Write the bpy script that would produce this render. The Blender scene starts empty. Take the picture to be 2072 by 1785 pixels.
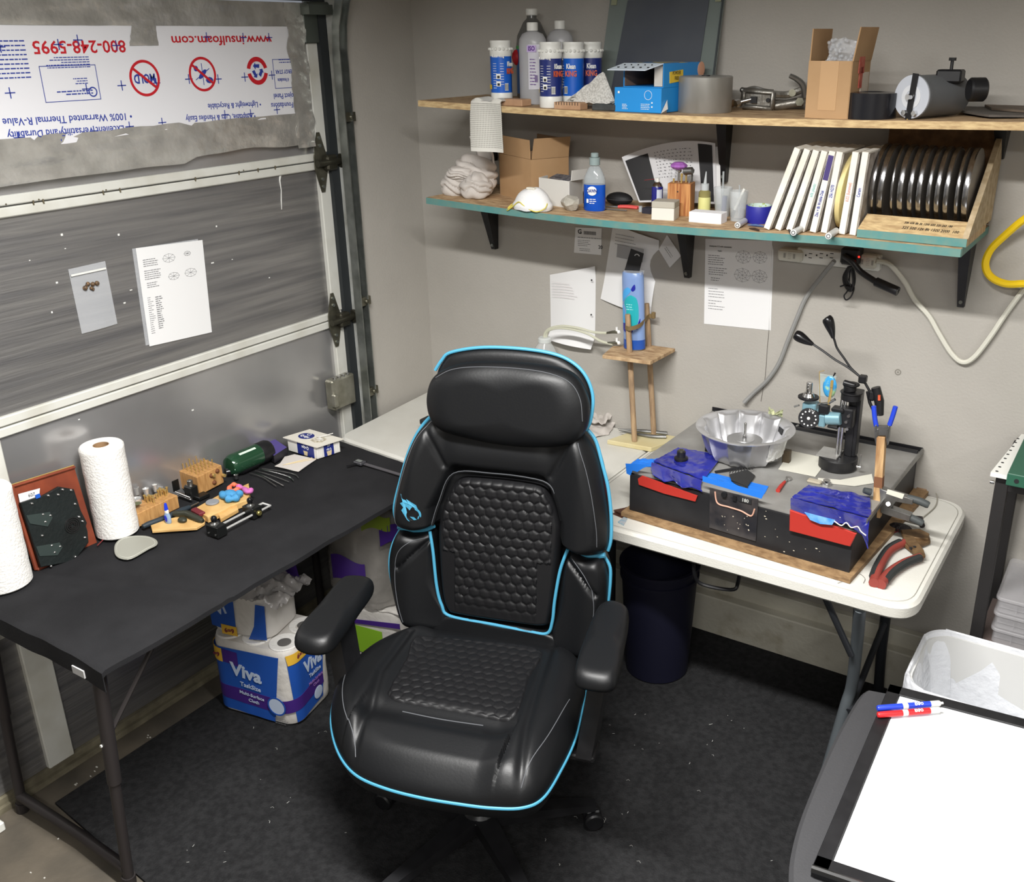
import bpy, bmesh, math, random
from mathutils import Vector as V, Matrix, noise
import mathutils.geometry as mg
random.seed(7)
PI=math.pi
SC=bpy.context.scene
COL=SC.collection
# ---------------------------------------------------------------- camera
CF,CX,CY=1976.5094,1155.526,845.2981
CYAW,CPITCH,CROLL=.5521,.3728,-.0064
CAM=V((2.3742,-2.8158,2.0176))
_f=V((-math.sin(CYAW)*math.cos(CPITCH),math.cos(CYAW)*math.cos(CPITCH),-math.sin(CPITCH)))
_r0=V((math.cos(CYAW),math.sin(CYAW),0)); _u0=_r0.cross(_f)
_r=_r0*math.cos(CROLL)+_u0*math.sin(CROLL); _u=-_r0*math.sin(CROLL)+_u0*math.cos(CROLL)
cd=bpy.data.cameras.new('camera'); cam=bpy.data.objects.new('camera',cd); COL.objects.link(cam)
cam.matrix_world=Matrix(((_r.x,_u.x,-_f.x,CAM.x),(_r.y,_u.y,-_f.y,CAM.y),(_r.z,_u.z,-_f.z,CAM.z),(0,0,0,1)))
cd.sensor_fit='HORIZONTAL'; cd.sensor_width=36; cd.lens=CF/2072*36
cd.shift_x=(1036-CX)/2072; cd.shift_y=(CY-892.5)/2072
cd.clip_start=.05
SC.camera=cam
# ---------------------------------------------------------------- world, lamps, exposure
SC.view_settings.view_transform='Standard'; SC.view_settings.look='None'
SC.view_settings.gamma=1; SC.view_settings.exposure=0.0
SC.view_settings.use_curve_mapping=False
w=bpy.data.worlds.new('world'); SC.world=w; w.use_nodes=True
w.node_tree.nodes['Background'].inputs[0].default_value=(.85,.9,1,1)
w.node_tree.nodes['Background'].inputs[1].default_value=.25
def area(name,loc,size,power,target=None,col=(1,.97,.92),spread=180):
    l=bpy.data.lights.new(name,'AREA'); l.shape='RECTANGLE'; l.size,l.size_y=size; l.energy=power; l.color=col; l.spread=math.radians(spread)
    o=bpy.data.objects.new(name,l); COL.objects.link(o); o.location=loc
    if target is not None: o.rotation_euler=(V(target)-V(loc)).to_track_quat('-Z','Y').to_euler()
    return o
area('ceiling_lamp',(1.55,-1.8,2.46),(1.25,.11),108,None,(1,.985,.96),164)
area('ceiling_lamp',(2.7,-3.5,2.55),(1.2,.3),56,None,(1,.985,.96))
area('ceiling_lamp',(4.2,-1.9,2.55),(.3,1.2),26,None,(1,.985,.96))
# ---------------------------------------------------------------- helpers
def lin(c): 
    c=c/255; return c/12.92 if c<=.04045 else ((c+.055)/1.055)**2.4
def rgb(c): return (lin(c[0]),lin(c[1]),lin(c[2]),1)
MATS={}
def mat(name,c,rough=.55,metal=0,c2=None,ns=20,nd=3,stretch=(1,1,1),lo=.35,hi=.65,bump=0,bs=60,alpha=1,trans=0,ior=1.45,emit=0,coat=0,spec=.5,rvar=0,aniso=None):
    if name in MATS: return MATS[name]
    m=bpy.data.materials.new(name); m.use_nodes=True; nt=m.node_tree; N=nt.nodes; L=nt.links
    b=N['Principled BSDF']; b.inputs['Base Color'].default_value=rgb(c); b.inputs['Roughness'].default_value=rough
    b.inputs['Metallic'].default_value=metal; b.inputs['IOR'].default_value=ior
    b.inputs['Transmission Weight'].default_value=trans; b.inputs['Alpha'].default_value=alpha
    b.inputs['Coat Weight'].default_value=coat; b.inputs['Specular IOR Level'].default_value=spec
    if emit: b.inputs['Emission Color'].default_value=rgb(c); b.inputs['Emission Strength'].default_value=emit
    tc=N.new('ShaderNodeTexCoord'); mp=N.new('ShaderNodeMapping'); mp.inputs['Scale'].default_value=stretch
    L.new(tc.outputs['Object'],mp.inputs['Vector'])
    if c2 is not None or rvar:
        n=N.new('ShaderNodeTexNoise'); n.inputs['Scale'].default_value=ns; n.inputs['Detail'].default_value=nd
        L.new(mp.outputs[0],n.inputs['Vector'])
        r=N.new('ShaderNodeMapRange'); r.inputs['From Min'].default_value=lo; r.inputs['From Max'].default_value=hi
        L.new(n.outputs[0],r.inputs['Value'])
        if c2 is not None:
            x=N.new('ShaderNodeMix'); x.data_type='RGBA'; x.inputs[6].default_value=rgb(c); x.inputs[7].default_value=rgb(c2)
            L.new(r.outputs[0],x.inputs[0]); L.new(x.outputs[2],b.inputs['Base Color'])
        if rvar:
            q=N.new('ShaderNodeMapRange'); q.inputs['To Min'].default_value=rough; q.inputs['To Max'].default_value=rough+rvar
            L.new(r.outputs[0],q.inputs['Value']); L.new(q.outputs[0],b.inputs['Roughness'])
    if bump:
        n2=N.new('ShaderNodeTexNoise'); n2.inputs['Scale'].default_value=bs; n2.inputs['Detail'].default_value=4
        L.new(mp.outputs[0],n2.inputs['Vector'])
        bp=N.new('ShaderNodeBump'); bp.inputs['Strength'].default_value=bump; bp.inputs['Distance'].default_value=.01
        L.new(n2.outputs[0],bp.inputs['Height']); L.new(bp.outputs[0],b.inputs['Normal'])
    MATS[name]=m; return m
def un(px,py,ax,v):
    d=_f+_r*((px-CX)/CF)-_u*((py-CY)/CF); return CAM+d*((v-CAM[ax])/d[ax])
def Z(px,py,z=.7):
    p=un(px,py,2,z); g=sag(p.x,z)
    return un(px,py,2,z-g) if g else p
def Y(px,py,y=.07): return un(px,py,1,y)
def X(px,py,x=-.12): return un(px,py,0,x)
def sag(x,z):
    if abs(z-1.83)<.006: t=(x-.262)/1.85
    elif abs(z-1.527)<.0225: t=(x-.272)/1.36
    else: return 0
    return .016*math.sin(PI*t) if 0<t<1 else 0
def SX(px,y,z):
    p=SX0(px,y,z); g=sag(p.x,z); p=SX0(px,y,z-g); return p
def SX0(px,y,z):
    d=V((0,y,z))-V((0,CAM.y,CAM.z)); q=(px-CX)/CF; a=d.dot(_r)-CAM.x*_r.x; b=d.dot(_f)-CAM.x*_f.x
    return V(((q*b-a)/(_r.x-q*_f.x),y,z))
def tag(o,label=None,cat=None,group=None,kind=None):
    if label: o['label']=label
    if cat: o['category']=cat
    if group: o['group']=group
    if kind: o['kind']=kind
    return o
def thing(name,label,cat,loc=(0,0,0),rz=0,group=None,rot=None):
    o=bpy.data.objects.new(name,None); COL.objects.link(o); o.empty_display_size=.05
    M=Matrix.Translation(V(loc))@(rot.to_4x4() if rot is not None else Matrix.Rotation(rz,4,'Z'))
    o.matrix_world=M; return tag(o,label,cat,group)
def fr(o,x,y):
    "frame: origin, x axis, y axis (world or local); z = x cross y"
    x=V(x).normalized(); z=x.cross(V(y)).normalized(); y=z.cross(x); o=V(o)
    return Matrix(((x.x,y.x,z.x,o.x),(x.y,y.y,z.y,o.y),(x.z,y.z,z.z,o.z),(0,0,0,1)))
def zfr(o,z,x=(1,0,0)):
    z=V(z).normalized(); x=V(x)
    if abs(x.normalized().dot(z))>.95: x=V((0,1,0))
    y=z.cross(x).normalized(); x=y.cross(z); return fr(o,x,y)
def catmull(pts,n=6,closed=True):
    out=[];P=[V(p) for p in pts];k=len(P)
    R=range(k) if closed else range(k-1)
    for i in R:
        p0,p1,p2,p3=(P[(i-1)%k],P[i],P[(i+1)%k],P[(i+2)%k]) if closed else (P[max(i-1,0)],P[i],P[i+1],P[min(i+2,k-1)])
        for j in range(n):
            t=j/n; out.append(.5*((2*p1)+(p2-p0)*t+(2*p0-5*p1+4*p2-p3)*t*t+(3*p1-p0-3*p2+p3)*t*t*t))
    if not closed: out.append(P[-1])
    return out
def rrect(w,h,r,n=4,cx=0,cy=0):
    r=min(r,w/2-1e-5,h/2-1e-5); o=[]
    for (sx,sy,a) in ((1,1,0),(-1,1,90),(-1,-1,180),(1,-1,270)):
        for i in range(n+1):
            t=math.radians(a+90*i/n); o.append((cx+sx*(w/2-r)+r*math.cos(t),cy+sy*(h/2-r)+r*math.sin(t)))
    return o
class MB:
    "collects shapes; frame M applies to everything added"
    def __init__(s,M=None,parent=None):
        s.v=[];s.f=[];s.M=M or Matrix(); s.sm=[]
        if parent is not None: s.M=top(parent).matrix_world.inverted()@s.M
    def add(s,vs,fs,M=None,smooth=False):
        n=len(s.v); T=s.M@M if M is not None else s.M
        s.v+= [T@V(p) for p in vs]; s.f+=[tuple(i+n for i in f) for f in fs]; s.sm+=[smooth]*len(fs); return s
    def box(s,c,d,M=None,b=0):
        x,y,z=d[0]/2,d[1]/2,d[2]/2
        T=Matrix.Translation(V(c)); T=M@T if M is not None else T
        if b:
            b=min(b,x*.9,y*.9,z*.9); vs=[];
            for sx in(-1,1):
                for sy in(-1,1):
                    for sz in(-1,1):
                        vs+=[(sx*(x),sy*(y-b),sz*(z-b)),(sx*(x-b),sy*y,sz*(z-b)),(sx*(x-b),sy*(y-b),sz*z)]
            bm=bmesh.new(); 
            for p in vs: bm.verts.new(p)
            r=bmesh.ops.convex_hull(bm,input=bm.verts); bmesh.ops.dissolve_limit(bm,angle_limit=.02,verts=bm.verts,edges=bm.edges)
            bm.verts.index_update(); s.add([v.co.copy() for v in bm.verts],[[v.index for v in f.verts] for f in bm.faces],T); bm.free(); return s
        vs=[(i*x,j*y,k*z) for i in(-1,1) for j in(-1,1) for k in(-1,1)]
        return s.add(vs,[(0,1,3,2),(4,6,7,5),(0,4,5,1),(2,3,7,6),(0,2,6,4),(1,5,7,3)],T)
    def lathe(s,prof,M=None,n=24,smooth=True,sx=1,sy=1):
        vs=[];fs=[];k=len(prof)
        for i in range(n):
            a=2*PI*i/n
            for r,z in prof: vs.append((r*math.cos(a)*sx,r*math.sin(a)*sy,z))
        for i in range(n):
            for j in range(k-1):
                a,b=i*k+j,((i+1)%n)*k+j; fs.append((a,b,b+1,a+1))
        if tuple(prof[0])==tuple(prof[-1]): return s.add(vs,fs,M,smooth)
        if prof[0][0]>1e-6: fs.append(tuple(i*k for i in range(n))[::-1])
        if prof[-1][0]>1e-6: fs.append(tuple(i*k+k-1 for i in range(n)))
        return s.add(vs,fs,M,smooth)
    def cyl(s,a,b,r,r2=None,n=16,smooth=True,bev=0):
        a,b=V(a),V(b);L=(b-a).length; r2=r if r2 is None else r2
        pr=[(r,0),(r2,L)] if not bev else [(r-bev,0),(r,bev),(r2,L-bev),(r2-bev,L)]
        return s.lathe(pr,zfr(a,b-a),n,smooth)
    def tube(s,pts,r,n=8,closed=False,cap=True):
        P=[V(p) for p in pts];k=len(P);vs=[];fs=[]
        rr=r if isinstance(r,(list,tuple)) else [r]*k
        up=None
        for i in range(k):
            t=(P[(i+1)%k]-P[i-1]) if closed else (P[min(i+1,k-1)]-P[max(i-1,0)])
            if t.length<1e-9: t=V((0,0,1))
            t.normalize()
            if up is None: up=V((0,0,1)) if abs(t.z)<.9 else V((1,0,0))
            x=t.cross(up)
            if x.length<1e-4: x=t.orthogonal()
            x.normalize(); y=x.cross(t).normalized(); up=y
            for j in range(n):
                a=2*PI*j/n; vs.append(P[i]+x*(rr[i]*math.cos(a))+y*(rr[i]*math.sin(a)))
        for i in range(k if closed else k-1):
            for j in range(n):
                a,b=i*n+j,i*n+(j+1)%n; c,d=((i+1)%k)*n+(j+1)%n,((i+1)%k)*n+j; fs.append((a,b,c,d))
        if not closed and cap: fs.append(tuple(range(n))[::-1]); fs.append(tuple(range((k-1)*n,k*n)))
        return s.add(vs,fs,None,True)
    def prism(s,pts,h,M=None,z0=0,bev=0,smooth=False):
        "outline in xy extruded along z by h"
        P=[(p[0],p[1]) for p in pts]
        A=sum(P[i-1][0]*P[i][1]-P[i][0]*P[i-1][1] for i in range(len(P)))
        if A<0: P=P[::-1]
        k=len(P)
        lv=[(0,z0),(0,z0+h)]
        if bev: lv=[(bev,z0),(0,z0+bev),(0,z0+h-bev),(bev,z0+h)]
        vs=[]
        for ins,z in lv:
            for i in range(k):
                x,y=P[i]
                if ins:
                    a=V((P[i][0]-P[i-1][0],P[i][1]-P[i-1][1]));b=V((P[(i+1)%k][0]-x,P[(i+1)%k][1]-y))
                    if a.length<1e-9:a=b
                    if b.length<1e-9:b=a
                    a.normalize();b.normalize(); nn=V((-(a.y+b.y),a.x+b.x)); l=nn.length
                    if l>.2: nn=nn/l; x+=nn.x*ins; y+=nn.y*ins
                vs.append((x,y,z))
        fs=[tuple(range(k))[::-1]]
        for q in range(len(lv)-1):
            for i in range(k):
                a,b=q*k+i,q*k+(i+1)%k; fs.append((a,b,b+k,a+k))
        fs.append(tuple(range((len(lv)-1)*k,len(lv)*k)))
        return s.add(vs,fs,M,smooth)
    def sheet(s,fn,nu,nv,th=.0006,M=None,smooth=True):
        "thin curved sheet with thickness: fn(u,v)->point"
        g=[[V(fn(i/nu,j/nv)) for j in range(nv+1)] for i in range(nu+1)]
        vs=[];fs=[];W=nv+1;K=(nu+1)*W
        off=[]
        for i in range(nu+1):
            for j in range(nv+1):
                a=g[min(i+1,nu)][j]-g[max(i-1,0)][j]; b=g[i][min(j+1,nv)]-g[i][max(j-1,0)]
                n=a.cross(b); n=n.normalized() if n.length>1e-12 else V((0,0,1)); off.append(n*th)
        vs=[p for r in g for p in r]+[p-off[i*W+j] for i,r in enumerate(g) for j,p in enumerate(r)]
        for i in range(nu):
            for j in range(nv):
                a=i*W+j; fs.append((a,a+W,a+W+1,a+1)); fs.append((K+a,K+a+1,K+a+W+1,K+a+W))
        for i in range(nu):
            a=i*W; fs.append((a,K+a,K+a+W,a+W)); a=i*W+nv; fs.append((a,a+W,K+a+W,K+a))
        for j in range(nv):
            fs.append((j,j+1,K+j+1,K+j)); a=nu*W+j; fs.append((a,K+a,K+a+1,a+1))
        return s.add(vs,fs,M,smooth)
    def ball(s,c,r,n=14,M=None,sc=(1,1,1)):
        k=max(6,n//2); pr=[(r*math.sin(PI*i/k),-r*math.cos(PI*i/k)) for i in range(k+1)]; pr[0]=(0,-r);pr[-1]=(0,r)
        T=Matrix.Translation(V(c))@Matrix.Diagonal((sc[0],sc[1],sc[2],1)); T=M@T if M is not None else T
        return s.lathe(pr,T,n)
    def build(s,name,m,parent=None,label=None,cat=None,group=None,kind=None,jit=0,ang=40):
        me=bpy.data.meshes.new(name)
        vs=s.v; off=V((0,0,0))
        if parent is None and kind!='structure':
            xs=[p.x for p in vs];ys=[p.y for p in vs];zs=[p.z for p in vs]
            off=V(((min(xs)+max(xs))/2,(min(ys)+max(ys))/2,min(zs)))
        me.from_pydata([tuple(p-off) for p in vs],[],s.f); me.validate()
        for p,b in zip(me.polygons,s.sm): p.use_smooth=b
        bm=bmesh.new(); bm.from_mesh(me); bmesh.ops.remove_doubles(bm,verts=bm.verts,dist=1e-6)
        bmesh.ops.recalc_face_normals(bm,faces=bm.faces)
        for e in bm.edges:
            if len(e.link_faces)==2 and e.calc_face_angle(0)>math.radians(ang): e.smooth=False
        bm.to_mesh(me); bm.free()
        o=bpy.data.objects.new(name,me); COL.objects.link(o); o.location=off
        if m: me.materials.append(m)
        if parent is not None: o.parent=parent
        return tag(o,label,cat,group,kind)
def top(o):
    while o.parent is not None: o=o.parent
    return o
def text(s,h,m,parent,M,name='lettering',bold=0,th=.0003,align='CENTER',sx=1,shear=0):
    "flat lettering; M in world space maps text plane; h = cap height"
    cu=bpy.data.curves.new('txt','FONT'); cu.body=s; cu.size=h/.72; cu.align_x=align; cu.align_y='CENTER'; cu.extrude=th; cu.offset=bold*h; cu.resolution_u=2; cu.shear=shear
    o=bpy.data.objects.new('txt',cu); COL.objects.link(o)
    dg=bpy.context.evaluated_depsgraph_get(); me=bpy.data.meshes.new_from_object(o.evaluated_get(dg))
    bpy.data.objects.remove(o); bpy.data.curves.remove(cu)
    me.name=name; me.materials.clear(); me.materials.append(m)
    T=(top(parent).matrix_world.inverted()@M if parent is not None else M)@Matrix.Diagonal((sx,1,1,1))
    me.transform(T); ob=bpy.data.objects.new(name,me); COL.objects.link(ob); ob.parent=parent; return ob
def copytree(o,parent=None):
    c=o.copy(); COL.objects.link(c); c.parent=parent
    for ch in [x for x in bpy.data.objects if x.parent==o]: copytree(ch,c)
    return c
def lines(mb,x0,y0,w,n,dy,h,M,seed=1,frac=.8,z=0.0004):
    "rows of tiny dashes that read as small print"
    R=random.Random(seed)
    for i in range(n):
        x=x0; e=x0+w*(frac+(1-frac)*R.random())
        while x<e:
            l=min(e-x,h*R.uniform(1.5,5)); mb.box((x+l/2,y0-i*dy,z),(l,h,.0003),M); x+=l+h*.8
# ---------------------------------------------------------------- materials
mWall=mat('wall_paint',(174,170,163),.62,c2=(168,164,157),ns=3,bump=.12,bs=140,spec=.3)
mWallL=mWall
mFloor=mat('concrete',(98,90,78),.7,c2=(74,69,61),ns=5,nd=6,bump=.2,bs=40)
mCeil=mat('ceiling_paint',(200,198,192),.8)
mWhite=mat('white_steel',(205,205,198),.42,c2=(188,186,175),ns=8,lo=.45,hi=.75)
mFoil=mat('brushed_foil',(158,156,154),.36,.7,c2=(124,123,124),ns=6,nd=5,stretch=(1,.25,6),bump=.25,bs=14,rvar=.1)
mFoilS=mat('smooth_foil',(178,177,177),.24,.65,c2=(160,159,159),ns=3,bump=.06,bs=9)
mTape=mat('foil_tape',(206,204,198),.27,.6,c2=(180,178,172),ns=14,bump=.5,bs=22)
mGalv=mat('galvanised',(150,154,150),.35,.8,c2=(118,122,118),ns=14)
mDGalv=mat('old_steel',(120,118,104),.42,.8,c2=(88,86,74),ns=25)
mBlack=mat('black_plastic',(22,22,24),.4,c2=(28,28,30),ns=30)
mBlackM=mat('black_metal',(30,30,33),.45,.3)
mGreyM=mat('grey_tube_steel',(92,98,102),.42,.3)
mPaper=mat('white_paper',(226,226,226),.75)
mInk=mat('grey_ink',(120,120,122),.7); mInkD=mat('black_ink',(30,30,32),.6)
mRed=mat('red_print',(190,28,40),.5); mBlue=mat('blue_print',(45,62,150),.5); mRedP=mat('red_plastic',(166,48,40),.4)
mChrome=mat('bright_steel',(205,205,205),.2,1); mSteel=mat('dull_steel',(150,150,148),.38,.9,c2=(120,120,118),ns=20)
mBrass=mat('brass',(190,162,100),.35,.5)
mWhiteP=mat('white_plastic',(222,222,216),.38); mTable=mat('table_plastic',(206,205,198),.45,c2=(196,194,186),ns=5,bump=.1,bs=220)
mOSB=mat('osb',(198,170,132),.75,c2=(152,122,90),ns=26,nd=5,stretch=(1,2.2,1),bump=.35,bs=60)
mOSBe=mat('osb_edge',(206,180,134),.75,c2=(172,144,104),ns=60,nd=4,stretch=(.6,1,2.5),bump=.3,bs=80)
mTeal=mat('teal_edge_paint',(78,130,128),.6,c2=(98,132,124),ns=30)
mPine=mat('pine',(206,168,112),.6,c2=(180,138,84),ns=18,nd=4,stretch=(1,1,6))
mBamboo=mat('bamboo',(190,146,92),.5,c2=(164,120,72),ns=30,stretch=(4,4,.6))
mCard=mat('cardboard',(176,142,104),.8,c2=(168,134,96),ns=10)
mClear=mat('clear_plastic',(235,238,240),.12,trans=1,alpha=.35,ior=1.1)
mClear2=mat('clear_film',(225,228,232),.18,alpha=.28,spec=.8)
mGlass=mat('glass',(235,240,240),.05,trans=.95,ior=1.3,alpha=.5)
mBlueTape=mat('blue_tape',(32,110,205),.55); mNavy=mat('navy_tape',(30,34,118),.25,coat=.4,bump=.3,bs=18,c2=(36,42,140),ns=10)
# ---------------------------------------------------------------- room shell
XL=-.055; YB=.07; H=2.66
def struct(name,mb,m,parent=None,**k): return mb.build(name,m,parent,kind='structure' if parent is None else None,**k)
mb=MB(); mb.box((2.2,-2.45,-.05),(4.9,5.3,.1)); struct('floor',mb,mFloor)
mb=MB(); mb.box((2.2,-2.45,H+.05),(4.9,5.3,.1)); struct('ceiling',mb,mCeil)
mb=MB(); mb.box((2.2,YB+.05,H/2),(4.9,.1,H)); struct('wall_back',mb,mWall)
mb=MB(); mb.box((4.7,-2.45,H/2),(.1,5.3,H)); struct('wall_right',mb,mWall)
mb=MB(); mb.box((2.2,-5.15,H/2),(4.9,.1,H)); struct('wall_front',mb,mWall)
yj=-.292                                        # door jamb
mb=MB(); mb.box((XL-.08,(YB+yj)/2,H/2),(.16,YB-yj,H)); mb.box((XL-.08,(yj-4.9)/2,2.56),(.16,4.9+yj,.20)); mb.box((XL-.08,-4.95,H/2),(.16,.5,H)); struct('wall_left',mb,mWall)
# two-step painted curb along the back wall
b1=MB(); b1.box((2.3,.035,.077),(4.7,.07,.154),b=.004)
cb=struct('baseboard_back',b1,mat('curb_paint',(188,184,170),.6,c2=(150,140,118),ns=9,nd=6,lo=.55,hi=.8,bump=.2,bs=60))
b2=MB(); 
for x0,x1 in ((-.05,1.735),(1.74,4.6)): b2.box(((x0+x1)/2,.055,.18),(x1-x0,.03,.06),b=.003)
b2.build('board',MATS['curb_paint'],cb)
# ---------------------------------------------------------------- garage door
mW0=mat('foam_white',(222,222,218),.8)
XD=-.12; YE=-.30
door=thing('door_1',None,None,(XD,-2.2,0)); door['kind']='structure'
def dbox(y0,y1,z0,z1,x0,x1,name,m,b=0,mb=None,go=True):
    mb=mb or MB(parent=door); mb.box(((x0+x1)/2,(y0+y1)/2,(z0+z1)/2),(x1-x0,y1-y0,z1-z0),b=b)
    return mb.build(name,m,door) if go else mb
for z0,z1,m in ((.03,.53,mFoil),(.53,1.08,mFoilS),(1.08,1.63,mFoil),(1.63,2.12,mFoilS)):
    dbox(-3.6,YE-.02,z0+.01,z1-.01,XD-.05,XD-.012,'insulation_panel',m)
dbox(-3.6,YE-.02,2.14,2.47,XD-.05,XD-.012,'insulation_panel',mFoilS)
dbox(-3.6,YE,2.128,2.14,XD-.05,XD-.03,'section_gap',mBlack)
for zc in (.53,1.077,1.628):
    for s in (-1,1): dbox(-3.6,YE,zc+s*.0145-.0125,zc+s*.0145+.0125,XD-.05,XD,'door_rail',mWhite,b=.003)
dbox(-3.6,YE,.0,.018,XD-.05,XD+.012,'bottom_rail',mat('aged_rail',(128,122,102),.55,c2=(98,92,76),ns=20)); dbox(-3.6,YE,.018,.038,XD-.05,XD,'bottom_rail',MATS['aged_rail'])
for z0,z1 in ((.038,.503),(.557,1.05),(1.104,1.6),(1.655,2.03)):
    dbox(YE-.085,YE,z0,z1,XD-.05,XD+.004,'end_stile',mWhite,b=.003)
    dbox(-1.675,-1.597,z0,z1,XD-.05,XD+.004,'centre_stile',mWhite,b=.003)
# old oxide marks on rails: fasteners
mb=MB(parent=door)
R=random.Random(3)
for zc in (1.628,):
    for i in range(26):
        y=-.5-R.random()*1.6; mb.cyl((XD-.001,y,zc+R.choice((-.006,.006))),(XD+.001,y,zc+R.choice((-.006,.006))),.0022,n=8)
mb.build('rust_spots',mat('rust',(92,84,66),.8),door)
# foam board with foil tape border
bd=MB(parent=door)
o=[(-3.0,1.765),(-1.44,1.768),(-1.268,1.765),(-1.014,1.776),(-.74,1.778),(-.463,1.782),(-.451,2.061),(-.96,2.059),(-1.4,2.05),(-3.0,2.05)]
MD=fr((XD,0,0),(0,1,0),(0,0,1))
bd.prism(o,.012,MD,z0=.0)
board=bd.build('foam_board',mat('foam_board_film',(222,222,226),.4),door)
tp=MB(parent=door)
def strip(mb,x0,x1,za,zb,seed,amp=.006,xo=.014,n=60,vert=False):
    def fn(u,v):
        y=x0+(x1-x0)*u; lo=za(y) if callable(za) else za; hi=zb(y) if callable(zb) else zb
        z=lo+(hi-lo)*v; q=noise.noise(V((y*14,z*40,seed)))*amp+noise.noise(V((y*45,z*30,seed+3)))*amp*.6
        return (XD+xo+q,y,z)
    mb.sheet(fn,n,10,.001)
strip(tp,-3.0,-.40,lambda y:1.69+.015*noise.noise(V((y*5,0,0)))+(.005 if y>-.9 else -.01),lambda y:1.79+.012*noise.noise(V((y*9,1,0))),1,.006)
tp.build('foil_tape',mTape,door)
tp=MB(parent=door); strip(tp,-3.0,-.39,2.05,2.12,5,.004); tp.build('foil_tape',mTape,door)
tp=MB(parent=door)
tp.sheet(lambda u,v:(XD+.016+noise.noise(V((u*3,v*30,9)))*.004,-.475+.075*u+.012*noise.noise(V((v*8,0,4))),1.68+.44*v),8,50,.001); tp.build('foil_tape',mTape,door)
tp=MB(parent=door); tp.sheet(lambda u,v:(XD+.0155+noise.noise(V((u*5,v*5,2)))*.003,-1.04+.09*u+.02*v*(1-u)+.004*noise.noise(V((v*20,u,4))),2.0+.065*v),8,8,.001); tp.build('foil_tape',mTape,door)
# printing on the board (upside down, as it hangs)
def bt(s,y,z,h,m,ang=0,bold=0,sx=1,xo=.0125,align='CENTER',par=None):
    T=fr((XD+xo,y,z),(0,-1,0),(0,0,-1))@Matrix.Rotation(math.radians(ang),4,'Z')
    return text(s,h,m,par or board,T,bold=bold,sx=sx,align=align)
bt('www.insulfoam.com',-.722,2.012,.026,mRed,0,.02,1.24)
bt('800-248-5995',-1.182,2.0,.031,mRed,0,.02,1.08)
cr=[]
def ring(mb,c,r,w,M,n=40,z=.0126,h=.0006,a0=0,a1=360):
    pts=[];m=int(n*(a1-a0)/360)
    vs=[];fs=[]
    for i in range(m+1):
        a=math.radians(a0+(a1-a0)*i/m)
        for rr in (r-w/2,r+w/2):
            for zz in (z,z+h): vs.append((c[0]+rr*math.cos(a),c[1]+rr*math.sin(a),zz))
    for i in range(m):
        k=i*4; fs+=[(k+1,k+3,k+7,k+5),(k,k+4,k+6,k+2),(k,k+1,k+5,k+4),(k+2,k+6,k+7,k+3)]
    fs+=[(0,2,3,1),(m*4,m*4+1,m*4+3,m*4+2)]
    mb.add(vs,fs,M)
rm=MB(parent=door)
for (y,z) in ((-1.008,1.916),(-.814,1.92)):
    ring(rm,(y,z),.044,.007,MD); rm.box((y,z,.0134),(.082,.007,.0006),MD@Matrix.Translation((y,z,0))@Matrix.Rotation(math.radians(-38),4,'Z')@Matrix.Translation((-y,-z,0)))
ring(rm,(-.609,1.923),.034,.013,MD,a0=12,a1=168); ring(rm,(-.609,1.923),.034,.013,MD,a0=192,a1=348)
rm.build('red_print',mRed,board)
bt('MOLD',-1.008,1.916,.024,mBlue,0,.04,.72)
bm_=MB(parent=door)
# insect pictogram, recycling arrows, crosses, boxes
bm_.ball((0,0,0),.012,8,MD@Matrix.Translation((-.814,1.92,.0128))@Matrix.Rotation(.7,4,'Z'),(1.6,.6,.04)); bm_.ball((0,0,0),.008,8,MD@Matrix.Translation((-.835,1.936,.0128)),(1,1,.05)); bm_.ball((0,0,0),.009,8,MD@Matrix.Translation((-.792,1.903,.0128)),(1.5,1,.05))
for i in range(6):
    a=math.radians(30+60*i); bm_.box((.017,0,.0128),(.026,.002,.0004),MD@Matrix.Translation((-.814,1.92,0))@Matrix.Rotation(a,4,'Z'))
for i in range(3):
    a=math.radians(120*i+90)
    T=MD@Matrix.Translation((-.609,1.923,0))@Matrix.Rotation(a,4,'Z')
    bm_.prism([(.008,-.008),(.019,-.010),(.019,.006),(.024,.006),(.014,.015),(.004,.006),(.010,.006)],.0006,T,z0=.0126)
for (px,py) in ((0,95),(118,90),(157,81),(235,92),(246,173),(316,168),(175,180),(20,188),(382,160),(441,160),(492,76),(544,76),(418,75),(507,230),(262,256),(550,152),(495,156),(190,265),(38,278),(328,248),(455,232),(560,222),(122,275)):
    p=X(px,py,XD+.012); 
    for q in ((.026,.0026),(.0026,.026)): bm_.box((p.y,p.z,.0128),(q[0],q[1],.0005),MD)
def rectl(y0,y1,z0,z1,w=.0016):
    for a in ((y0,y1,z0,z0+w),(y0,y1,z1-w,z1),(y0,y0+w,z0,z1),(y1-w,y1,z0,z1)): bm_.box(((a[0]+a[1])/2,(a[2]+a[3])/2,.0128),(a[1]-a[0],a[3]-a[2],.0005),MD)
rectl(-1.305,-1.15,1.868,1.955); rectl(-.545,-.46,1.868,1.955)
MU=fr((XD,0,0),(0,-1,0),(0,0,-1))
lines(bm_,1.165,-1.95,.12,5,.006,.0022,MU,2,.6,.0127); lines(bm_,1.18,-1.91,.05,3,.006,.0022,MU,3,.6,.0127); lines(bm_,1.17,-1.885,.11,2,.007,.003,MU,4,.6,.0127)
lines(bm_,1.33,-1.93,.12,9,.0105,.003,MU,6,.7,.0127)
ring(bm_,(-1.17,1.888),.011,.003,MD)
lines(bm_,.47,-1.945,.06,2,.008,.0025,MU,7,.7,.0127)
bm_.build('blue_print',mBlue,board)
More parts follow.
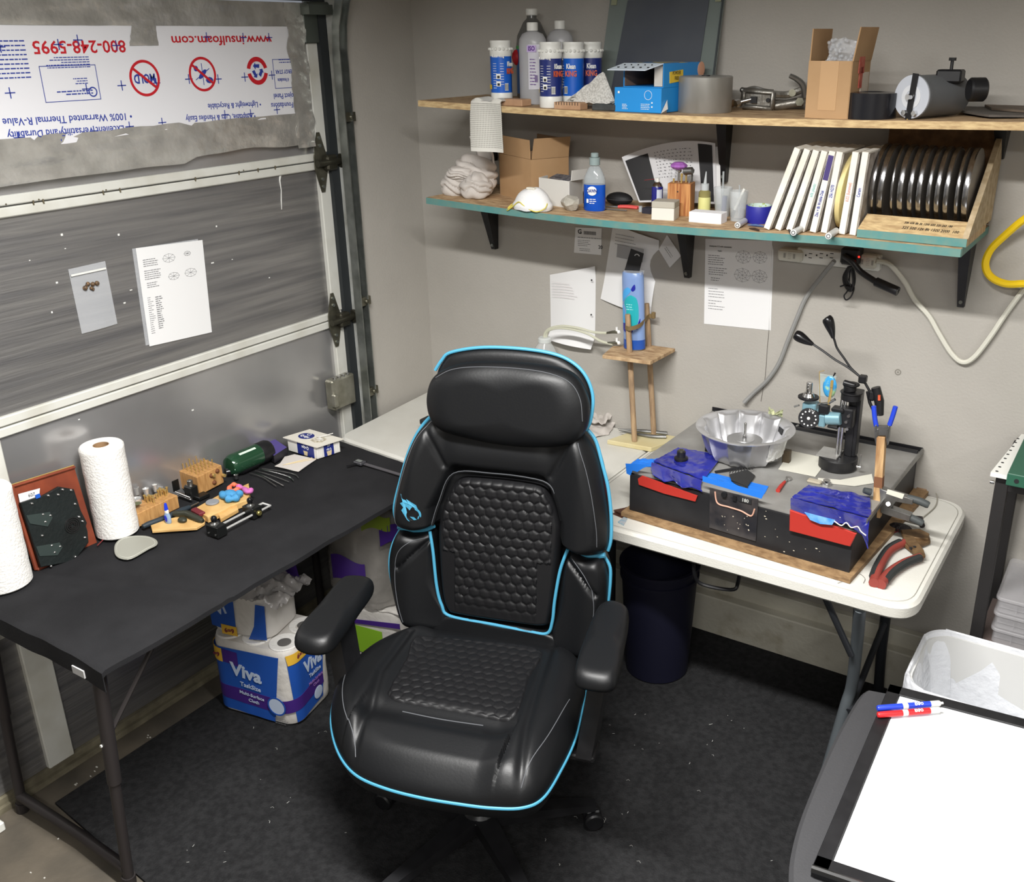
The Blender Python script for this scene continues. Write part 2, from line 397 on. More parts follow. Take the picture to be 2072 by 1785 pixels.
bt('ERGY STAR',-.503,1.918,.012,mBlue,0,.02,.8); bt('d Insulate',-.508,1.893,.011,mBlue,0,.02,.8)
A=4
bt('• Lightweight & Recyclable',-.71,1.828,.0165,mBlue,-1.5,.012,.82); bt('• Adaptable, Cuts & Handles Easily',-.765,1.797,.0165,mBlue,-2,.012,.8)
bt('Project Panel',-.505,1.845,.0165,mBlue,-1.5,.012,.82); bt('& Foundations',-.515,1.818,.0165,mBlue,-1.5,.012,.82)
bt('• 100% Warranted Thermal R-Value',-1.245,1.825,.0185,mBlue,-1.5,.012,.95); bt('• Excellent Versatility and Durability',-1.25,1.794,.0185,mBlue,-1.5,.012,.9)
# roller hinges, bottom fixture, top bracket
def hinge(y,z):
    h=MB(parent=door)
    T=fr((XD+.006,y,z),(0,1,0),(0,0,1))
    h.prism([(-.028,.02),(-.006,.098),(.006,.098),(.03,.02),(.03,-.02),(.008,-.098),(-.006,-.098),(-.028,-.02)],.004,T)
    p=h.build('roller_hinge',mDGalv,door)
    h=MB(parent=door); h.cyl((XD+.03,y-.035,z),(XD+.03,y+.085,z),.011,n=14); h.box((XD+.022,y+.03,z-.002),(.03,.05,.05),b=.006); h.cyl((XD+.03,y+.07,z),(XD+.03,y+.1,z),.024,n=20,bev=.003)
    h.build('roller',mat('dark_roller',(70,68,58),.45,.7),p)
    h=MB(parent=door)
    for dz in (-.08,-.055,.055,.08): h.cyl((XD+.009,y,z+dz),(XD+.014,y,z+dz),.006,n=6)
    h.build('bolt',mGalv,p)
hinge(-.378,1.625); hinge(-.385,1.078)
h=MB(parent=door); h.box((XD+.02,-.40,.815),(.04,.115,.115),b=.006); h.box((XD+.045,-.455,.80),(.02,.02,.05),b=.004); q=h.build('bottom_fixture',mat('grey_bracket',(150,148,136),.4,.6,c2=(126,124,110),ns=20),door)
h=MB(parent=door)
for i in range(4): h.cyl((XD+.03,-.435+.022*i,.872),(XD+.03,-.435+.022*i,.88),.007,n=8)
h.build('bolt',mChrome,q)
h=MB(parent=door); h.box((XD+.01,-.355,2.045),(.012,.09,.09),b=.003); h.box((XD+.03,-.33,2.10),(.05,.16,.03)); h.cyl((XD+.03,-.40,2.115),(XD+.03,-.22,2.115),.009,n=12); h.build('top_bracket',mat('green_steel',(92,98,92),.45,.6),door)
# vertical roller track + jamb weather strip
tr=thing('door_track','galvanised vertical door track with a curved top beside the grey wall','door track',(XL+.0,-.27,0))
def rail(off,w,dx):
    pts=[(XL+.0+dx,off,z) for z in (0,.3,.7,1.1,1.5,1.8,1.98)]
    for i in range(1,8):
        a=i/8*PI/2; pts.append((XL+dx+.38*(1-math.cos(a)),off,1.98+.38*math.sin(a)))
    return pts
t=MB(parent=tr)
for off,w in ((-.334,.004),(-.300,.004)):
    P=[V(p) for p in rail(off,w,.015)]
    vs=[];fs=[]
    for i,p in enumerate(P):
        d=(P[min(i+1,len(P)-1)]-P[max(i-1,0)]).normalized(); nx=V((d.z,0,-d.x))
        for a,b in ((-.014,-w/2),(.018,-w/2),(.018,w/2),(-.014,w/2)): vs.append(p+nx*a+V((0,b,0)))
    for i in range(len(P)-1):
        for j in range(4): k=i*4+j; l=i*4+(j+1)%4; fs.append((k,l,l+4,k+4))
    t.add(vs,fs)
t.box((XL+.0,-.317,.99),(.004,.034,1.98)); t.build('track_channel',mGalv,tr)
t=MB(parent=tr)
for z in (.80,1.14,1.77): t=MB(parent=tr); t.box((XL+.012,-.305,z),(.03,.05,.03)); t.cyl((XL+.02,-.305,z),(XL+.035,-.305,z),.008,n=6); t.build('wall_bracket',mDGalv,tr)
t=MB(); t.box((XL-.022,-.296,1.1),(.05,.018,2.2),b=.003); struct('trim_1',t,mat('jamb_paint',(190,192,188),.6,c2=(150,150,142),ns=12,bump=.3,bs=30))
t=MB(); t.box((XL-.06,-.32,1.1),(.03,.04,2.2)); struct('trim_2',t,mat('door_seal',(40,44,46),.6))
mb=MB(parent=door); R=random.Random(31)
c=[X(567,350,XD-.010),X(566,365,XD-.010),X(569,385,XD-.010),X(569,405,XD-.010),X(570,424,XD-.010)]; mb.tube(c,[.005,.0025,.0015,.002,.001],6); mb.tube([X(556,352,XD-.010),X(567,351,XD-.010),X(580,350,XD-.010)],[.001,.003,.001],6); mb.build('white_drip',mW0,door)
mb=MB(parent=door)
for px,py in ((60,527),(115,572),(470,525),(438,458),(105,632),(265,587),(252,613),(125,475),(132,503),(430,532),(545,562),(240,475),(160,849),(390,830)): p=X(px,py,XD-.0115); mb.box(p,(.001,R.uniform(.003,.010),R.uniform(.002,.006)))
mb.build('foam_specks',mW0,door,kind='stuff')
# papers on the door
MDp=lambda x:fr((x,0,0),(0,1,0),(0,0,1))
s=thing('printed_sheet','white printed sheet with faint tables and gem sketches on the foil garage door','paper',(XD+.0,-1.0,1.16))
t=MB(parent=s); t.prism([(-1.118,1.173),(-.895,1.16),(-.881,1.447),(-1.109,1.462)],.0012,MDp(XD),z0=-.0105+.002); t.build('paper',mPaper,s)
t=MB(parent=s); M_=fr((XD-.0072,-1.1,1.455),(0,1,-.05),(0,.05,1))
lines(t,.008,-.03,.055,4,.006,.002,M_,1,.7);lines(t,.008,-.062,.055,5,.006,.002,M_,2,.7);lines(t,.012,-.098,.05,3,.006,.002,M_,3,.6)
lines(t,.008,-.14,.02,18,.0062,.0016,M_,4,.4);lines(t,.034,-.142,.024,16,.0062,.0026,M_,5,.6)
for cx,cy,r in ((.095,-.035,.018),(.16,-.03,.010),(.105,-.09,.016),(.165,-.088,.018)):
    n=8
    for i in range(n):
        a=2*PI*i/n;b=a+2*PI/n; p=V((cx+r*math.cos(a)*1.2,cy+r*math.sin(a)*.7,0)); q=V((cx+r*math.cos(b)*1.2,cy+r*math.sin(b)*.7,0))
        for (e,f2) in ((p,q),(p,V((cx,cy,0)))):
            m_=(e+f2)/2; t.box((0,0,.0004),((f2-e).length,.0007,.0002),M_@Matrix.Translation(m_)@Matrix.Rotation(math.atan2(f2.y-e.y,f2.x-e.x),4,'Z'))
t.build('print',mInk,s)
t=MB(); t.prism([(-1.128,1.178),(-.90,1.165),(-.895,1.452),(-1.119,1.462)],.0008,MDp(XD),z0=-.011+.0006); t.build('plastic_sleeve',mClear2,None,'clear plastic sleeve behind the printed sheet on the garage door','sleeve')
s=thing('zip_bag','small clear zip bag with brown bits hanging on the foil garage door','bag',(XD,-1.26,1.264))
t=MB(parent=s); t.sheet(lambda u,v:(XD-.008+.003*math.sin(u*PI)*(1-v),-1.319+.11*u+.003*(1-v),1.262+.18*v+.002*u),8,10,.0008); t.build('pouch',mClear2,s)
t=MB(parent=s); t.box((XD-.004,-1.265,1.425),(.002,.104,.005)); t.build('zip_seal',mWhiteP,s)
t=MB(parent=s); R=random.Random(5)
for i in range(9): t.ball((XD-.004,-1.265+R.uniform(-.02,.02),1.385+R.uniform(-.01,.01)),R.uniform(.003,.007),8)
t.build('brown_bits',mat('brown_bits',(120,92,60),.5,c2=(60,50,44),ns=200),s)
# ================================================================ floor mat
mRug=mat('black_mat',(43,43,44),.95,c2=(32,32,33),ns=60,bump=.5,bs=220,spec=.15)
rug=thing('floor_mat','black ribbed rubber-backed floor mat under the office chair','mat',(1.5,-.9,0))
t=MB(parent=rug); t.prism([(-.015,-1.73),(.0,0.0),(3.2,0.0),(3.2,-1.95),(.9,-1.82)],.008,z0=.0005); t.build('mat_sheet',mRug,rug)
t=MB(parent=rug); R=random.Random(11)
for i in range(150):
    x,y=R.uniform(.2,2.0),R.uniform(-1.7,-.35); l=R.uniform(.002,.012); a=R.random()*PI
    t.tube([(x,y,.0092),(x+l*math.cos(a)*.5,y+l*math.sin(a)*.5,.011),(x+l*math.cos(a+.5),y+l*math.sin(a+.5),.0092)],.0005,3)
t.build('lint',mat('lint',(190,190,186),.9),rug,kind='stuff')
# ================================================================ tables
mLeg=mat('table_leg_paint',(52,54,58),.4,.4)
def white_table(poly,label,rz=None):
    c=V((0,0,0))
    for p in poly: c+=V((p[0],p[1],0))
    c/=4; t=thing('folding_table',label,'table',(c.x,c.y,0),group=None)
    P=[]
    k=4
    for i in range(4):
        a,b,d=V((*poly[i-1],0)),V((*poly[i],0)),V((*poly[(i+1)%4],0)); r=poly_r[i]
        u=(a-b).normalized();v=(d-b).normalized(); p0=b+u*r;p2=b+v*r
        for j in range(9): q=j/8; P.append(((p0*(1-q)**2+b*2*q*(1-q)+p2*q*q)))
    m=MB(parent=t); m.prism(P,.042,z0=.658,bev=.008,smooth=True); m.build('tabletop',mTable,t)
    return t,P
poly_r=[.02,.05,.07,.03]
T1,_=white_table([(-.04,.055),(-.01,-.525),(.985,-.622),(.985,.055)],'white folding table in the corner, left of the seam, behind the chair')
poly_r=[.04,.03,.08,.09]
T2,P2=white_table([(.990,.055),(.990,-.630),(2.012,-.632),(2.012,.055)],'white folding table on the right carrying the black machine box')
# moulded rim line, groove near the right end
t=MB(parent=T2); q=[(p.x+(.0 if False else (1.5-p.x)*.035),p.y+(-.29-p.y)*.05,.7002) for p in P2]; t.tube(q,.0013,4,closed=True); t.build('rim_line',mat('rim_shadow',(150,148,140),.6),T2)
def tleg(t,pts,r=.0145,name='leg',m=None): b=MB(parent=t); b.tube(catmull(pts,4,False) if len(pts)>2 else pts,r,12); return b.build(name,m or mLeg,t)
tleg(T2,[Z(1740,1230,.655),Z(1734,1300,.50),Z(1724,1385,.32),Z(1712,1425,.25),Z(1690,1500,.13),Z(1668,1575,.012)],.0165,m=mGreyM)
tleg(T2,[(1.845,-.12,.655),(1.845,-.12,.45),(1.845,-.12,.34),(1.84,-.09,.2),(1.84,-.05,.012)],.0165)
tleg(T2,[V((1.845,-.12,.33)),Z(1718,1440,.24)],.010,'cross_bar'); tleg(T2,[Z(1670,1210,.65),Z(1722,1325,.46)],.009,'brace')
tleg(T2,[(1.03,-.50,.655),(1.03,-.50,.3),(1.03,-.57,.012)]); tleg(T2,[(1.03,-.08,.655),(1.03,-.08,.3),(1.03,-.03,.012)])
for y in (-.45,-.08):
    tleg(T1,[(.12,y,.655),(.12,y,.3),(.12,y,.012)]); tleg(T1,[(.86,y,.655),(.86,y,.3),(.86,y,.012)])
b=MB(parent=T2); q=[Z(1403,1140,.648),Z(1406,1165,.60),Z(1416,1180,.57),Z(1450,1190,.562),Z(1485,1193,.57),Z(1493,1180,.59),Z(1497,1158,.648)]
b.tube(catmull(q,4,False),.0055,8); b.build('carry_handle',mBlack,T2)
# black folding table with a cloth
bt_=thing('folding_table','black-legged folding table along the garage door under a black cloth','table',(.2,-1.2,0))
b=MB(parent=bt_); b.prism([(-.095,-1.782),(.478,-1.782),(.478,-.60),(-.095,-.56)],.016,z0=.660,bev=.003); b.build('tabletop',mat('dark_tabletop',(40,40,42),.6),bt_)
mTL=mat('worn_black_tube',(48,44,44),.5,.2)
xL,yN=.410,-1.797
def lg(x,y,f): 
    tx,ty=(.036,.018) if y<-1 else (0,0); b=MB(parent=bt_); b.tube([(x+tx,y+ty,.66),(x+tx/2,y+ty/2,.33)],.0165,12); b.tube([(x+tx/2,y+ty/2,.34),(x,y,.004)],.0135,12); b.cyl((x,y,0),(x+tx/22,y+ty/22,.03),.017,n=12); o=b.build('leg',mTL,bt_)
    b=MB(parent=bt_); b.cyl((x+tx*.6,y+ty*.6-.018,.45),(x+tx*.6,y+ty*.6-.015,.45),.004,n=8); b.build('rivet',mWhiteP,o)
for x,y in ((xL,yN),(-.073,-1.79),(.45,-.66),(-.04,-.66)): lg(x,y,0)
b=MB(parent=bt_); b.tube([(-.067,-1.79,.055),(.2,-1.785,.045),(xL,yN,.055)],.014,10); b.build('foot_bar',mTL,bt_)
b=MB(parent=bt_); b.tube([(-.08,-1.785,.652),(xL+.05,yN+.014,.652)],.010,10); b.build('end_rail',mTL,bt_)
b=MB(parent=bt_); b.tube([(xL+.026,yN+.018,.47),(xL+.03,yN+.18,.65)],.006,8); b.build('brace',mTL,bt_)
b=MB(parent=bt_); b.box((.27,-1.794,.650),(.14,.004,.018)); b.box((.40,-1.799,.648),(.045,.004,.02)); b.build('edge_clip',mat('pale_clip',(190,190,190),.5),bt_,kind='stuff')
mCloth=mat('black_cloth',(36,36,38),.85,c2=(29,29,31),ns=7,bump=.25,bs=500,spec=.2)
def clothf(u,v):
    # unroll: x from door to front edge with drop, y from near end (drop) to far
    L=.60; s=u*(L+.014); x=-.105+min(s,L); dz=-max(0,s-L)
    yl=1.795-(.532+.099*max(0,min(1,(x+.01)/.995))); q=v*(yl+.055); y=-1.795+max(0,q-.055); dq=-max(0,.055-q)
    wv=.0045*noise.noise(V((x*5,y*4,1)))+.0030*noise.noise(V((x*14+y*6,y*9,3)))
    rid=.004*max(0,1-abs((x*.35-y)-1.62)/.02) if y<-1.3 else 0
    edge=max(0,1-(.0-dz)/.001) 
    if dz<0: x+=.004+.006*noise.noise(V((y*7,0,0)))+.004*math.sin(y*5)**2
    if dq<0: y-=.003+.004*noise.noise(V((x*9,2,0)))
    sag=-.009*max(0,(y+1.60)/-.2)*max(0,(x-.38)/.12) 
    return (x,y,.6895+wv+rid+dz+dq+sag*.8)
b=MB(); b.sheet(clothf,90,150,.0025); b.build('tablecloth',mCloth,None,'black cloth draped over the table along the garage door','tablecloth')
# ================================================================ office chair
mLea=mat('black_leather',(15,16,18),.41,c2=(12,13,15),ns=3,bump=.03,bs=160,rvar=.06,spec=.42)
mFab=mat('embossed_leather',(15,15,17),.52,bump=.04,bs=300,spec=.4)
mPipe=mat('blue_piping',(66,140,170),.5); mStitch=mat('grey_stitching',(84,86,90),.6)
CH=thing('office_chair','black leather gaming-style office chair with light blue piping and honeycomb panels','chair',(1.10,-1.22,.008),math.atan2(.28,.96))
CM=CH.matrix_world.copy()
s8,c8=math.sin(math.radians(8)),math.cos(math.radians(8))
MBk=fr((-.044,.315,.47),(1,0,0),(0,s8,c8))          # local frame of the back: z points to the sitter
MSt=fr((0,0,.0),(1,0,0),(0,1,0))
def cushion(name,outl,M,hf,th=.05,tr=.05,m=mLea,K=26,N=160,sub=7,c=None,parent=CH,power=.5,base=0,smoothout=True):
    o=catmull([(p[0],p[1],0) for p in outl],max(2,N//len(outl))) if smoothout else [V((p[0],p[1],0)) for p in outl]
    A=sum(o[i-1].x*o[i].y-o[i].x*o[i-1].y for i in range(len(o)))
    if A<0: o=o[::-1]
    n=len(o); c=V((c[0],c[1],0)) if c else sum(o,V((0,0,0)))/n
    mb=MB(M); vs=[];fs=[]
    rm=sum((p-c).length for p in o)/n
    prof=[(1-.5*tr/rm*.0,-th),(1.0,-th*.5),(1,0)]
    rings=[(.93,-th),(.985,-th*.8),(1,-th*.35)]
    for s,z in rings: vs+=[tuple((c+(p-c)*s))[:2]+(z+base,) for p in o]
    ks=[1-((i/K)**1.6) for i in range(K)]
    for s in ks:
        for p in o:
            q=c+(p-c)*s; d=(1-s)*(p-c).length
            e=1-(1-min(1,d/tr))**2; e=max(0,e)**power
            vs.append((q.x,q.y,base+hf(q.x,q.y)*e))
    vs.append((c.x,c.y,base+hf(c.x,c.y)))
    R_=len(rings)+K
    for r in range(R_-1):
        for i in range(n):
            a=r*n+i;b=r*n+(i+1)%n; fs.append((a,b,b+n,a+n))
    l=(R_-1)*n
    for i in range(n): fs.append((l+i,l+(i+1)%n,len(vs)-1))
    fs.append(tuple(range(n))[::-1])
    mb.add(vs,fs,None,True); return mb.build(name,m,parent,ang=60)
def sstep(a,b,x): t=max(0,min(1,(x-a)/(b-a))); return t*t*(3-2*t)
# seat
pipe=[(-.393,.028),(-.363,-.071),(-.317,-.151),(-.257,-.221),(-.192,-.266),(-.111,-.286),(-.023,-.292),(.062,-.289),(.145,-.281),(.212,-.262),(.247,-.22),(.261,-.122),(.265,-.017),(.254,.092),(.24,.19)]
seat_o=pipe+[(.20,.27),(.12,.305),(-.04,.315),(-.22,.305),(-.30,.275),(-.36,.19),(-.385,.10)]
def gauss(d,w): return math.exp(-(d/w)**2)
def segd(x,y,a,b):
    ax,ay=a;bx,by=b;t=max(0,min(1,((x-ax)*(bx-ax)+(y-ay)*(by-ay))/((bx-ax)**2+(by-ay)**2))); return math.hypot(x-ax-t*(bx-ax),y-ay-t*(by-ay))
seamL=[(-.27,.22),(-.262,.02),(-.228,-.12),(-.205,-.262)]; seamR=[(.125,.27),(.155,.02),(.172,-.107),(.205,-.268)]
def seat_h(x,y):
    cx=(x+.055)
    h=.070-.018*sstep(-.1,.25,y)
    h+=.022*sstep(.15,.22,abs(cx))*(1-sstep(.30,.34,abs(cx)))
    h-=.02*sstep(-.12,-.29,y)
    g=0
    for sm in (seamL,seamR):
        d=min(segd(x,y,sm[i],sm[i+1]) for i in range(3)); g=max(g,gauss(d,.011))
    h-=.009*g
    if abs(cx)<.2: h-=.010*gauss(y+.105,.03)*(1-0)-.014*sstep(-.11,-.17,y)*(1-sstep(-.22,-.29,y))
    return h
seat=cushion('seat',seat_o,fr((0,0,.405),(1,0,0),(0,1,0)),seat_h,th=.045,tr=.075,K=90,N=400,c=(-.055,0))
def hexbump(x,y,p,a,rot=0):
    # centres of a hex grid of pitch p
    r3=math.sqrt(3); best=9
    j=round(y/(p*r3/2))
    for jj in (j-1,j,j+1):
        ox=(jj%2)*p/2; i=round((x-ox)/p)
        ax,ay=abs(x-ox-i*p),abs(y-jj*p*r3/2); best=min(best,max(ax,ax*.5+ay*r3/2))
    d=min(1,best/(p/2)); return a*(1-d**3.5)
sp=[(-.255,.225),(-.10,.262),(.108,.262),(.130,.12),(.150,-.03),(.140,-.085),(.086,-.093),(-.148,-.093),(-.215,-.08),(-.235,-.03),(-.25,.1)]
cushion('honeycomb_seat_panel',sp,fr((0,0,.405),(1,0,0),(0,1,0)),lambda x,y:.004+seat_h(x,y)+hexbump(x,y,.031,.0028),th=-.035,tr=.03,m=mFab,K=90,N=420,power=1,c=(-.055,.08))
from mathutils.bvhtree import BVHTree
BV={}
def ontube(name,pts,M,hf,r,m,off=.001,closed=False,sub=6,n=8,par=CH,base=0):
    if name=='stitching':
        tg=max((o for o in bpy.data.objects if o.parent==CH and o.name.split('.')[0] in ('headrest','seat','upper_back_cushion','side_bolster')),key=lambda o:0) if False else None
        q=catmull([(p[0],p[1],0) for p in pts],14,closed); mb=MB(M); Mi=M.inverted(); out=[]
        dz=(M.to_3x3()@V((0,0,1))).normalized()
        for p in q:
            best=None
            for o in [o for o in bpy.data.objects if o.parent==CH and o.name.split('.')[0] in ('headrest','seat','upper_back_cushion','side_bolster','honeycomb_seat_panel')]:
                if o.name not in BV: BV[o.name]=BVHTree.FromPolygons([v.co.copy() for v in o.data.vertices],[tuple(f.vertices) for f in o.data.polygons])
                h=BV[o.name].ray_cast(M@V((p.x,p.y,.25)),-dz,.4)
                if h[0] is not None:
                    z_=(Mi@h[0]).z
                    if best is None or z_>best: best=z_
            if best is not None: out.append((p.x,p.y,best+.0006))
        mb.tube(out,r,6,closed); return mb.build(name,m,par)
    q=catmull([(p[0],p[1],0) for p in pts],sub,closed); mb=MB(M); mb.tube([(p.x,p.y,hf(p.x,p.y)+off+base) for p in q],r,n,closed); return mb.build(name,m,par)
ontube('seat_piping',[(.226,.25)][:0]+[(.254,.20)][:0]+list(reversed([(-.375,.13)]+pipe)),fr((0,0,.40),(1,0,0),(0,1,0)),lambda x,y:0,.0042,mPipe)
MS=fr((0,0,.405),(1,0,0),(0,1,0))
def edgeh(x,y,hf,o,tr,power=.5):
    d=min(segd(x,y,o[i-1],o[i]) for i in range(len(o))); e=max(0,1-(1-min(1,d/tr))**2)**power; return hf(x,y)*e
sh=lambda x,y:edgeh(x,y,seat_h,seat_o,.075)
ontube('stitching',[(-.355,.02),(-.33,-.06),(-.285,-.14),(-.225,-.21),(-.205,-.245)],MS,sh,.0011,mStitch,.002,sub=14)
ontube('stitching',[(.235,.05),(.232,-.05),(.225,-.13),(.212,-.20),(.205,-.25)],MS,sh,.0011,mStitch,.002,sub=14)
ontube('stitching',[(-.15,-.098),(-.05,-.101),(.06,-.097)],MS,seat_h,.0013,mStitch,.004)
t=MB(); t.box((-.04,.02,.345),(.30,.32,.035),b=.01); t.box((-.02,.02,.31),(.14,.2,.06),b=.01); t.box((.17,.0,.335),(.12,.012,.012)); t.build('tilt_mechanism',mBlackM,CH)
# gas lift, star base, casters
t=MB(); t.cyl((0,0,.09),(0,0,.2),.029); t.cyl((0,0,.2),(0,0,.32),.018); t.build('gas_lift',mBlack,CH)
t=MB(); t.lathe([(.0,.055),(.045,.06),(.05,.10),(.035,.115),(0,.115)],None,24); t.build('base_hub',mBlack,CH)
for k in range(5):
    a=math.radians(25.5+72*k); d=V((math.cos(a),math.sin(a),0)); M=fr(d*.0+V((0,0,0)),d,(-d.y,d.x,0))
    t=MB(M)
    vs=[(.03,-.03,.07),(.03,.03,.07),(.03,.028,.108),(.03,-.028,.108),(.31,-.017,.062),(.31,.017,.062),(.31,.015,.080),(.31,-.015,.080)]
    t.add(vs,[(0,3,2,1),(4,5,6,7),(0,1,5,4),(3,7,6,2),(0,4,7,3),(1,2,6,5)]); lgo=t.build('base_leg',mBlack,CH)
    t=MB(M)
    t.cyl((.305,0,.06),(.305,0,.045),.008)
    for sy in (-1,1): t.lathe([(0,-.010),(.022,-.010),(.026,-.006),(.026,.006),(.022,.010),(0,.010)],Matrix.Translation((.305,sy*.015,.0265))@Matrix.Rotation(PI/2,4,'X'),18)
    t.box((.305,0,.042),(.04,.014,.02),b=.004); t.build('caster',mBlack,lgo)
# backrest upper cushion
def mir(l): return l+[(-x,y) for x,y in reversed(l)]
up_o=[(-.10,.60),(-.175,.592),(-.225,.553),(-.262,.483),(-.292,.385),(-.308,.315),(-.302,.276),(-.262,.262),(-.215,.268),(-.185,.285),(-.10,.27),(.10,.27),(.185,.284),(.215,.266),(.262,.254),(.300,.268),(.306,.31),(.300,.38),(.276,.495),(.243,.568),(.19,.598),(.10,.60)]
pan_o=[(-.11,.425),(-.06,.435),(.04,.437),(.119,.431),(.145,.403),(.172,.343),(.178,.30),(.172,.203),(.166,.126),(.156,.05),(.14,.025),(.048,.022),(-.11,.022),(-.145,.03),(-.163,.078),(-.174,.182),(-.176,.27),(-.163,.333),(-.141,.386)]
def up_h(x,y):
    h=.034+.040*sstep(.14,.24,abs(x))*(1-.5*sstep(.27,.31,abs(x)))
    h+=.012*gauss(y-.50,.05)*(1-sstep(.1,.2,abs(x)))
    for s in (-1,1): h-=.008*gauss(segd(x,y,(s*.205,.57),(s*.15,.46)),.007)
    # hole for the lumbar panel
    k=sstep(.195,.165,abs(x)+max(0,(y-.34))*.42)*sstep(.475,.435,y); h=h*(1-k)+.004*k
    return h
bu=cushion('upper_back_cushion',up_o,MBk,up_h,th=.06,tr=.05,K=60,N=260,c=(0,.42))
def pan_h(x,y):
    inside=(y>.20 and abs(x)<.15-.0*y) or (abs(x)<.115 and y<=.20)
    h=.030+.012*(1-(x/.19)**2)-.004
    k=1 if (y>.215 or abs(x)<.118) else 0
    return h+(hexbump(x,y,.0305,.0042)*k*sstep(.03,.09,y) if abs(x)<.155-max(0,y-.37)*.6 else 0)
cushion('honeycomb_back_panel',pan_o,MBk,pan_h,th=.01,tr=.018,m=mFab,K=90,N=460,power=.6,c=(0,.24))
lw=[(-.29,.252),(-.318,.20),(-.327,.135),(-.318,.067),(-.29,-.01),(-.26,-.04),(-.16,-.04),(-.140,.005),(-.163,.06),(-.178,.12),(-.189,.206),(-.195,.255),(-.24,.252)]
def lw_h(s): return lambda x,y:.030+.022*gauss(abs(x)-.27,.05)-.01*gauss(segd(x,y,(s*.20,.235),(s*.285,.15)),.006)
cushion('side_bolster',lw,MBk,lw_h(-1),th=.055,tr=.03,K=24,N=150,c=(-.245,.11))
rw=[(.290,.245),(.308,.20),(.310,.135),(.305,.067),(.285,-.01),(.26,-.05),(.17,-.05),(.156,.0),(.168,.06),(.174,.12),(.187,.206),(.206,.255),(.25,.245)]
cushion('side_bolster',rw,MBk,lw_h(1),th=.055,tr=.03,K=24,N=150,c=(.24,.10))
cushion('lower_back_pad',[(-.15,.018),(.16,.008),(.18,-.06),(-.17,-.055)],MBk,lambda x,y:.03,th=.05,tr=.02,K=12,N=60)
t=MB(MBk); o=catmull([(x*.93,y,0) for x,y in [(-.12,.585),(-.2,.56),(-.27,.44),(-.3,.3),(-.3,.12),(-.24,-.06),(.24,-.06),(.29,.12),(.3,.3),(.27,.44),(.2,.56),(.12,.585)]],5); t.prism(o,.03,z0=-.085,bev=.008,smooth=True); t.build('back_shell',mBlack,CH)
t=MB(MBk); t.box((0,-.06,-.06),(.09,.16,.03),b=.008); t.box((0,-.16,-.03),(.09,.06,.10),b=.008); t.build('back_support',mBlackM,CH)
def piping(pts,z,r,sub=6,name='blue_trim',closed=False):
    zz=z if callable(z) else (lambda u:z); q=catmull([(p[0],p[1],0) for p in pts],sub,closed); n=len(q)
    t=MB(MBk); t.tube([(p.x,p.y,zz(i/(n-1))) for i,p in enumerate(q)],r,8,closed); return t.build(name,mPipe,CH)
piping([(-.186,.600),(-.230,.553),(-.267,.483),(-.297,.385),(-.314,.315),(-.310,.278),(-.296,.262)],0,.0048)
piping([(.236,.590),(.260,.560),(.281,.495),(.298,.435),(.309,.36),(.311,.296),(.304,.262)],0,.0048)
piping([(-.298,.259),(-.262,.2545),(-.215,.262),(-.19,.276)],.012,.0075); piping([(.300,.254),(.262,.246),(.215,.258),(.197,.276)],.012,.0075)
piping([(-.297,.247),(-.322,.195),(-.331,.135),(-.320,.067),(-.286,-.03)],0,.0045); piping([(.297,.243),(.312,.215),(.314,.17),(.311,.12)],0,.0045)
piping([(-.196,.262),(-.187,.206),(-.176,.103),(-.161,.048),(-.135,.018),(-.004,.012),(.099,.007),(.149,.010),(.163,.048),(.168,.11),(.181,.20),(.20,.262)],.026,.0045,name='inner_blue_trim')
t=MB(MBk); q=catmull([(x,y,0) for x,y in [(-.184,.285),(-.163,.354),(-.121,.44),(-.01,.452),(.089,.451),(.143,.440),(.165,.403),(.182,.344)]],6,False); t.tube([(p.x,p.y,.034) for p in q],.0035,8); t.build('panel_rim',mLea,CH)
t=MB(MBk); t.tube([(p.x*1.012,p.y+.002,.038) for p in q],.0010,6); t.build('stitching',mStitch,CH)
uph=lambda x,y:edgeh(x,y,up_h,up_o,.05)
for s,l in ((-1,[(-.19,.578),(-.225,.53),(-.255,.45),(-.277,.37),(-.288,.30),(-.278,.275)]),(1,[(.225,.565),(.25,.50),(.27,.42),(.283,.34),(.286,.29)])):
    ontube('stitching',l,MBk,uph,.0010,mStitch,.0022,sub=14)
hl=lambda x,y:edgeh(x,y,lw_h(-1 if x<0 else 1),lw if x<0 else rw,.03)
ontube('stitching',[(-.20,.245),(-.25,.23),(-.285,.19),(-.293,.12),(-.285,.05),(-.268,-.01)],MBk,hl,.0010,mStitch,.0022,sub=14)
ontube('stitching',[(.215,.24),(.255,.20),(.278,.15),(.283,.10),(.275,.04),(.262,-.01)],MBk,hl,.0010,mStitch,.0022,sub=14)
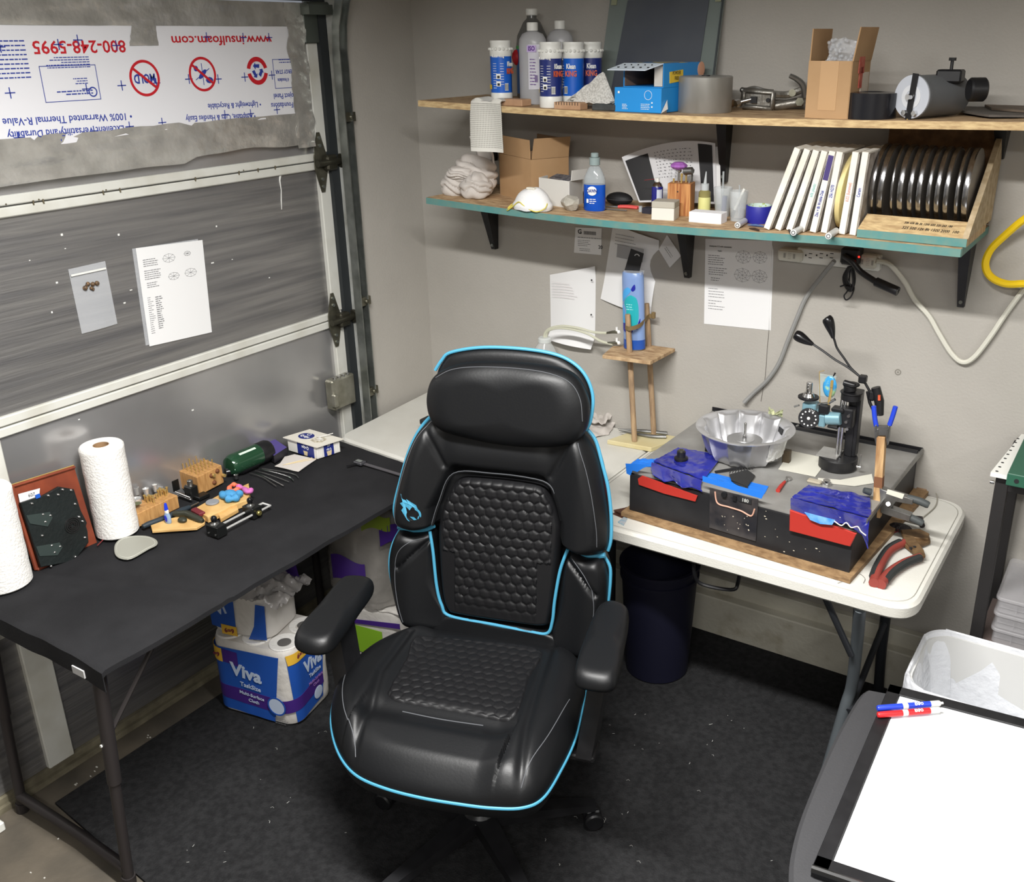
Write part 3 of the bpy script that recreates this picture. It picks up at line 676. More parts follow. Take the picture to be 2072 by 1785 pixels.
# headrest
hd=[(-.179,.706),(-.197,.652),(-.189,.599),(-.160,.568),(-.111,.555),(-.011,.543),(.087,.543),(.183,.556),(.226,.581),(.244,.625),(.242,.681),(.210,.737),(.153,.760),(.058,.765),(-.053,.759),(-.125,.742)]
cushion('headrest',hd,MBk@Matrix.Translation((.004,-.003,.045)),lambda x,y:.045,th=.03,tr=.075,K=30,N=150,c=(.025,.655))
hb=[(-.185,.70),(-.19,.62),(-.15,.575),(0,.56),(.19,.57),(.236,.62),(.246,.685),(.222,.735),(.180,.768),(.129,.784),(.034,.789),(-.063,.783),(-.138,.766),(-.165,.742)]
cushion('headrest_shell',[(x,y-.0) for x,y in hb],MBk,lambda x,y:.022,th=.03,tr=.03,K=10,N=120,c=(.025,.67))
piping([(-.185,.715),(-.166,.744),(-.142,.766),(-.063,.785),(.034,.791),(.129,.786),(.187,.769),(.228,.735),(.250,.682),(.247,.62),(.235,.59)],.012,.0045)
ontube('stitching',[(-.165,.71),(-.12,.735),(-.053,.748),(.058,.753),(.145,.748),(.20,.728),(.228,.685),(.235,.63)],MBk@Matrix.Translation((.004,-.003,.045)),lambda x,y:edgeh(x,y,lambda a,b:.045,hd,.075),.0010,mStitch,.0016,sub=14)
# comet emblem
eh=lambda x,y:uph(x,y)+.0012
def emb(pts,m,dz=0):
    vs=[];n=len(pts)
    for z in (0,.0012): vs+=[(x,y,eh(x,y)+z+dz) for x,y in pts]
    t=MB(MBk); t.add(vs,[tuple(range(n)),tuple(range(n,2*n))[::-1]]+[(i,(i+1)%n,n+(i+1)%n,n+i) for i in range(n)]); return t
ccx,ccy=-.226,.322
circ=lambda r,a0=0,a1=360,n=18:[(ccx+r*math.cos(math.radians(a0+(a1-a0)*i/n)),ccy+r*math.sin(math.radians(a0+(a1-a0)*i/n))) for i in range(n+1)]
fl=circ(.021,-140,50)+[(-.217,.350),(-.243,.366),(-.236,.353),(-.262,.378),(-.254,.357),(-.263,.352),(-.252,.342),(-.258,.333)]
eo=emb(fl,mPipe).build('emblem',mPipe,CH)
emb(circ(.0165)[:-1],mLea,.0012).build('emblem_disc',mLea,eo)
emb([(-.232,.318),(-.222,.308),(-.216,.309),(-.222,.317)],mPipe,.0024).build('emblem_eye',mPipe,eo); emb([(-.214,.310),(-.212,.318),(-.208,.322),(-.2105,.312)],mPipe,.0024).build('emblem_eye',mPipe,eo)
# armrests
aL=[(-.415,.180),(-.36,.185),(-.335,.15),(-.325,.05),(-.315,-.06),(-.318,-.125),(-.36,-.145),(-.41,-.125),(-.426,-.06),(-.432,.06),(-.43,.15)]
aR=[(.28,.225),(.31,.238),(.345,.215),(.360,.15),(.370,.06),(.382,-.04),(.376,-.095),(.335,-.108),(.290,-.095),(.275,-.03),(.268,.08),(.268,.18)]
for o,px_,in_ in ((aL,-.375,-.345),(aR,.325,.29)):
    p=cushion('armrest_pad',o,fr((0,0,.635),(1,0,0),(0,1,0)),lambda x,y:.03,th=.014,tr=.035,K=14,N=110)
    t=MB(); t.box((px_,.03,.612),(.06,.16,.02),b=.005); t.add([(px_-.02,-.01,.61),(px_+.02,-.01,.61),(px_+.02,.07,.61),(px_-.02,.07,.61),(in_-.02,-.03,.36),(in_+.02,-.03,.36),(in_+.02,.05,.36),(in_-.02,.05,.36)],[(0,1,2,3),(4,7,6,5),(0,4,5,1),(1,5,6,2),(2,6,7,3),(3,7,4,0)]); t.box(((in_-.0)*.75,.01,.355),(abs(in_)*.5+.05,.07,.018),b=.004); t.build('armrest_post',mBlack,CH)
# ================================================================ shelves
ZT,ZL=1.83,1.527
def pm(P): return CF/((V(P)-CAM).dot(_f))
def shelf(label,x0,x1l,z,th,edge,wl=0):
    s=thing('wall_shelf',label,'shelf',((x0+x1l)/2,-.12,z))
    t=MB(parent=s); t.sheet(lambda u,v:(x0+(x1l-x0)*u,-.297+.365*v,z-sag(x0+(x1l-x0)*u,z)),40,2,th); t.build('board',mOSB,s)
    t=MB(parent=s); t.sheet(lambda u,v:(x0-.0005+(x1l-x0+.001)*u,-.2995+.0024*v,z-.0005-sag(x0+(x1l-x0)*u,z)),40,1,th-.001,smooth=False); t.build('front_edge',edge,s)
    return s
S1=shelf('upper long particle-board shelf with a raw pale front edge',.262,3.0,ZT,.019,mOSBe)
S2=shelf('lower particle-board shelf with a teal painted front edge',.272,1.945,ZL,.021,mTeal,.0)
t=MB(parent=S2); t.box((1.9462,-.115,ZL-.0105),(.0015,.36,.02)); t.build('end_edge',mTeal,S2)
def bracket(x,zt,label,h=.21,d=.09):
    zt-=sag(x,ZL if zt<1.6 else ZT)+.0008
    s=thing('shelf_bracket',label,'bracket',(x,.05,zt-h))
    t=MB(parent=s); 
    def pr(w,z): return w
    vs=[]
    for (y,z,w) in ((.069,zt,.017),(-d+.07,zt,.017),(-d+.07,zt-.006,.017),(.050,zt-h,.009),(.069,zt-h,.009)):
        vs+=[(x-w,y,z),(x+w,y,z)]
    n=5; fs=[tuple(i*2 for i in range(n)),tuple(i*2+1 for i in range(n))[::-1]]+[(i*2,((i+1)%n)*2,((i+1)%n)*2+1,i*2+1) for i in range(n)]
    t.add(vs,fs); t.box((x,-.06,zt-.002),(.03,.24,.004)); t.build('arm',mBlack,s)
    t=MB(parent=s); t.cyl((x,.046,zt-h+.014),(x,.040,zt-h+.017),.005,n=10); t.build('screw',mGalv,s)
for x,l in ((.281,'leftmost black bracket below the teal-edged shelf, under the mask'),(1.055,'middle black bracket below the teal-edged shelf, beside the pinned tag'),(1.905,'rightmost black bracket under the disc rack end of the shelf')): bracket(x,ZL-.021,l)
bracket(1.165,ZT-.019,'black bracket under the upper shelf behind the clear cups',.20,.06); bracket(.29,ZT-.019,'black bracket under the upper shelf behind the hanging mesh',.20); bracket(1.95,ZT-.019,'black bracket under the upper shelf behind the disc rack',.10)
# ---------------- cleaner cans
mLb=mat('royal_blue_label',(24,92,190),.35); mLn=mat('navy_label',(30,44,110),.35); mY=mat('yellow_label',(232,196,60),.5)
mW=mat('white_print',(235,235,232),.5); mPur=mat('purple_print',(98,52,140),.5); mOr=mat('orange_print',(205,92,60),.5)
def can(px,y,label,rz,grp=None,blue=mLn):
    P=SX(px,y,ZT); s=thing('cleaner_can',label,'can',P,rz,'blue and white powder cleaner cans on the upper shelf')
    r=.034; s.scale=(1,1,.94)
    t=MB(); t.lathe([(0,0),(r*.97,0),(r,.003),(r,.030),(r*.97,.034),(0,.034)],None,32); t.build('base_cap',mWhiteP,s)
    t=MB(); t.lathe([(r*.96,.032),(r*.96,.148)],None,32); t.build('body',blue,s)
    t=MB(); t.lathe([(r*.96,.146),(r*1.0,.150),(r*1.0,.168),(r*.93,.173),(r*.93,.185),(r*.97,.189),(r*.94,.194),(0,.194)],None,32); 
    b=t.build('top_cap',mWhiteP,s)
    t=MB()
    for i in range(18): a=2*PI*i/18; t.ball((r*.99*math.cos(a),r*.99*math.sin(a),.168),.005,6)
    t.build('scallop',mWhiteP,b)
    M=lambda a,z:fr((r*.965*math.cos(a),r*.965*math.sin(a),z),(-math.sin(a),math.cos(a),0),(0,0,1))
    W_=s.matrix_world
    for a,ss in ((-PI/2,'Klean King'),):
        text(ss,.008,mW,s,W_@M(a,.138),'lettering',.03,.0004,sx=.8)
    text('KING',.017,mOr,s,W_@M(-PI/2+1.25,.10)@Matrix.Rotation(PI/2*0,4,'Z'),'lettering',.04,.0008,sx=.62); text('Klean',.015,mW,s,W_@M(-PI/2+1.25,.122),'lettering',.04,.0008,sx=.6)
    t=MB()
    for k in range(11):
        for da in (-.42,-.3): t.box((0,0,.0005),(.008,.0012,.0004),M(-PI/2+da,.124-.0075*k))
        
    for k in range(9):
        for da in (.28,.4): t.box((0,0,.0005),(.007,.0012,.0004),M(-PI/2+da,.124-.008*k))
    for z in (.062,.085): t.box((0,0,.0006),(.014,.016,.0004),M(-PI/2,z))
    t.box((0,0,.0008),(.012,.022,.0005),M(-PI/2+.75,.052)); t.build('print',mW,s,kind='stuff')
    t=MB(); 
    for z in (.062,.085): t.box((0,-.002,.0009),(.008,.008,.0004),M(-PI/2,z))
    for i in range(6): t.box((-.005+.002*i,0,.0012),(.001,.019,.0004),M(-PI/2+.75,.052))
    t.build('pictures',mInkD,s,kind='stuff')
    t=MB(); t.box((0,0,.0009),(.024,.014,.0005),M(-PI/2-1.05,.052)); t.build('yellow_flash',mY,s)
    return s
can(1016,-.205,'leftmost blue and white powder cleaner can, beside the big bottle',.35,blue=mLb); can(1115,-.238,'front blue and white powder cleaner can, before the clear bottle',.05)
can(1160,-.175,'blue and white powder cleaner can third from left, partly covered',-.9,blue=mLb); can(1196,-.10,'rearmost blue and white powder cleaner can, right of the others',-.7)
# ---------------- bottles
mIso=mat('milky_plastic',(196,196,198),.3,trans=.25,alpha=.92)
def iso(px,y,h,label,lab=True):
    P=SX(px,y,ZT); s=thing('alcohol_bottle',label,'bottle',P,.1)
    w=.038; sc=h/.235
    t=MB(); t.lathe([(0,0),(.045,0),(.048,.004),(.048,.178),(.046,.190),(.036,.205),(.014,.214),(.0135,.222),(0,.222)],Matrix.Diagonal((.92,.72,sc,1)),28); t.build('body',mIso,s)
    t=MB(); t.lathe([(.017,.214*sc),(.017,.236*sc),(.015,.238*sc),(0,.238*sc)],None,24); t.build('cap',mWhiteP,s)
    if lab:
        M=s.matrix_world@fr((.012,-.0345,.0),(1,.25,0),(0,0,1))
        t=MB(parent=s); t.sheet(lambda u,v:s.matrix_world@V((.002+.036*u,-.0345+.010*u*u,(.045+.13*v)*sc)),6,2,.0006); t.build('label',mat('pale_label',(205,204,212),.4),s)
        T=s.matrix_world@fr((.014,-.0352,.163*sc),(1,.12,0),(0,0,1)); text('ISO',.013,mPur,s,T,bold=.05,sx=.8)
        t=MB(parent=s); t.box((0,0,-.0004),(.03,.019,.0004),T); t.build('label_band',mat('lilac',(196,176,220),.5),s)
        t=MB(parent=s); lines(t,-.006,-.03,.02,9,.009,.002,T,3,.8); 
        for i in range(6): t.box((.01+.0016*i,-.085,.0003),(.0008,.02,.0003),T)
        t.build('print',mPur,s,kind='stuff')
iso(1080,-.165,.232,'clear rubbing alcohol bottle with a purple label among the cans'); iso(1134,-.055,.238,'clear rubbing alcohol bottle behind, with only its shoulder showing',False)
P=SX(1079,-.01,ZT); s=thing('soda_bottle','tall dark see-through bottle with white cap behind the alcohol bottle','bottle',P)
t=MB(); t.lathe([(0,0),(.045,0),(.052,.012),(.052,.165),(.048,.195),(.028,.235),(.016,.247),(.015,.26),(0,.26)],None,28); t.build('body',mat('smoky_plastic',(92,92,90),.12,alpha=.62),s)
t=MB(); t.cyl((0,0,.255),(0,0,.275),.019,n=24,bev=.002); t.build('cap',mWhiteP,s)
t=MB(); t.lathe([(.0525,.02),(.0525,.155)],None,28); o=t.build('label',mat('blue_soda_label',(30,84,140),.4),s)
t=MB(); t.lathe([(.0528,.155),(.0528,.165)],None,28); t.build('label_band',mat('green_band',(60,140,70),.4),o); t=MB(); t.ball((-.035,-.036,.13),.018,12,None,(1,1,1.4)); t.build('red_badge',mRed,o)
# ---------------- wooden blocks, stone, mesh cloths
def tl(name,mb,m,label,cat,group=None,kind=None): return mb.build(name,m,None,label,cat,group,kind)
mTan=mat('tan_wood',(186,150,118),.7,c2=(170,134,104),ns=30)
P=SX(1040,-.268,ZT); t=MB(Matrix.Translation(P)@Matrix.Rotation(-.12,4,'Z')); t.box((0,.01,.010),(.085,.045,.02),b=.002); tl('wood_block',t,mTan,'plain tan wood block in front of the leftmost cleaner can','block')
P=SX(1151,-.272,ZT); s=thing('wood_block','tan wood block with sawn notches on the upper shelf edge','block',P,-.05); t=MB(); t.box((0,.01,.010),(.092,.04,.02),b=.001); t.build('block',mTan,s)
t=MB(); 
for i in range(9): t.box((-.038+.0095*i,-.0102,.016),(.0018,.001,.008))
t.build('notches',mInkD,s,kind='stuff')
P=SX(1222,-.262,ZT); t=MB(Matrix.Translation(P)@Matrix.Rotation(.05,4,'Z')); t.box((0,.012,.0095),(.075,.035,.019),b=.003); tl('sharpening_stone',t,mat('dark_stone',(66,70,70),.7,c2=(54,56,56),ns=60),'dark grey sharpening stone beside the blue boxes','stone')
mMesh=mat('grip_mesh',(206,204,198),.85,c2=(176,174,168),ns=220,nd=1,lo=.4,hi=.6,bump=.4,bs=240)
mMeshHole=mat('mesh_gap',(120,118,112),.9)
P0=Y(984,212,-.302)
s=thing('mesh_cloth','white rubbery grip mesh folded over the upper shelf edge','cloth',(P0.x,-.30,1.70))
t=MB(parent=s)
def mcl(u,v):
    x=P0.x-.048+.108*u-.006*(1-v)+.0*u; L=.26; q=v*L
    if q<.04: return (x,-.30+.06-(q*1.5),ZT+.004+.004*math.sin(u*9)+.006*noise.noise(V((u*3,q*20,0))))
    q-=.04; z=ZT+.004-q*(.80)*(1-.0); 
    return (x+.004*u*q*30*.3,-.304-.006*math.sin(u*5+1)*min(1,q*20)-.010*math.sin(q*8),max(z,ZT-.15-.012*u) if True else z)
t.sheet(lambda u,v:mcl(u,v*.86),16,40,.004); cl=t.build('mesh_sheet',mat('white_mesh',(208,206,198),.85),s)
t=MB(parent=s)
for i in range(22):
    for j in range(24):
        u=(i+.5)/22; q=.045+.165*(j+.5)/24; p=V(mcl(u,q/.26)); t.box((p.x,p.y+.0002,p.z),(.0020,.0095,.0030))
t.build('mesh_holes',mMeshHole,s,kind='stuff')
P=SX(1196,-.235,ZT); a=V((P.x-.078,P.y,ZT+.003)); 
s=thing('folded_mesh','grey grip mesh folded to a peak beside the cleaner cans','cloth',P)
t=MB(parent=s)
A_,B_,C_,D_=V((P.x-.085,P.y-.012,ZT+.004)),V((P.x+.075,P.y-.005,ZT+.004)),V((P.x+.03,P.y+.02,ZT+.092)),V((P.x+.08,P.y+.04,ZT+.02))
def pk(u,v):
    b=A_.lerp(B_,u); tp=A_.lerp(C_,min(1,u/.66)) if u<.66 else C_.lerp(B_.lerp(D_,.3),(u-.66)/.34); tp=tp.lerp(C_,.0)
    p=b.lerp(tp,v); p.z+=.004*noise.noise(V((u*8,v*8,0))); return p
t.sheet(pk,34,18,.012); t.build('folds',mMesh,s)
t=MB(parent=s); t.sheet(lambda u,v:(P.x-.085+.16*u,P.y-.02+.04*v,ZT+.006+.005*math.sin(u*14+v)),20,4,.004); t.build('lower_layer',mMesh,s)
# ---------------- blue glove boxes
mBB=mat('sky_blue_card',(34,140,214),.45); mIn=mat('card_inside',(196,190,180),.8); mDk=mat('card_dark_inside',(110,88,74),.85)
def bface(px0,py0,px1,py1,z,yd): pass
L0=SX(1243,-.262,ZT); R0=SX(1337,-.272,ZT)
ux=(R0-L0); ux.z=0; w=ux.length; ux.normalize(); uy=V((-ux.y,ux.x,0))
s=thing('glove_box','closed sky blue carton, lower one of the two stacked on the upper shelf','box',L0+ux*w/2,math.atan2(ux.y,ux.x))
t=MB(); t.box((0,.10,.033),(w,.20,.066),b=.001); t.build('carton',mBB,s)
t=MB(); M=fr((0,-.0006,.033),(1,0,0),(0,0,1)); ring(t,(.035,.014),.012,.001,M,24,0,.0004); lines(t,-.05,-.012,.02,4,.004,.0014,M,1,.7); lines(t,.012,-.010,.03,4,.0045,.0014,M,2,.9); t.box((-.062,.02,.0002),(.006,.006,.0004),M); t.box((.048,-.006,.0002),(.004,.004,.0004),M);t.box((.048,-.017,.0002),(.004,.004,.0004),M); t.build('print',mW,s,kind='stuff')
t=MB(); t.add([(w/2+.001,-.001,.0),(w/2+.02,.004,.012),(w/2+.002,.03,.035),(w/2+.001,.03,0)],[(0,1,2,3),(3,2,1,0)]); t.build('torn_flap',mIn,s)
s2=thing('glove_box','open sky blue carton with a lifted flap on top of the closed one','box',V((s.location.x+.012,s.location.y+.01,s.location.z+.0665)),math.atan2(ux.y,ux.x)-.0)
h=.062; W2=.128; Dp=.21; th=.002
t=MB(parent=None)
t.box((0,Dp/2,.001),(W2,Dp,th)); t.box((0,Dp/2,h),(W2,Dp,th)); t.box((W2/2,Dp/2,h/2),(th,Dp,h)); t.box((-W2/2,Dp/2,h/2),(th,Dp,h)); t.box((0,Dp,h/2),(W2,th,h)); t.build('carton',mBB,s2)
t=MB(); t.box((W2/2-.0025,Dp/2,h/2),(.002,Dp-.004,h-.006)); t.box((0,Dp-.003,h/2),(W2-.006,.002,h-.006)); t.box((-W2/2+.0025,Dp/2,h/2),(.002,Dp-.004,h-.006)); t.build('inside_lining',mDk,s2)
t=MB(); t.box((W2/2-.018,.012,h/2),(.034,.002,h-.006)); t.build('side_flap',mIn,s2)
t=MB(); t.add([(-W2/2,0,h+.002),(W2/2,0,h+.002),(W2/2-.025,-.055,h-.014),(-W2/2-.02,-.055,h-.014),(-W2/2,0,h),(W2/2,0,h),(W2/2-.025,-.055,h-.016),(-W2/2-.02,-.055,h-.016)],[(0,1,2,3),(7,6,5,4),(0,4,5,1),(1,5,6,2),(2,6,7,3),(3,7,4,0)]); fl_=t.build('top_flap',mat('pale_blue_card',(205,216,226),.6),s2)
t=MB(); 
for i in range(5): t.box((-.05+.022*i,-.018,h-.002),(.003,.003,.003)); t.box((-.058+.024*i,-.038,h-.008),(.005,.005,.003))
t.build('flap_holes',mInkD,fl_,kind='stuff')
M=fr((W2/2+.0015,.12,h/2),(0,1,0),(0,0,1)); t=MB(); t.box((-.05,.0,.0004),(.075,.03,.001),M@Matrix.Rotation(.06,4,'Z')); t.build('yellow_patch',mY,s2); 
T=s2.matrix_world@M@Matrix.Translation((-.05,0,.001)); text('POWDER',.010,mInkD,s2,T@Matrix.Translation((0,.006,0)),sx=.8); text('FREE',.010,mInkD,s2,T@Matrix.Translation((0,-.008,0)),sx=.8)
t=MB(); t.ball((.095,.012,.0),.022,14,M,(1,1,.06)); t.box((.095,-.018,.0004),(.018,.03,.001),M); t.build('hand_picture',mat('peach_print',(226,170,140),.6),s2); t=MB(); t.box((0,Dp/2,h+.0012),(W2,Dp*.97,.0006)); t.build('top_print',mat('multi_print',(70,130,190),.5,c2=(205,185,90),ns=26,lo=.48,hi=.56),s2)
# ---------------- steel disc
P=SX(1421,-.165,ZT); r=54/pm(P)/1.0; s=thing('steel_slug','wide dull steel cylinder beside the blue boxes','weight',P+V((0,.015,0))); 
t=MB(); t.lathe([(0,0),(r-.002,0),(r,.003),(r,.094),(r-.003,.097),(0,.097)],None,48); t.build('cylinder',mat('turned_steel',(168,166,162),.42,.45,c2=(140,138,132),ns=12,stretch=(1,1,.3)),s); t=MB(); t.cyl((0,0,.097),(0,0,.0985),.012); t.cyl((.02,-.03,.097),(.02,-.03,.098),.004); t.build('centre_hole',mInkD,s)
# ---------------- metal linkage tool
mAl=mat('cast_aluminium',(160,158,152),.42,.8,c2=(128,124,116),ns=30,bump=.2,bs=60)
P=Z(1535,223,ZT); s=thing('drill_guide','worn metal clamp with a square jaw plate and curved lever arm','tool',P,.0)
k=1/pm(P)
def loc(px,py,dy=0): # local coords on the plane through P facing camera wall direction
    q=Y(px,py,P.y+dy); return q-P
t=MB(); c=[loc(x,y) for x,y in ((1505,183),(1565,187),(1562,221),(1503,216))]
for a,b in ((0,1),(1,2),(2,3),(3,0)): t.tube([c[a],c[b]],.008,4)
m_=(c[0]+c[2])/2; t.add([p+V((0,0,0)) for p in c]+[p+V((0,.010,0)) for p in c],[(0,1,2,3),(7,6,5,4),(0,4,5,1),(1,5,6,2),(2,6,7,3),(3,7,4,0)]); t.build('jaw_plate',mAl,s)
t=MB(); t.box(m_+V((-.01,-.006,0)),(.018,.008,.018)); t.cyl(m_+V((.033,-.004,0)),m_+V((.033,-.008,0)),.006); t.build('socket',mInkD,s)
t=MB(); t.tube([loc(1492,208,-.02),loc(1530,198,0)],.005,10); t.cyl(loc(1488,210,-.03),loc(1496,207,-.02),.011,n=6); t.build('bolt',mChrome,s)
t=MB(); t.cyl(loc(1468,216,-.01),loc(1486,208,.02),.009,.010,n=14); t.build('wood_grip',mat('brown_wood',(128,98,66),.6),s)
t=MB(); t.tube(catmull([loc(1560,190),loc(1590,192,.03),loc(1612,186,.04),loc(1625,180,.05)],5,False),.010,8); t.tube([loc(1566,215,.02),loc(1625,205,.05)],.013,10); t.build('body',mAl,s)
t=MB(); t.tube(catmull([loc(1629,196,.05),loc(1624,172,.04),loc(1612,160,.03),loc(1598,153,.02)],6,False),[.010-.0002*i for i in range(19)],8); t.build('lever',mSteel,s)
t=MB(); t.tube(catmull([loc(1505,184,.0),loc(1525,178,.03),loc(1545,183,.04),loc(1562,186,.03)],5,False),.006,8); t.ball(loc(1502,182),.008,8); t.build('spring_arm',mSteel,s)
t=MB(); t.cyl(loc(1603,188,.02),loc(1603,188,.0),.010); t.cyl(loc(1618,206,.03),loc(1618,206,.0),.012,n=6); t.build('pivot',mDGalv,s)
# ---------------- small cardboard box with bubble wrap
a=SX(1629,-.262,ZT); b=SX(1714,-.272,ZT); ux=(b-a);ux.z=0; w=ux.length; ang=math.atan2(ux.y,ux.x)
s=thing('cardboard_box','small open cardboard box with raised flaps and bubble wrap on the upper shelf','box',(a+b)/2,ang)
h=.138; D_=.12; th=.003
t=MB(); t.box((0,0,h/2),(w,th,h)); t.box((0,D_,h/2),(w,th,h)); t.box((-w/2,D_/2,h/2),(th,D_,h)); t.box((w/2,D_/2,h/2),(th,D_,h)); t.box((0,D_/2,.002),(w,D_,th)); t.build('carton',mCard,s)
def flap(x0,x1,p0,p1,hh,name,lean=0,m=mCard):
    t=MB(); A=V(p0);B=V(p1);u=V(hh); n=(B-A).cross(u).normalized()*th
    t.add([A,B,B+u,A+u,A+n,B+n,B+u+n,A+u+n],[(0,1,2,3),(7,6,5,4),(0,4,5,1),(1,5,6,2),(2,6,7,3),(3,7,4,0)]); return t.build(name,m,s)
flap(0,0,(-w/2,0,h),(-w/2,D_,h),(.002,.0,.075),'flap'); f_=flap(0,0,(w/2,0,h),(w/2,D_,h),(.012,.0,.078),'flap')
t=MB(); t.box((w/2+.0035,.055,h+.02),(.002,.035,.10)); t.box((w/2+.0035,.055,h-.04),(.002,.02,.05)); t.build('red_sticker',mat('brick_red_print',(168,60,50),.6,c2=(186,110,90),ns=60),s)
t=MB(); t.box((w/2+.003,.085,.075),(.002,.05,.07)); t.build('paper_label',mat('pale_mark',(200,186,170),.6),s)
t=MB(); t.box((0,-.002,h/2+.01),(w*.42,.001,h-.02)); t.build('brown_tape',mat('brown_tape',(186,150,110),.35),s)
t=MB(); R=random.Random(8)
t.sheet(lambda u,v:(-.03+.075*u,.05+.02*noise.noise(V((u*4,v*4,1))),h-.03+.085*v*(1-.25*abs(u-.5))),12,12,.004)
for i in range(60): u,v=R.random(),R.random(); t.ball((-.03+.075*u,.046+.02*noise.noise(V((u*4,v*4,1))),h-.03+.08*v),.0045,6)
t.build('bubble_wrap',mClear2,s)
# ---------------- black tape roll, capped cylinder motor
P=SX(1762,-.232,ZT); r=.060; s=thing('tape_roll','black tape roll lying flat beside the cardboard box','tape',P)
t=MB(); t.lathe([(r*.5,0),(r,0),(r,.062),(r*.5,.064),(r*.45,.062),(r*.45,.004),(r*.5,0)],None,40); t.build('roll',mat('glossy_black',(26,26,30),.22),s)
t=MB(); t.cyl((0,0,.002),(0,0,.058),r*.45,n=30); t.build('core',mat('core_grey',(54,54,56),.7),s)
P=Z(1806,232,ZT); t=MB(); t.cyl(P+V((0,0,.0)),P+V((0,0,.012)),.010,n=8); t.cyl(P+V((0,0,.010)),P+V((0,0,.02)),.005,n=8); tl('small_bolt',t,mSteel,'tiny steel bolt between the tape roll and the capped cylinder','bolt')
P=Y(1844,200,-.255); r=43/pm(P); ax=V((.42,.9,0)).normalized(); P.z=ZT-sag(P.x,ZT)+r+.001
s=thing('motor_housing','grey cylinder lying on its side, pale end cap crossed by a black strap','motor',(P.x,P.y,ZT-sag(P.x,ZT))); 
t=MB(parent=s); T=zfr(P,ax,(1,0,0)); t.lathe([(0,0),(r-.003,0),(r,.003),(r,.012),(r-.002,.014),(r-.002,.16),(0,.16)],T,44); t.build('drum',mat('mid_grey_plastic',(96,98,100),.45),s)
t=MB(parent=s); t.lathe([(0,-.001),(r-.001,-.001),(r-.001,.004)],T,44); t.build('end_cap',mat('pale_cap',(186,190,198),.35),s)
t=MB(parent=s); ring(t,(0,0),r*.42,.012,T@Matrix.Rotation(PI,4,'X'),30,.0012,.001); t.build('cap_ring',mat('cap_ring',(206,208,212),.35),s)
T2_=fr(P-ax*.003,(ax.y,-ax.x,0),(0,0,1))
t=MB(parent=s); t.box((0.004,0,.0015),(.016,r*2+.006,.0025),T2_@Matrix.Rotation(-.08,4,'Z')); st=t.build('strap',mBlack,s)
t=MB(parent=s); t.cyl(P-ax*.003,P-ax*.016,.010,.007,n=14); 
for dx in (-.012,.018): t.cyl(P+V((dx*ax.y,-dx*ax.x,-r*.72))-ax*.004,P+V((dx*ax.y,-dx*ax.x,-r*.72))-ax*.010,.007,n=6)
t.build('bolt',mChrome,s)
t=MB(parent=s); q=P+ax*.09+V((.03,0,r*.9)); t.box(q,(.06,.05,.03),b=.004); t.cyl(q+V((.05,-.02,-.03)),q+V((.085,0,-.03)),.028,n=24,bev=.004); t.cyl(q+V((0,0,.01)),q+V((0,0,.035)),.004); t.cyl(q+V((0,0,.035)),q+V((0,0,.042)),.009,n=8); t.build('clamp_knob',mBlack,s)
t=MB(parent=s); t.tube([P+V((0,0,-r))-ax*.005,P+V((-.01,-.012,-r-.012))],.002,6); t.build('wire_end',mBrass,s)
# dark flat scraps at right end
for i,(pts,z,c,l) in enumerate((([(1936,232),(1950,222),(2075,215),(2075,240),(2000,241),(1975,238)],0,(92,86,80),'grey-brown flat scrap at the right end of the upper shelf'),([(1985,222),(2080,208),(2080,236),(2005,232)],.006,(112,98,84),'brown flap of leather lying over the grey scrap'))):
    t=MB(); q=[Z(x,y,ZT) for x,y in pts]; t.prism([(p.x,p.y) for p in q],.005,Matrix.Translation((0,0,ZT+.0005+z))); tl('leather_scrap',t,mat('scrap%d'%i,c,.7,c2=tuple(int(v*.85) for v in c),ns=20),l,'scrap')
# ---------------- glass pane with dark slab leaning
s=thing('leaning_glass','large glass pane backing a dark slab, leaning on the wall behind the upper shelf','panel',(.93,.03,ZT))
TL,TR=Y(1236,8,.055),Y(1467,0,.055); BL,BR=Z(1206,205,ZT+.002),Z(1437,210,ZT+.002); BL.y=BR.y=-.0; BL=Y(1208,178,.005);BR=Y(1440,196,.005); BL.z=BR.z=ZT+.002
TR.z+=.03;TL.z+=.03
def quad(mb,a,b,c,d,th):
    n=(b-a).cross(d-a).normalized()*th; mb.add([a,b,c,d,a-n,b-n,c-n,d-n],[(0,1,2,3),(7,6,5,4),(0,4,5,1),(1,5,6,2),(2,6,7,3),(3,7,4,0)])
t=MB(parent=s); quad(t,BL,BR,TR,TL,.006); t.build('glass_pane',mat('greenish_glass',(130,140,136),.25,alpha=.75),s)
bl=lambda u,v:(BL.lerp(BR,u)).lerp(TL.lerp(TR,u),v)
t=MB(parent=s); n=V((0,-.004,0)); quad(t,bl(.12,0)+n,bl(.86,0)+n,bl(.88,.93)+n,bl(.17,.93)+n,.003); t.build('dark_slab',mat('slate_slab',(72,76,86),.35,c2=(84,88,94),ns=4),s)
t=MB(parent=s); quad(t,bl(.985,.0)+n,bl(.998,.0)+n,bl(.998,1)+n,bl(.985,1)+n,.004); t.build('edge_strip',mat('dark_edge',(54,60,62),.5),s)
t=MB(parent=s)
for u,v in ((.02,.95),(.93,.95)): quad(t,bl(u,v-.06)+n,bl(u+.05,v-.06)+n,bl(u+.05,v)+n,bl(u,v)+n,.003)
t.build('corner_tape',mat('corner_tape',(142,146,120),.6),s)
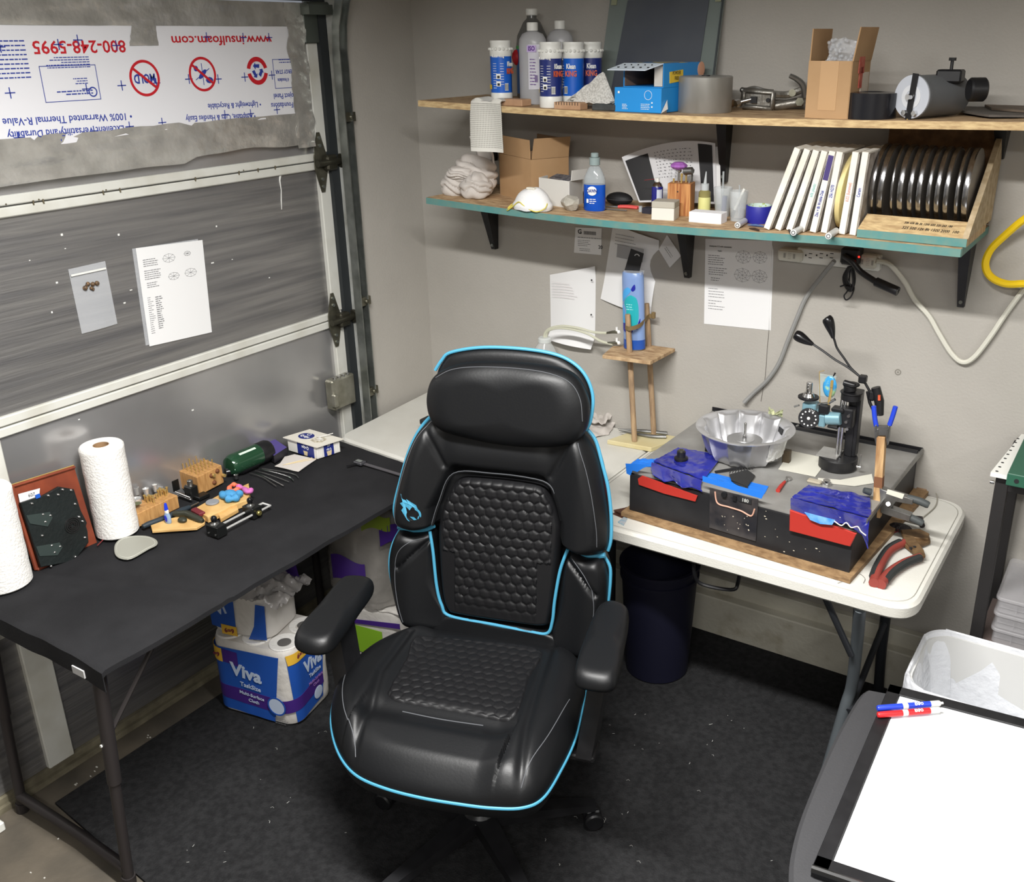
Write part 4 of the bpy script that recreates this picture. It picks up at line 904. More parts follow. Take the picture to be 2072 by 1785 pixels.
# ================================================================ lower shelf things
mRag=mat('grey_rag',(204,198,192),.9,c2=(190,184,178),ns=8,bump=.12,bs=300,spec=.2)
P=SX(955,-.17,ZL); s=thing('rag_pile','heap of rumpled pale grey rags at the left end of the lower shelf','rags',P)
def ragblob(name,c,rx,ry,rz,seed,n=46,fold=.3):
    t=MB(parent=s); vs=[];fs=[]; m=n*2
    for i in range(n+1):
        th=PI*i/n
        for j in range(m):
            ph=2*PI*j/m; d=V((math.sin(th)*math.cos(ph),math.sin(th)*math.sin(ph),math.cos(th)))
            q=noise.noise(d*1.1+V((seed,0,0)))*.9; w=abs(math.sin(4.6*(d.z*1.5+.35*d.x+.8*q)+seed))**.7; k=1+.2*q+fold*(w-.6)*.6
            p=V((d.x*rx*k,d.y*ry*k,max(-.75,d.z*k)*rz)); vs.append(V(c)+p)
    for i in range(n):
        for j in range(m): a=i*m+j;b=i*m+(j+1)%m; fs.append((a,b,b+m,a+m))
    t.add(vs,fs,None,True); return t.build(name,mRag,s)
ragblob('rag',P+V((-.012,.02,.055)),.082,.07,.072,1.3); ragblob('rag',P+V((.040,-.03,.034)),.048,.05,.046,4.1,36); ragblob('rag',P+V((-.055,-.01,.034)),.046,.055,.045,7.7,36); ragblob('rag',P+V((-.02,-.03,.075)),.05,.04,.022,2.7,36)
t=MB(parent=s); A=P+V((-.0,.05,.08)); 
t.sheet(lambda u,v:(A.x-.035+.085*u+.012*math.sin(v*3),A.y+.012*math.sin(u*9+v*4),A.z+.115*v*(1-.25*abs(u-.4))),20,16,.006); t.build('upright_fold',mRag,s)
# open cardboard box
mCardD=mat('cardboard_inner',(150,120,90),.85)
a=SX(1013,-.10,ZL); b=SX(1076,-.165,ZL); c_=SX(1150,-.03,ZL)
s=thing('cardboard_box','larger open brown cardboard box on the lower shelf behind the white mask','box',b,0)
h=.215-.05;th=.003
def wall(m,p,q,h0,h1,lean=V((0,0,0)),name='side',mt=mCard):
    t=MB(parent=s); n=(q-p).cross(V((0,0,1))).normalized()*th; A,B=p+V((0,0,h0)),q+V((0,0,h0)); D,E_=p+V((0,0,h1))+lean,q+V((0,0,h1))+lean
    t.add([A,B,E_,D,A-n,B-n,E_-n,D-n],[(0,1,2,3),(7,6,5,4),(0,4,5,1),(1,5,6,2),(2,6,7,3),(3,7,4,0)]); return t.build(name,mt,s)
d2=c_-b; e2=a+d2
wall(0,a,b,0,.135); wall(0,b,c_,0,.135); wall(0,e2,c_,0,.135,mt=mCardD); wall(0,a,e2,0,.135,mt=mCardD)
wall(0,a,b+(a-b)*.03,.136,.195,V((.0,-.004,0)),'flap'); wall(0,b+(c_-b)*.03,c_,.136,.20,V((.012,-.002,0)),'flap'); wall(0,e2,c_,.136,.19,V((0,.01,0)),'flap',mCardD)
# white carton with dark contents
mWC=mat('white_card',(206,204,198),.7)
a=SX(1093,-.165,ZL);b=SX(1152,-.18,ZL);c_=SX(1178,-.08,ZL); s=thing('white_carton','small open white carton with dark contents beside the dish soap bottle','box',b)
d2=c_-b; 
for p,q in ((a,b),(b,c_),(a+d2,c_),(a,a+d2)): wall(0,p,q,0,.083,mt=mWC)
wall(0,b+d2*.1+V((.003,0,0)),c_+V((.04,.02,0)),.083,.115,V((0.004,0,0)),'flap',mWC)
t=MB(parent=s); t.add([a+V((.004,.004,.055)),b+V((-.004,.004,.055)),b+d2+V((-.004,-.004,.085)),a+d2+V((.004,-.004,.085))],[(0,1,2,3),(3,2,1,0)])
R=random.Random(2)
for i in range(14): t.ball(a.lerp(b,R.uniform(.1,.9))+d2*R.uniform(.1,.9)+V((0,0,.068)),.010,6)
t.build('contents',mat('dark_contents',(58,62,72),.5,c2=(110,112,118),ns=90),s,kind='stuff')
# respirator mask
P=SX(1078,-.262,ZL); s=thing('dust_mask','white cup dust mask with yellow elastic straps on the lower shelf edge','mask',P)
t=MB(parent=s); n=24;m=40; vs=[];fs=[]
for i in range(n+1):
    th=PI/2*i/n
    for j in range(m):
        ph=2*PI*j/m; rx,ry=.062,.048; z=.066*math.cos(th)**.8 if math.cos(th)>0 else 0
        k=1+.10*math.exp(-((th-1.45)/.12)**2); x=rx*math.sin(th)*math.cos(ph)*k; y=ry*math.sin(th)*math.sin(ph)*k
        vs.append(P+V((x-.004*0+ (z*.05),y,z+.002+.004*noise.noise(V((x*30,y*30,0))))))
for i in range(n):
    for j in range(m): a_=i*m+j;b_=i*m+(j+1)%m; fs.append((a_,b_,b_+m,a_+m))
t.add(vs,fs,None,True); t.build('cup',mat('mask_white',(224,224,224),.85,bump=.15,bs=300),s)
t=MB(parent=s); t.box(P+V((.005,-.012,.066)),(.032,.02,.007),b=.003); t.build('valve',mat('mask_valve',(218,214,200),.6),s)
ye=mat('yellow_elastic',(206,192,84),.7)
for pts in ([(-.058,-.02,.012),(-.075,-.03,.0),(-.066,-.042,-.002),(-.045,-.044,.012),(-.02,-.048,.028),(-.002,-.05,.020),(.02,-.048,.008),(.045,-.045,.003),(.064,-.03,.012),(.062,-.012,.024)],[(-.055,-.012,.02),(-.07,-.02,.01),(-.072,-.034,.0),(-.05,-.036,.008)]):
    t=MB(parent=s); t.tube(catmull([P+V(p) for p in pts],6,False),.0017,6); t.build('strap',ye,s)
# quartz
P=SX(1155,-.215,ZL); t=MB(); bm=bmesh.new(); R=random.Random(14)
for i in range(26):
    d=V((R.gauss(0,1),R.gauss(0,1),R.gauss(0,1))).normalized(); d=V((d.x*.034,d.y*.026,d.z*.025)); bm.verts.new(P+V((0,0,.0245))+d)
r_=bmesh.ops.convex_hull(bm,input=bm.verts); bmesh.ops.delete(bm,geom=[v for v in bm.verts if not v.link_faces],context='VERTS'); bm.verts.index_update(); t.add([v.co.copy() for v in bm.verts],[[v.index for v in f.verts] for f in bm.faces]); bm.free()
tl('quartz_lump',t,mat('cloudy_quartz',(176,172,160),.35,c2=(200,196,186),ns=40,trans=.25,bump=.3,bs=90),'cloudy rough quartz lump between the mask and the dish soap','rock')
# dish soap
P=SX(1203,-.168,ZL); s=thing('dish_soap','blue dish soap bottle with clear upper half and grey cap','bottle',P,.25)
mSo=mat('blue_soap',(16,84,196),.15,trans=.15,alpha=.97); pr=[(0,0),(.030,0),(.034,.005),(.034,.07),(.030,.085)]
t=MB(); D_=Matrix.Diagonal((1,.62,1,1)); t.lathe([(0,0),(.031,0),(.0345,.005),(.0345,.080),(0,.080)],D_,30); t.build('liquid',mSo,s)
t=MB(); t.lathe([(.0348,.080),(.0345,.092),(.031,.105),(.022,.125),(.014,.136),(.012,.142),(0,.142)],D_,30); t.build('clear_shoulder',mat('clear_shoulder',(190,200,204),.1,alpha=.42),s)
t=MB(); t.cyl((0,0,.138),(0,0,.160),.0165,n=20); t.cyl((0,0,.160),(0,0,.174),.012,n=20,bev=.002); t.build('cap',mat('grey_cap',(140,156,156),.4),s)
T=s.matrix_world@fr((-.002,-.0222,.062),(1,0,0),(0,0,1)); t=MB(parent=s); t.ball((0,0,0),.0155,20,T,(1,.9,.08)); t.build('label_oval',mW,s); text('DAWN',.0105,mat('dawn_navy',(20,50,130),.4),s,T@Matrix.Translation((0,0,.0016)),bold=.05,sx=.7)
t=MB(parent=s); lines(t,-.008,-.025,.022,3,.006,.0022,T@Matrix.Translation((0,0,-.0002)),5,.7); t.box((-.014,-.03,.0004),(.006,.012,.0006),T); t.build('print',mW,s,kind='stuff')
# black case, small boxes, tweezers, red snips
P=SX(1253,-.055,ZL); t=MB(); t.ball(P+V((0,0,.022)),.046,24,None,(1,.6,.47)); o=tl('zip_case',t,mat('black_case',(24,24,26),.6),'oval black zip case behind the tweezers on the lower shelf','case')
t=MB(); t.tube([P-o.location+V((.0468*math.cos(a),.0285*math.sin(a),.022)) for a in [2*PI*i/40 for i in range(40)]],.0012,5,closed=True); t.build('zip',mat('zip_grey',(70,70,72),.5),o)
P=SX(1312,-.13,ZL); t=MB(); t.box(P+V((0,0,.009)),(.030,.03,.018),b=.001); tl('small_box',t,mat('dark_little_box',(40,40,52),.5),'tiny dark box next to the spray can','box')
P=SX(1296,-.12,ZL); t=MB(); t.cyl(P,P+V((0,0,.018)),.006,n=12); tl('glass_vial',t,mat('vial',(180,186,190),.2,alpha=.7),'tiny clear vial beside the tiny dark box','vial')
for i,(x0,y0,x1,y1,l) in enumerate(((1212,424,1268,428,'dark steel tweezers lying nearest the shelf front'),(1222,420,1280,422,'thin steel tweezers lying beside the red snips'))):
    a,b=Z(x0,y0,ZL),Z(x1,y1,ZL); s=thing('tweezers',l,'tweezers',(a+b)/2)
    for k in (-1,1):
        t=MB(parent=s); n=V((0,.003*k,0)); t.tube([a+V((0,0,.003)),(a+b)/2+n+V((0,0,.003)),b+V((0,0,.003))],[.0012,.002,.0022],6); t.build('arm',mSteel,s)
a,b=Z(1245,421,ZL),Z(1290,424,ZL); s=thing('red_snips','small snips with red handles lying in front of the black case','snips',(a+b)/2)
for k in (0,.010):
    t=MB(parent=s); t.tube(catmull([a+V((.01,k,.005)),(a+b)/2+V((0,k*1.3,.006)),b+V((0,k,.005))],4,False),.0045,8); t.build('handle',mat('salmon_red',(214,84,80),.5),s)
t=MB(parent=s); t.tube([a+V((.01,.004,.005)),a+V((-.022,.006,.004))],[.003,.001],6); t.build('blades',mSteel,s)
# curved printed sheet leaning on the wall
s=thing('printed_leaflet','curved white printed leaflet with black bands leaning on the wall','leaflet',(.93,0,ZL-.016))
BLp=SX(1293,-.06,ZL+.018); BRp=SX(1450,-.0,ZL+.02); TLp=Y(1258,318,.0); TRp=Y(1447,290,.045); TMp=Y(1352,290,.06)
def lf(u,v):
    p=BLp.lerp(BRp,u).lerp(TLp.lerp(TRp,u),v); b=4*u*(1-u)
    return (p.x,min(.062,p.y+.02*b),p.z+.022*b*(v)+.0)
t=MB(parent=s); t.sheet(lf,24,14,.001); t.build('page',mat('page_white',(206,206,208),.6),s)
for u0,u1 in ((.02,.25),(.80,.965)):
    t=MB(parent=s); t.sheet(lambda u,v:V(lf(u0+(u1-u0)*u,.04+.92*v-(.06 if u0<.1 else 0)*(v)))+V((0,-.0016,0)),8,12,.0004); t.build('black_band',mInkD,s)
t=MB(parent=s); R=random.Random(3)
for r_ in range(9):
    u=.32
    while u<.72:
        l=R.uniform(.01,.04); p=V(lf(u,.88-.055*r_)); t.box(p+V((0,-.002,0)),(l*.17,.0004,.0022)); u+=l+.012
t.build('print',mInk,s,kind='stuff')
t=MB(parent=s); t.sheet(lambda u,v:V(lf(.99+.03*u,v))+V((.006*u,.01*u,-.01*v)),4,10,.001); t.build('back_page',mPaper,s)
# spray can
P=SX(1329,-.10,ZL); s=thing('spray_can','small navy spray can with white nozzle and red straw','can',P)
t=MB(); t.lathe([(0,0),(.0165,0),(.0175,.002),(.0175,.075),(.016,.079)],None,24); t.build('body',mat('navy_can',(36,38,120),.25),s)
t=MB(); t.lathe([(.0165,.078),(.013,.086),(.008,.090),(.008,.092),(0,.092)],None,24); t.build('shoulder',mChrome,s); t=MB(); t.cyl((0,0,.092),(0,0,.103),.006,n=12); t.box((-.004,0,.100),(.01,.005,.005)); t.build('nozzle',mWhiteP,s)
t=MB(); t.cyl((-.006,0,.100),(-.042,-.006,.094),.001,n=6); t.build('straw',mat('dark_red_straw',(120,40,44),.5),s)
t=MB(); t.sheet(lambda u,v:(.0179*math.cos(-1.2+1.0*u),.0179*math.sin(-1.2+1.0*u),.02+.05*v),8,2,.0004); t.build('label',mat('label_pale_blue',(196,204,220),.5),s)
# wood tool block
P=SX(1377,-.105,ZL); s=thing('tool_block','reddish striped wood block holding small tools and a purple bead','block',P,.22)
t=MB(); t.box((0,0,.0475),(.07,.062,.095),b=.001); t.build('block',mat('striped_fir',(196,140,84),.6,c2=(150,88,44),ns=26,stretch=(5,5,.3),lo=.4,hi=.6),s)
t=MB(); t.cyl((-.004,-.0315,.072),(-.004,-.0325,.072),.0022,n=8); t.build('hole',mInkD,s)
def tool(x,y,h,r,mt,top_=None,ly=0):
    t=MB(); t.cyl((x,y,.09),(x+ly,y,.095+h),r,n=10)
    if top_: t.cyl((x+ly,y,.095+h),(x+ly+.001,y,.095+h+top_[1]),top_[0],n=16,bev=.001)
    t.build('shank',mt,s)
tool(-.022,-.01,.012,.003,mBrass); tool(-.012,.01,.03,.0035,mChrome,(.009,.006)); tool(.002,-.012,.018,.003,mBrass,(.004,.01)); tool(.012,.006,.022,.003,mBrass,(.005,.016)); tool(.024,-.008,.02,.0035,mChrome); tool(.028,.014,.028,.003,mSteel,(.006,.01)); tool(-.028,.012,.022,.006,mClear2,(.008,.018))
t=MB(); t.cyl((.006,-.002,.128),(.034,-.006,.131),.011,n=20,bev=.002); t.build('steel_collet',mSteel,s)
t=MB(); bm=bmesh.new(); R=random.Random(5)
T=Matrix.Translation((-.012,.008,.142)); t.lathe([(0,-.010),(.017,-.009),(.026,-.002),(.025,.004),(.014,.011),(0,.012)],T,10,False); t.build('purple_bead',mat('violet_glass',(176,110,196),.2,trans=.2),s)
# lidded card boxes
P=SX(1346,-.195,ZL); s=thing('card_box','small white card box with grey lid in front of the tool block','box',P,.20)
t=MB(); t.box((0,0,.0175),(.068,.062,.035),b=.001); t.build('base',mat('offwhite_card',(208,206,198),.7),s); t=MB(); t.box((0,0,.0445),(.069,.063,.019),b=.002); t.build('lid',mat('grey_card',(170,166,154),.7),s)
P=SX(1432,-.195,ZL); t=MB(Matrix.Translation(P)@Matrix.Rotation(.06,4,'Z')); t.box((0,0,.015),(.098,.05,.030),b=.001); tl('foam_block',t,mat('white_foam',(236,236,238),.8,bump=.1,bs=300),'plain white foam block at the front of the lower shelf','block')
# dropper bottle
P=SX(1424,-.10,ZL); s=thing('glue_bottle','small squeeze bottle of yellow glue with long clear nozzle','bottle',P)
t=MB(); t.lathe([(0,0),(.018,0),(.0185,.003),(.0185,.05),(.0175,.056),(.0175,.062)],None,24); t.build('label',mat('pale_yellow_label',(214,212,140),.5),s); t=MB(); t.lathe([(.0178,.056),(.0178,.070),(.012,.076),(0,.076)],None,24); t.build('bottle',mat('olive_liquid',(150,142,90),.15,alpha=.8),s)
t=MB(); t.cyl((0,0,.074),(0,0,.095),.012,n=20); t.cyl((0,0,.095),(.002,0,.13),.005,.0015,n=14); t.build('nozzle',mat('frosted_plastic',(196,202,204),.35,alpha=.85),s)
# clear cups with brushes
def cup(px,y,label,tools):
    P=SX(px,y,ZL); s=thing('clear_cup',label,'cup',P)
    t=MB(); t.lathe([(.0,.001),(.020,.001),(.027,.085),(.0278,.085),(.0208,0),(.0,0)],None,28); t.build('cup',mat('cup_plastic',(214,220,222),.12,alpha=.30,spec=.8),s)
    for a,b,m,n_,r in tools: t=MB(); t.cyl(a,b,r,n=10); t.build(n_,m,s)
cup(1461,-.085,'left clear plastic cup with brushes, behind the white foam block',[((.0,0,.006),(-.004,.004,.13),mat('clear_rod',(190,196,198),.2,alpha=.6),'clear_rod',.003),((.004,0,.01),(.006,0,.06),mat('indigo_handle',(70,72,130),.4),'brush_handle',.008)])
cup(1492,-.14,'right clear plastic cup with a white-handled brush leaning inside',[((-.010,0,.03),(.016,.002,.092),mWhiteP,'brush_handle',.0045),((-.018,0,.008),(-.010,0,.03),mBlack,'bristles',.005),((.0,.01,.01),(-.004,.012,.10),MATS['clear_rod'],'clear_rod',.002)])
# blue tape roll
P=SX(1535,-.145,ZL); s=thing('tape_roll','blue masking tape roll lying flat before the white cases','tape',P)
t=MB(); t.lathe([(.034,0),(.037,0),(.038,.002),(.038,.046),(.037,.048),(.034,.048),(.034,0)],None,40); t.build('tape',mat('blue_masking',(34,36,140),.5),s); t=MB(); t.lathe([(.034,.001),(.034,.049),(.0325,.049),(.0325,.001),(.034,.001)],None,40); t.build('core',mat('core_print',(196,214,206),.7,c2=(150,170,60),ns=120,lo=.56,hi=.6),s)
# batteries / short cylinders, scraps on the shelf edge
for (x0,y0,x1,y1,l) in ((1492,456,1507,447,'short clear-white tube, leftmost of three on the shelf edge'),(1605,471,1622,462,'short clear-white tube, middle one of three on the shelf edge'),(1676,478,1692,467,'short clear-white tube below the white cases, rightmost of three')):
    a,b=Z(x0,y0,ZL+.009),Z(x1,y1,ZL+.009); d=(b-a).normalized(); s=thing('small_tube',l,'tube',(a+b)/2-V((0,0,.009)))
    t=MB(parent=s); t.cyl(a,b,.0085,n=20,bev=.001); t.build('barrel',mat('tube_white',(196,198,198),.3),s)
    t=MB(parent=s); ring(t,(0,0),.0045,.0018,zfr(a,-d),16,.0002,.0004); t.build('end_ring',mSteel,s)
for (x0,y0,x1,y1,c,l) in ((1484,442,1520,448,(60,60,66),'thin dark blade lying by the blue tape'),(1513,455,1545,458,(70,96,140),'blue pen scrap lying under the tape roll'),(1516,462,1536,466,(60,44,36),'small dark stone chip on the shelf edge'),(1572,458,1600,462,(120,90,70),'thin brown wire scrap under the white cases'),(1595,463,1600,474,(50,40,36),'dark peg beside the middle tube'),(1430,440,1446,436,(150,146,140),'grey splinter by the foam block')):
    a,b=Z(x0,y0,ZL+.004),Z(x1,y1,ZL+.004); t=MB(); t.tube([a,(a+b)/2+V((0,.002,.001)),b],[.0015,.0035,.002],6); tl('shelf_scrap',t,mat('scrap_%d_%d'%(c[0],c[2]),c,.6),l,'scrap')
# ---------------- slanted white lap cases
mCase=mat('case_white',(226,224,216),.6,c2=(214,208,194),ns=14); mCaseIn=mat('case_side',(120,112,104),.8,c2=(170,164,156),ns=30)
yF=-.262
cases=[(1553,459,1613,303),(1575,462,1633,305),(1597,465,1651,307),(1622,465,1668,308),(1645,467,1684,308),(1667,469,1699,309),(1703,472,1731,309),(1725,473,1751,309)]
labs=['leftmost slanted white case, blank spine','second slanted white case from the left, blank spine','third slanted white case from the left, blank spine','slanted white case with pale green writing','slanted white case with long blue writing and a purple patch','slanted white case marked in blue, left of the yellow disc','slanted white case with pink writing, right of the yellow disc','slanted white case leaning against the metal discs']
wr=[None,None,None,('60k plastic',mat('pale_green_ink',(140,190,186),.6)),('Zinc + 8k Wobble Disk',mBlue),('25k H270',mBlue),('K02 (lummus)',mat('pale_red_ink',(206,150,140),.6)),('Ceram',mBlue)]
def slab(cx0,cy0,cx1,cy1,th,name,label,cat,grp,m,depth=.20):
    a=Y(cx0,cy0,yF); zl_=ZL-sag(a.x,ZL); dz=a.z-zl_; b=Y(cx1,cy1,yF); a=a-(b-a)*(dz/(b.z-a.z)); u=(b-a).normalized(); nrm=V((-u.z,0,u.x)); L_=(b-a).length
    a=a+V((0,0,abs(u.x)*th/2+.001))
    s=thing(name,label,cat,V((a.x,yF,zl_)),0,grp); return s,a,u,L_
for i,(c4,lb) in enumerate(zip(cases,labs)):
    s,a,u,L_=slab(*c4,.0165,'disc_case',lb,'case','slanted white lap cases on the lower shelf',mCase)
    M=Matrix(((-u.z*-1,0,u.x,a.x),(0,1,0,yF),(-u.x,0,u.z,a.z),(0,0,0,1)))   # local x = slab normal, z = up the slab
    t=MB(M,parent=s); t.box((0,.1,L_/2),(.0165,.20,L_),b=.0008); t.build('case',mCase,s)
    t=MB(M,parent=s); t.box((.0095,.1,L_/2),(.0035,.19,L_-.008)); t.build('card_liner',mCaseIn,s)
    if wr[i]:
        T=M@fr((0,-.0006,L_*(.52 if len(wr[i][0])<16 else .36)),(0,0,1),(-1,0,0)); text(wr[i][0],.0085,wr[i][1],s,T,bold=.02,sx=.72 if len(wr[i][0])<16 else .62)
    if i==4: t=MB(M,parent=s); t.box((0,-.0006,L_*.80),(.014,.0008,L_*.3)); t.build('purple_patch',mat('purple_ink',(66,54,110),.6),s)
# yellow disc
mYD=mat('cream_disc',(224,208,150),.45,c2=(206,188,126),ns=16)
s,a,u,L_=slab(1683,471,1712,303,.016,'lap_disc','cream yellow lap disc standing between the white cases','disc',None,mYD)
M=Matrix(((u.z,0,u.x,a.x),(0,1,0,yF),(-u.x,0,u.z,a.z),(0,0,0,1)))
t=MB(M,parent=s); t.lathe([(0,-.008),(.096,-.008),(.1,-.006),(.1,.006),(.096,.008),(0,.008)],Matrix.Translation((0,.10,.1005))@Matrix.Rotation(PI/2,4,'Y'),56); t.build('disc',mYD,s)
# ---------------- rack with steel discs
rk=thing('disc_rack','wooden rack of stacked board scraps holding a row of steel lap discs','rack',(1.78,-.15,ZL))
fl,frr=Y(1722,480,-.285),Y(1954,498,-.285)
x0,x1=SX(1739,-.262,ZL+.02).x,SX(1960,-.262,ZL+.02).x
t=MB(parent=rk); t.box(((x0+x1)/2,-.155,ZL+.0115),(x1-x0,.25,.021)); t.build('base_board',mOSB,rk); t=MB(parent=rk); t.box(((x0+x1)/2,-.2808,ZL+.0115),(x1-x0,.0016,.020)); t.build('painted_edge',mTeal,rk)
t=MB(parent=rk)
vs=[(x0,-.279,ZL+.022),(x1-.012,-.279,ZL+.022),(x1-.012,-.215,ZL+.052),(x0+.004,-.215,ZL+.052),(x0,-.20,ZL+.022),(x1-.012,-.20,ZL+.022)]
t.add(vs,[(0,1,2,3),(0,4,5,1),(3,2,5,4),(0,3,4),(1,5,2)]); fb=t.build('front_rail',mOSBe,rk)
T=fr(((x0+x1)/2+.03,-.248,ZL+.0372),(1,0,0),(0,.064,.030))
text('50k 60k 8k 3k 1200 600 320 260 180',.009,mInkD,fb,T@Matrix.Translation((0,.010,0)),bold=.0,sx=.62,shear=.2); text('325 500 12k 8k 1500 2000  100',.011,mInkD,fb,T@Matrix.Translation((0.01,-.012,0)),bold=.0,sx=.70,shear=.2)
t=MB(parent=rk); t.prism([(-.279,ZL+.022),(.03,ZL+.022),(.055,ZL+.26),(.0,ZL+.23)],.014,fr((x1-.012,0,0),(0,1,0),(0,0,1)),z0=0); t.build('side_panel',mat('raw_board',(190,172,142),.75,c2=(160,140,108),ns=40),rk)
xb0,xb1=SX(1795,.04,ZL+.2).x,SX(2020,.04,ZL+.2).x
t=MB(parent=rk); t.box(((xb0+xb1)/2,.052,ZL+.13),(xb1-xb0,.012,.245)); t.build('back_board',mat('old_osb',(140,106,72),.8,c2=(104,76,50),ns=26,nd=5,bump=.35,bs=60),rk)
t=MB(parent=rk)
mLap=mat('lap_steel',(176,176,178),.2,1,c2=(150,150,152),ns=6); mLapD=mat('lap_face',(138,134,128),.4,.25,c2=(96,92,88),ns=5)
dx=[(1764,12),(1781,15),(1804,6),(1821,14),(1841,12),(1859,13),(1879,10),(1896,12),(1914,12),(1936,9),(1953,15)]
for i,(px,w_) in enumerate(dx):
    yc=-.125; R_=.1; x=SX(px,yc-R_,ZL+.12).x; th=w_/pm(V((x,yc-R_,ZL+.12)))*.72
    lb=['leftmost steel lap disc, leaning on the last white case','second steel lap disc from the left of the rack','thin bright-rimmed disc, third in the rack','fourth steel lap disc in the rack','fifth steel lap disc in the rack','steel lap disc in the very middle of the rack','steel lap disc just right of the rack middle','eighth steel lap disc in the rack','third steel lap disc from the right end of the rack','thin steel lap disc paired with the rightmost one','rightmost thick steel lap disc nearest the side panel'][i]
    s=thing('lap_disc',lb,'disc',(x,yc,ZL+.022),0,'steel lap discs in the rack')
    lean=.05 if i<2 else 0.0
    T=Matrix.Translation((0,0,R_+.001))@Matrix.Rotation(PI/2+lean,4,'Y')
    t=MB(); t.lathe([(R_-.003,-th/2),(R_-.0006,-th/2),(R_,-th/2+.0008),(R_,th/2-.0008),(R_-.0006,th/2),(R_-.003,th/2),(R_-.003,-th/2)],T,64); t.build('rim',mLap,s)
    t=MB(); t.lathe([(0,-th/2),(R_-.0031,-th/2),(R_-.0031,th/2),(0,th/2)],T,64); t.build('faces',mLapD,s)
# ================================================================ on the back wall
MW=lambda x,z,y=.07:fr((x,y,z),(1,0,0),(0,0,1))
def wpaper(name,label,pts,th=.0012,m=mPaper,off=.0008,cat='paper',curl=None,yy=.07):
    q=[Y(x,y_,yy) for x,y_ in pts]; c=sum(q,V((0,0,0)))/len(q); s=thing(name,label,cat,(c.x,yy,min(p.z for p in q)))
    t=MB(parent=s)
    if curl:
        A,B,C_,D_=q[:4] # bl br tr tl
        def fn(u,v):
            p=A.lerp(B,u).lerp(D_.lerp(C_,u),v); p=p.copy(); p.y-=off+curl(u,v); return p
        t.sheet(fn,14,14,th)
    else: t.prism([(p.x,p.z) for p in q],th,MW(0,0,yy),z0=off)
    t.build('sheet',m,s); return s,q
s,q=wpaper('gem_chart','white printed gem cutting chart pinned under the shelf by the outlets',[(1425,655),(1556,668),(1563,487),(1428,483)])
M=fr((q[3].x,.068,q[3].z-.0),(1,.0,.04),(-.02,0,1)); t=MB(parent=s)
lines(t,.01,-.052,.07,5,.007,.0022,M,1,.5,.0002); lines(t,.012,-.092,.065,4,.007,.0022,M,2,.5,.0002); lines(t,.02,-.125,.05,2,.007,.0022,M,3,.5,.0002); lines(t,.012,-.160,.06,4,.009,.002,M,4,.4,.0002); lines(t,.012,-.200,.06,4,.009,.002,M,5,.4,.0002)
def gem(t,M,cx,cy,r,k=8):
    for i in range(k):
        a=2*PI*i/k;b=a+2*PI/k; p=V((cx+r*math.cos(a),cy+r*math.sin(a)*.8)); q_=V((cx+r*math.cos(b),cy+r*math.sin(b)*.8)); c=V((cx,cy))
        for e,f2 in ((p,q_),(p,c),((p+c)/2,(q_+c)/2),((p+c)/2,q_)):
            m_=(e+f2)/2; t.box((0,0,.0002),((f2-e).length,.0006,.0002),M@Matrix.Translation((m_.x,m_.y,0))@Matrix.Rotation(math.atan2(f2.y-e.y,f2.x-e.x),4,'Z'))
for cx,cy,r in ((.13,-.05,.026),(.185,-.048,.024),(.128,-.108,.028),(.185,-.108,.026)): gem(t,M,cx,cy,r)
t.build('print',mInk,s,kind='stuff'); text('meetpoint 3-2 with extensions',.0055,mInkD,s,M@Matrix.Translation((.052,-.022,.0004)),sx=.8); text('Angles',.004,mInkD,s,M@Matrix.Translation((.05,-.036,.0004))); 
t=MB(parent=s); t.prism([(q[1].x-.002,q[1].z),(q[1].x+.006,q[1].z-.0),(q[2].x+.006,q[2].z-.03),(q[2].x-.004,q[2].z)],.001,MW(0,0),z0=.0); t.build('under_sheet',mPaper,s)
s,q=wpaper('address_label','small white shipping label with a large G pinned below the shelf',[(1162,511),(1217,516),(1218,462),(1165,460)])
M=fr((q[3].x,.068,q[3].z),(1,0,.03),(-.02,0,1)); text('G',.016,mInkD,s,M@Matrix.Translation((.017,-.014,.0004)),bold=.03); text('20',.012,mInkD,s,M@Matrix.Translation((.098,-.062,.0004)),bold=.02)
t=MB(parent=s); 
for i in range(22): t.box((.034+.0022*i,-.016,.0003),(.0011 if i%3 else .0018,.012,.0003),M)
lines(t,.008,-.033,.095,1,.005,.0025,M,1,.98,.0002); lines(t,.008,-.043,.05,4,.006,.0018,M,2,.6,.0002); lines(t,.014,-.072,.06,2,.006,.0018,M,3,.6,.0002); t.build('print',mInk,s,kind='stuff')
s,q=wpaper('note_sheet','white note paper curling off the wall, left of the blue bottle',[(1115,682),(1204,703),(1206,538),(1113,556)],curl=lambda u,v:.03*max(0,.12-v)/.12*1+.012*math.sin(PI*u)*(1-v*.3)+.012*max(0,v-.85)*4*u,)
t=MB(parent=s); M=fr((q[3].x+.01,.052,q[3].z-.0),(1,0,.0),(0,0,1)); lines(t,.008,-.02,.12,6,.010,.0012,M,8,.5,.0002); t.build('print',mat('faint_ink',(206,196,198),.7),s,kind='stuff')
t=MB(parent=s)
for v in (.42,.84): p=q[1].lerp(q[2],v); t.cyl(p+V((-.006,-.018,0)),p+V((-.006,-.02,0)),.003,n=10)
t.build('punch_hole',mInkD,s)
s,q=wpaper('recipe_sheet','wavy white handwritten sheet behind the blue bottle under the shelf',[(1217,604),(1318,640),(1335,486),(1241,452)],curl=lambda u,v:.010*math.sin(PI*u)+.022*max(0,.25-v)+.006*math.sin(7*v)*u)
t=MB(parent=s); M=fr((q[3].x,.055,q[3].z-.0),(1,0,-.08),(.0,0,1)); lines(t,.02,-.03,.09,4,.011,.0016,M,9,.6,.0002); t.build('print',mInk,s,kind='stuff')
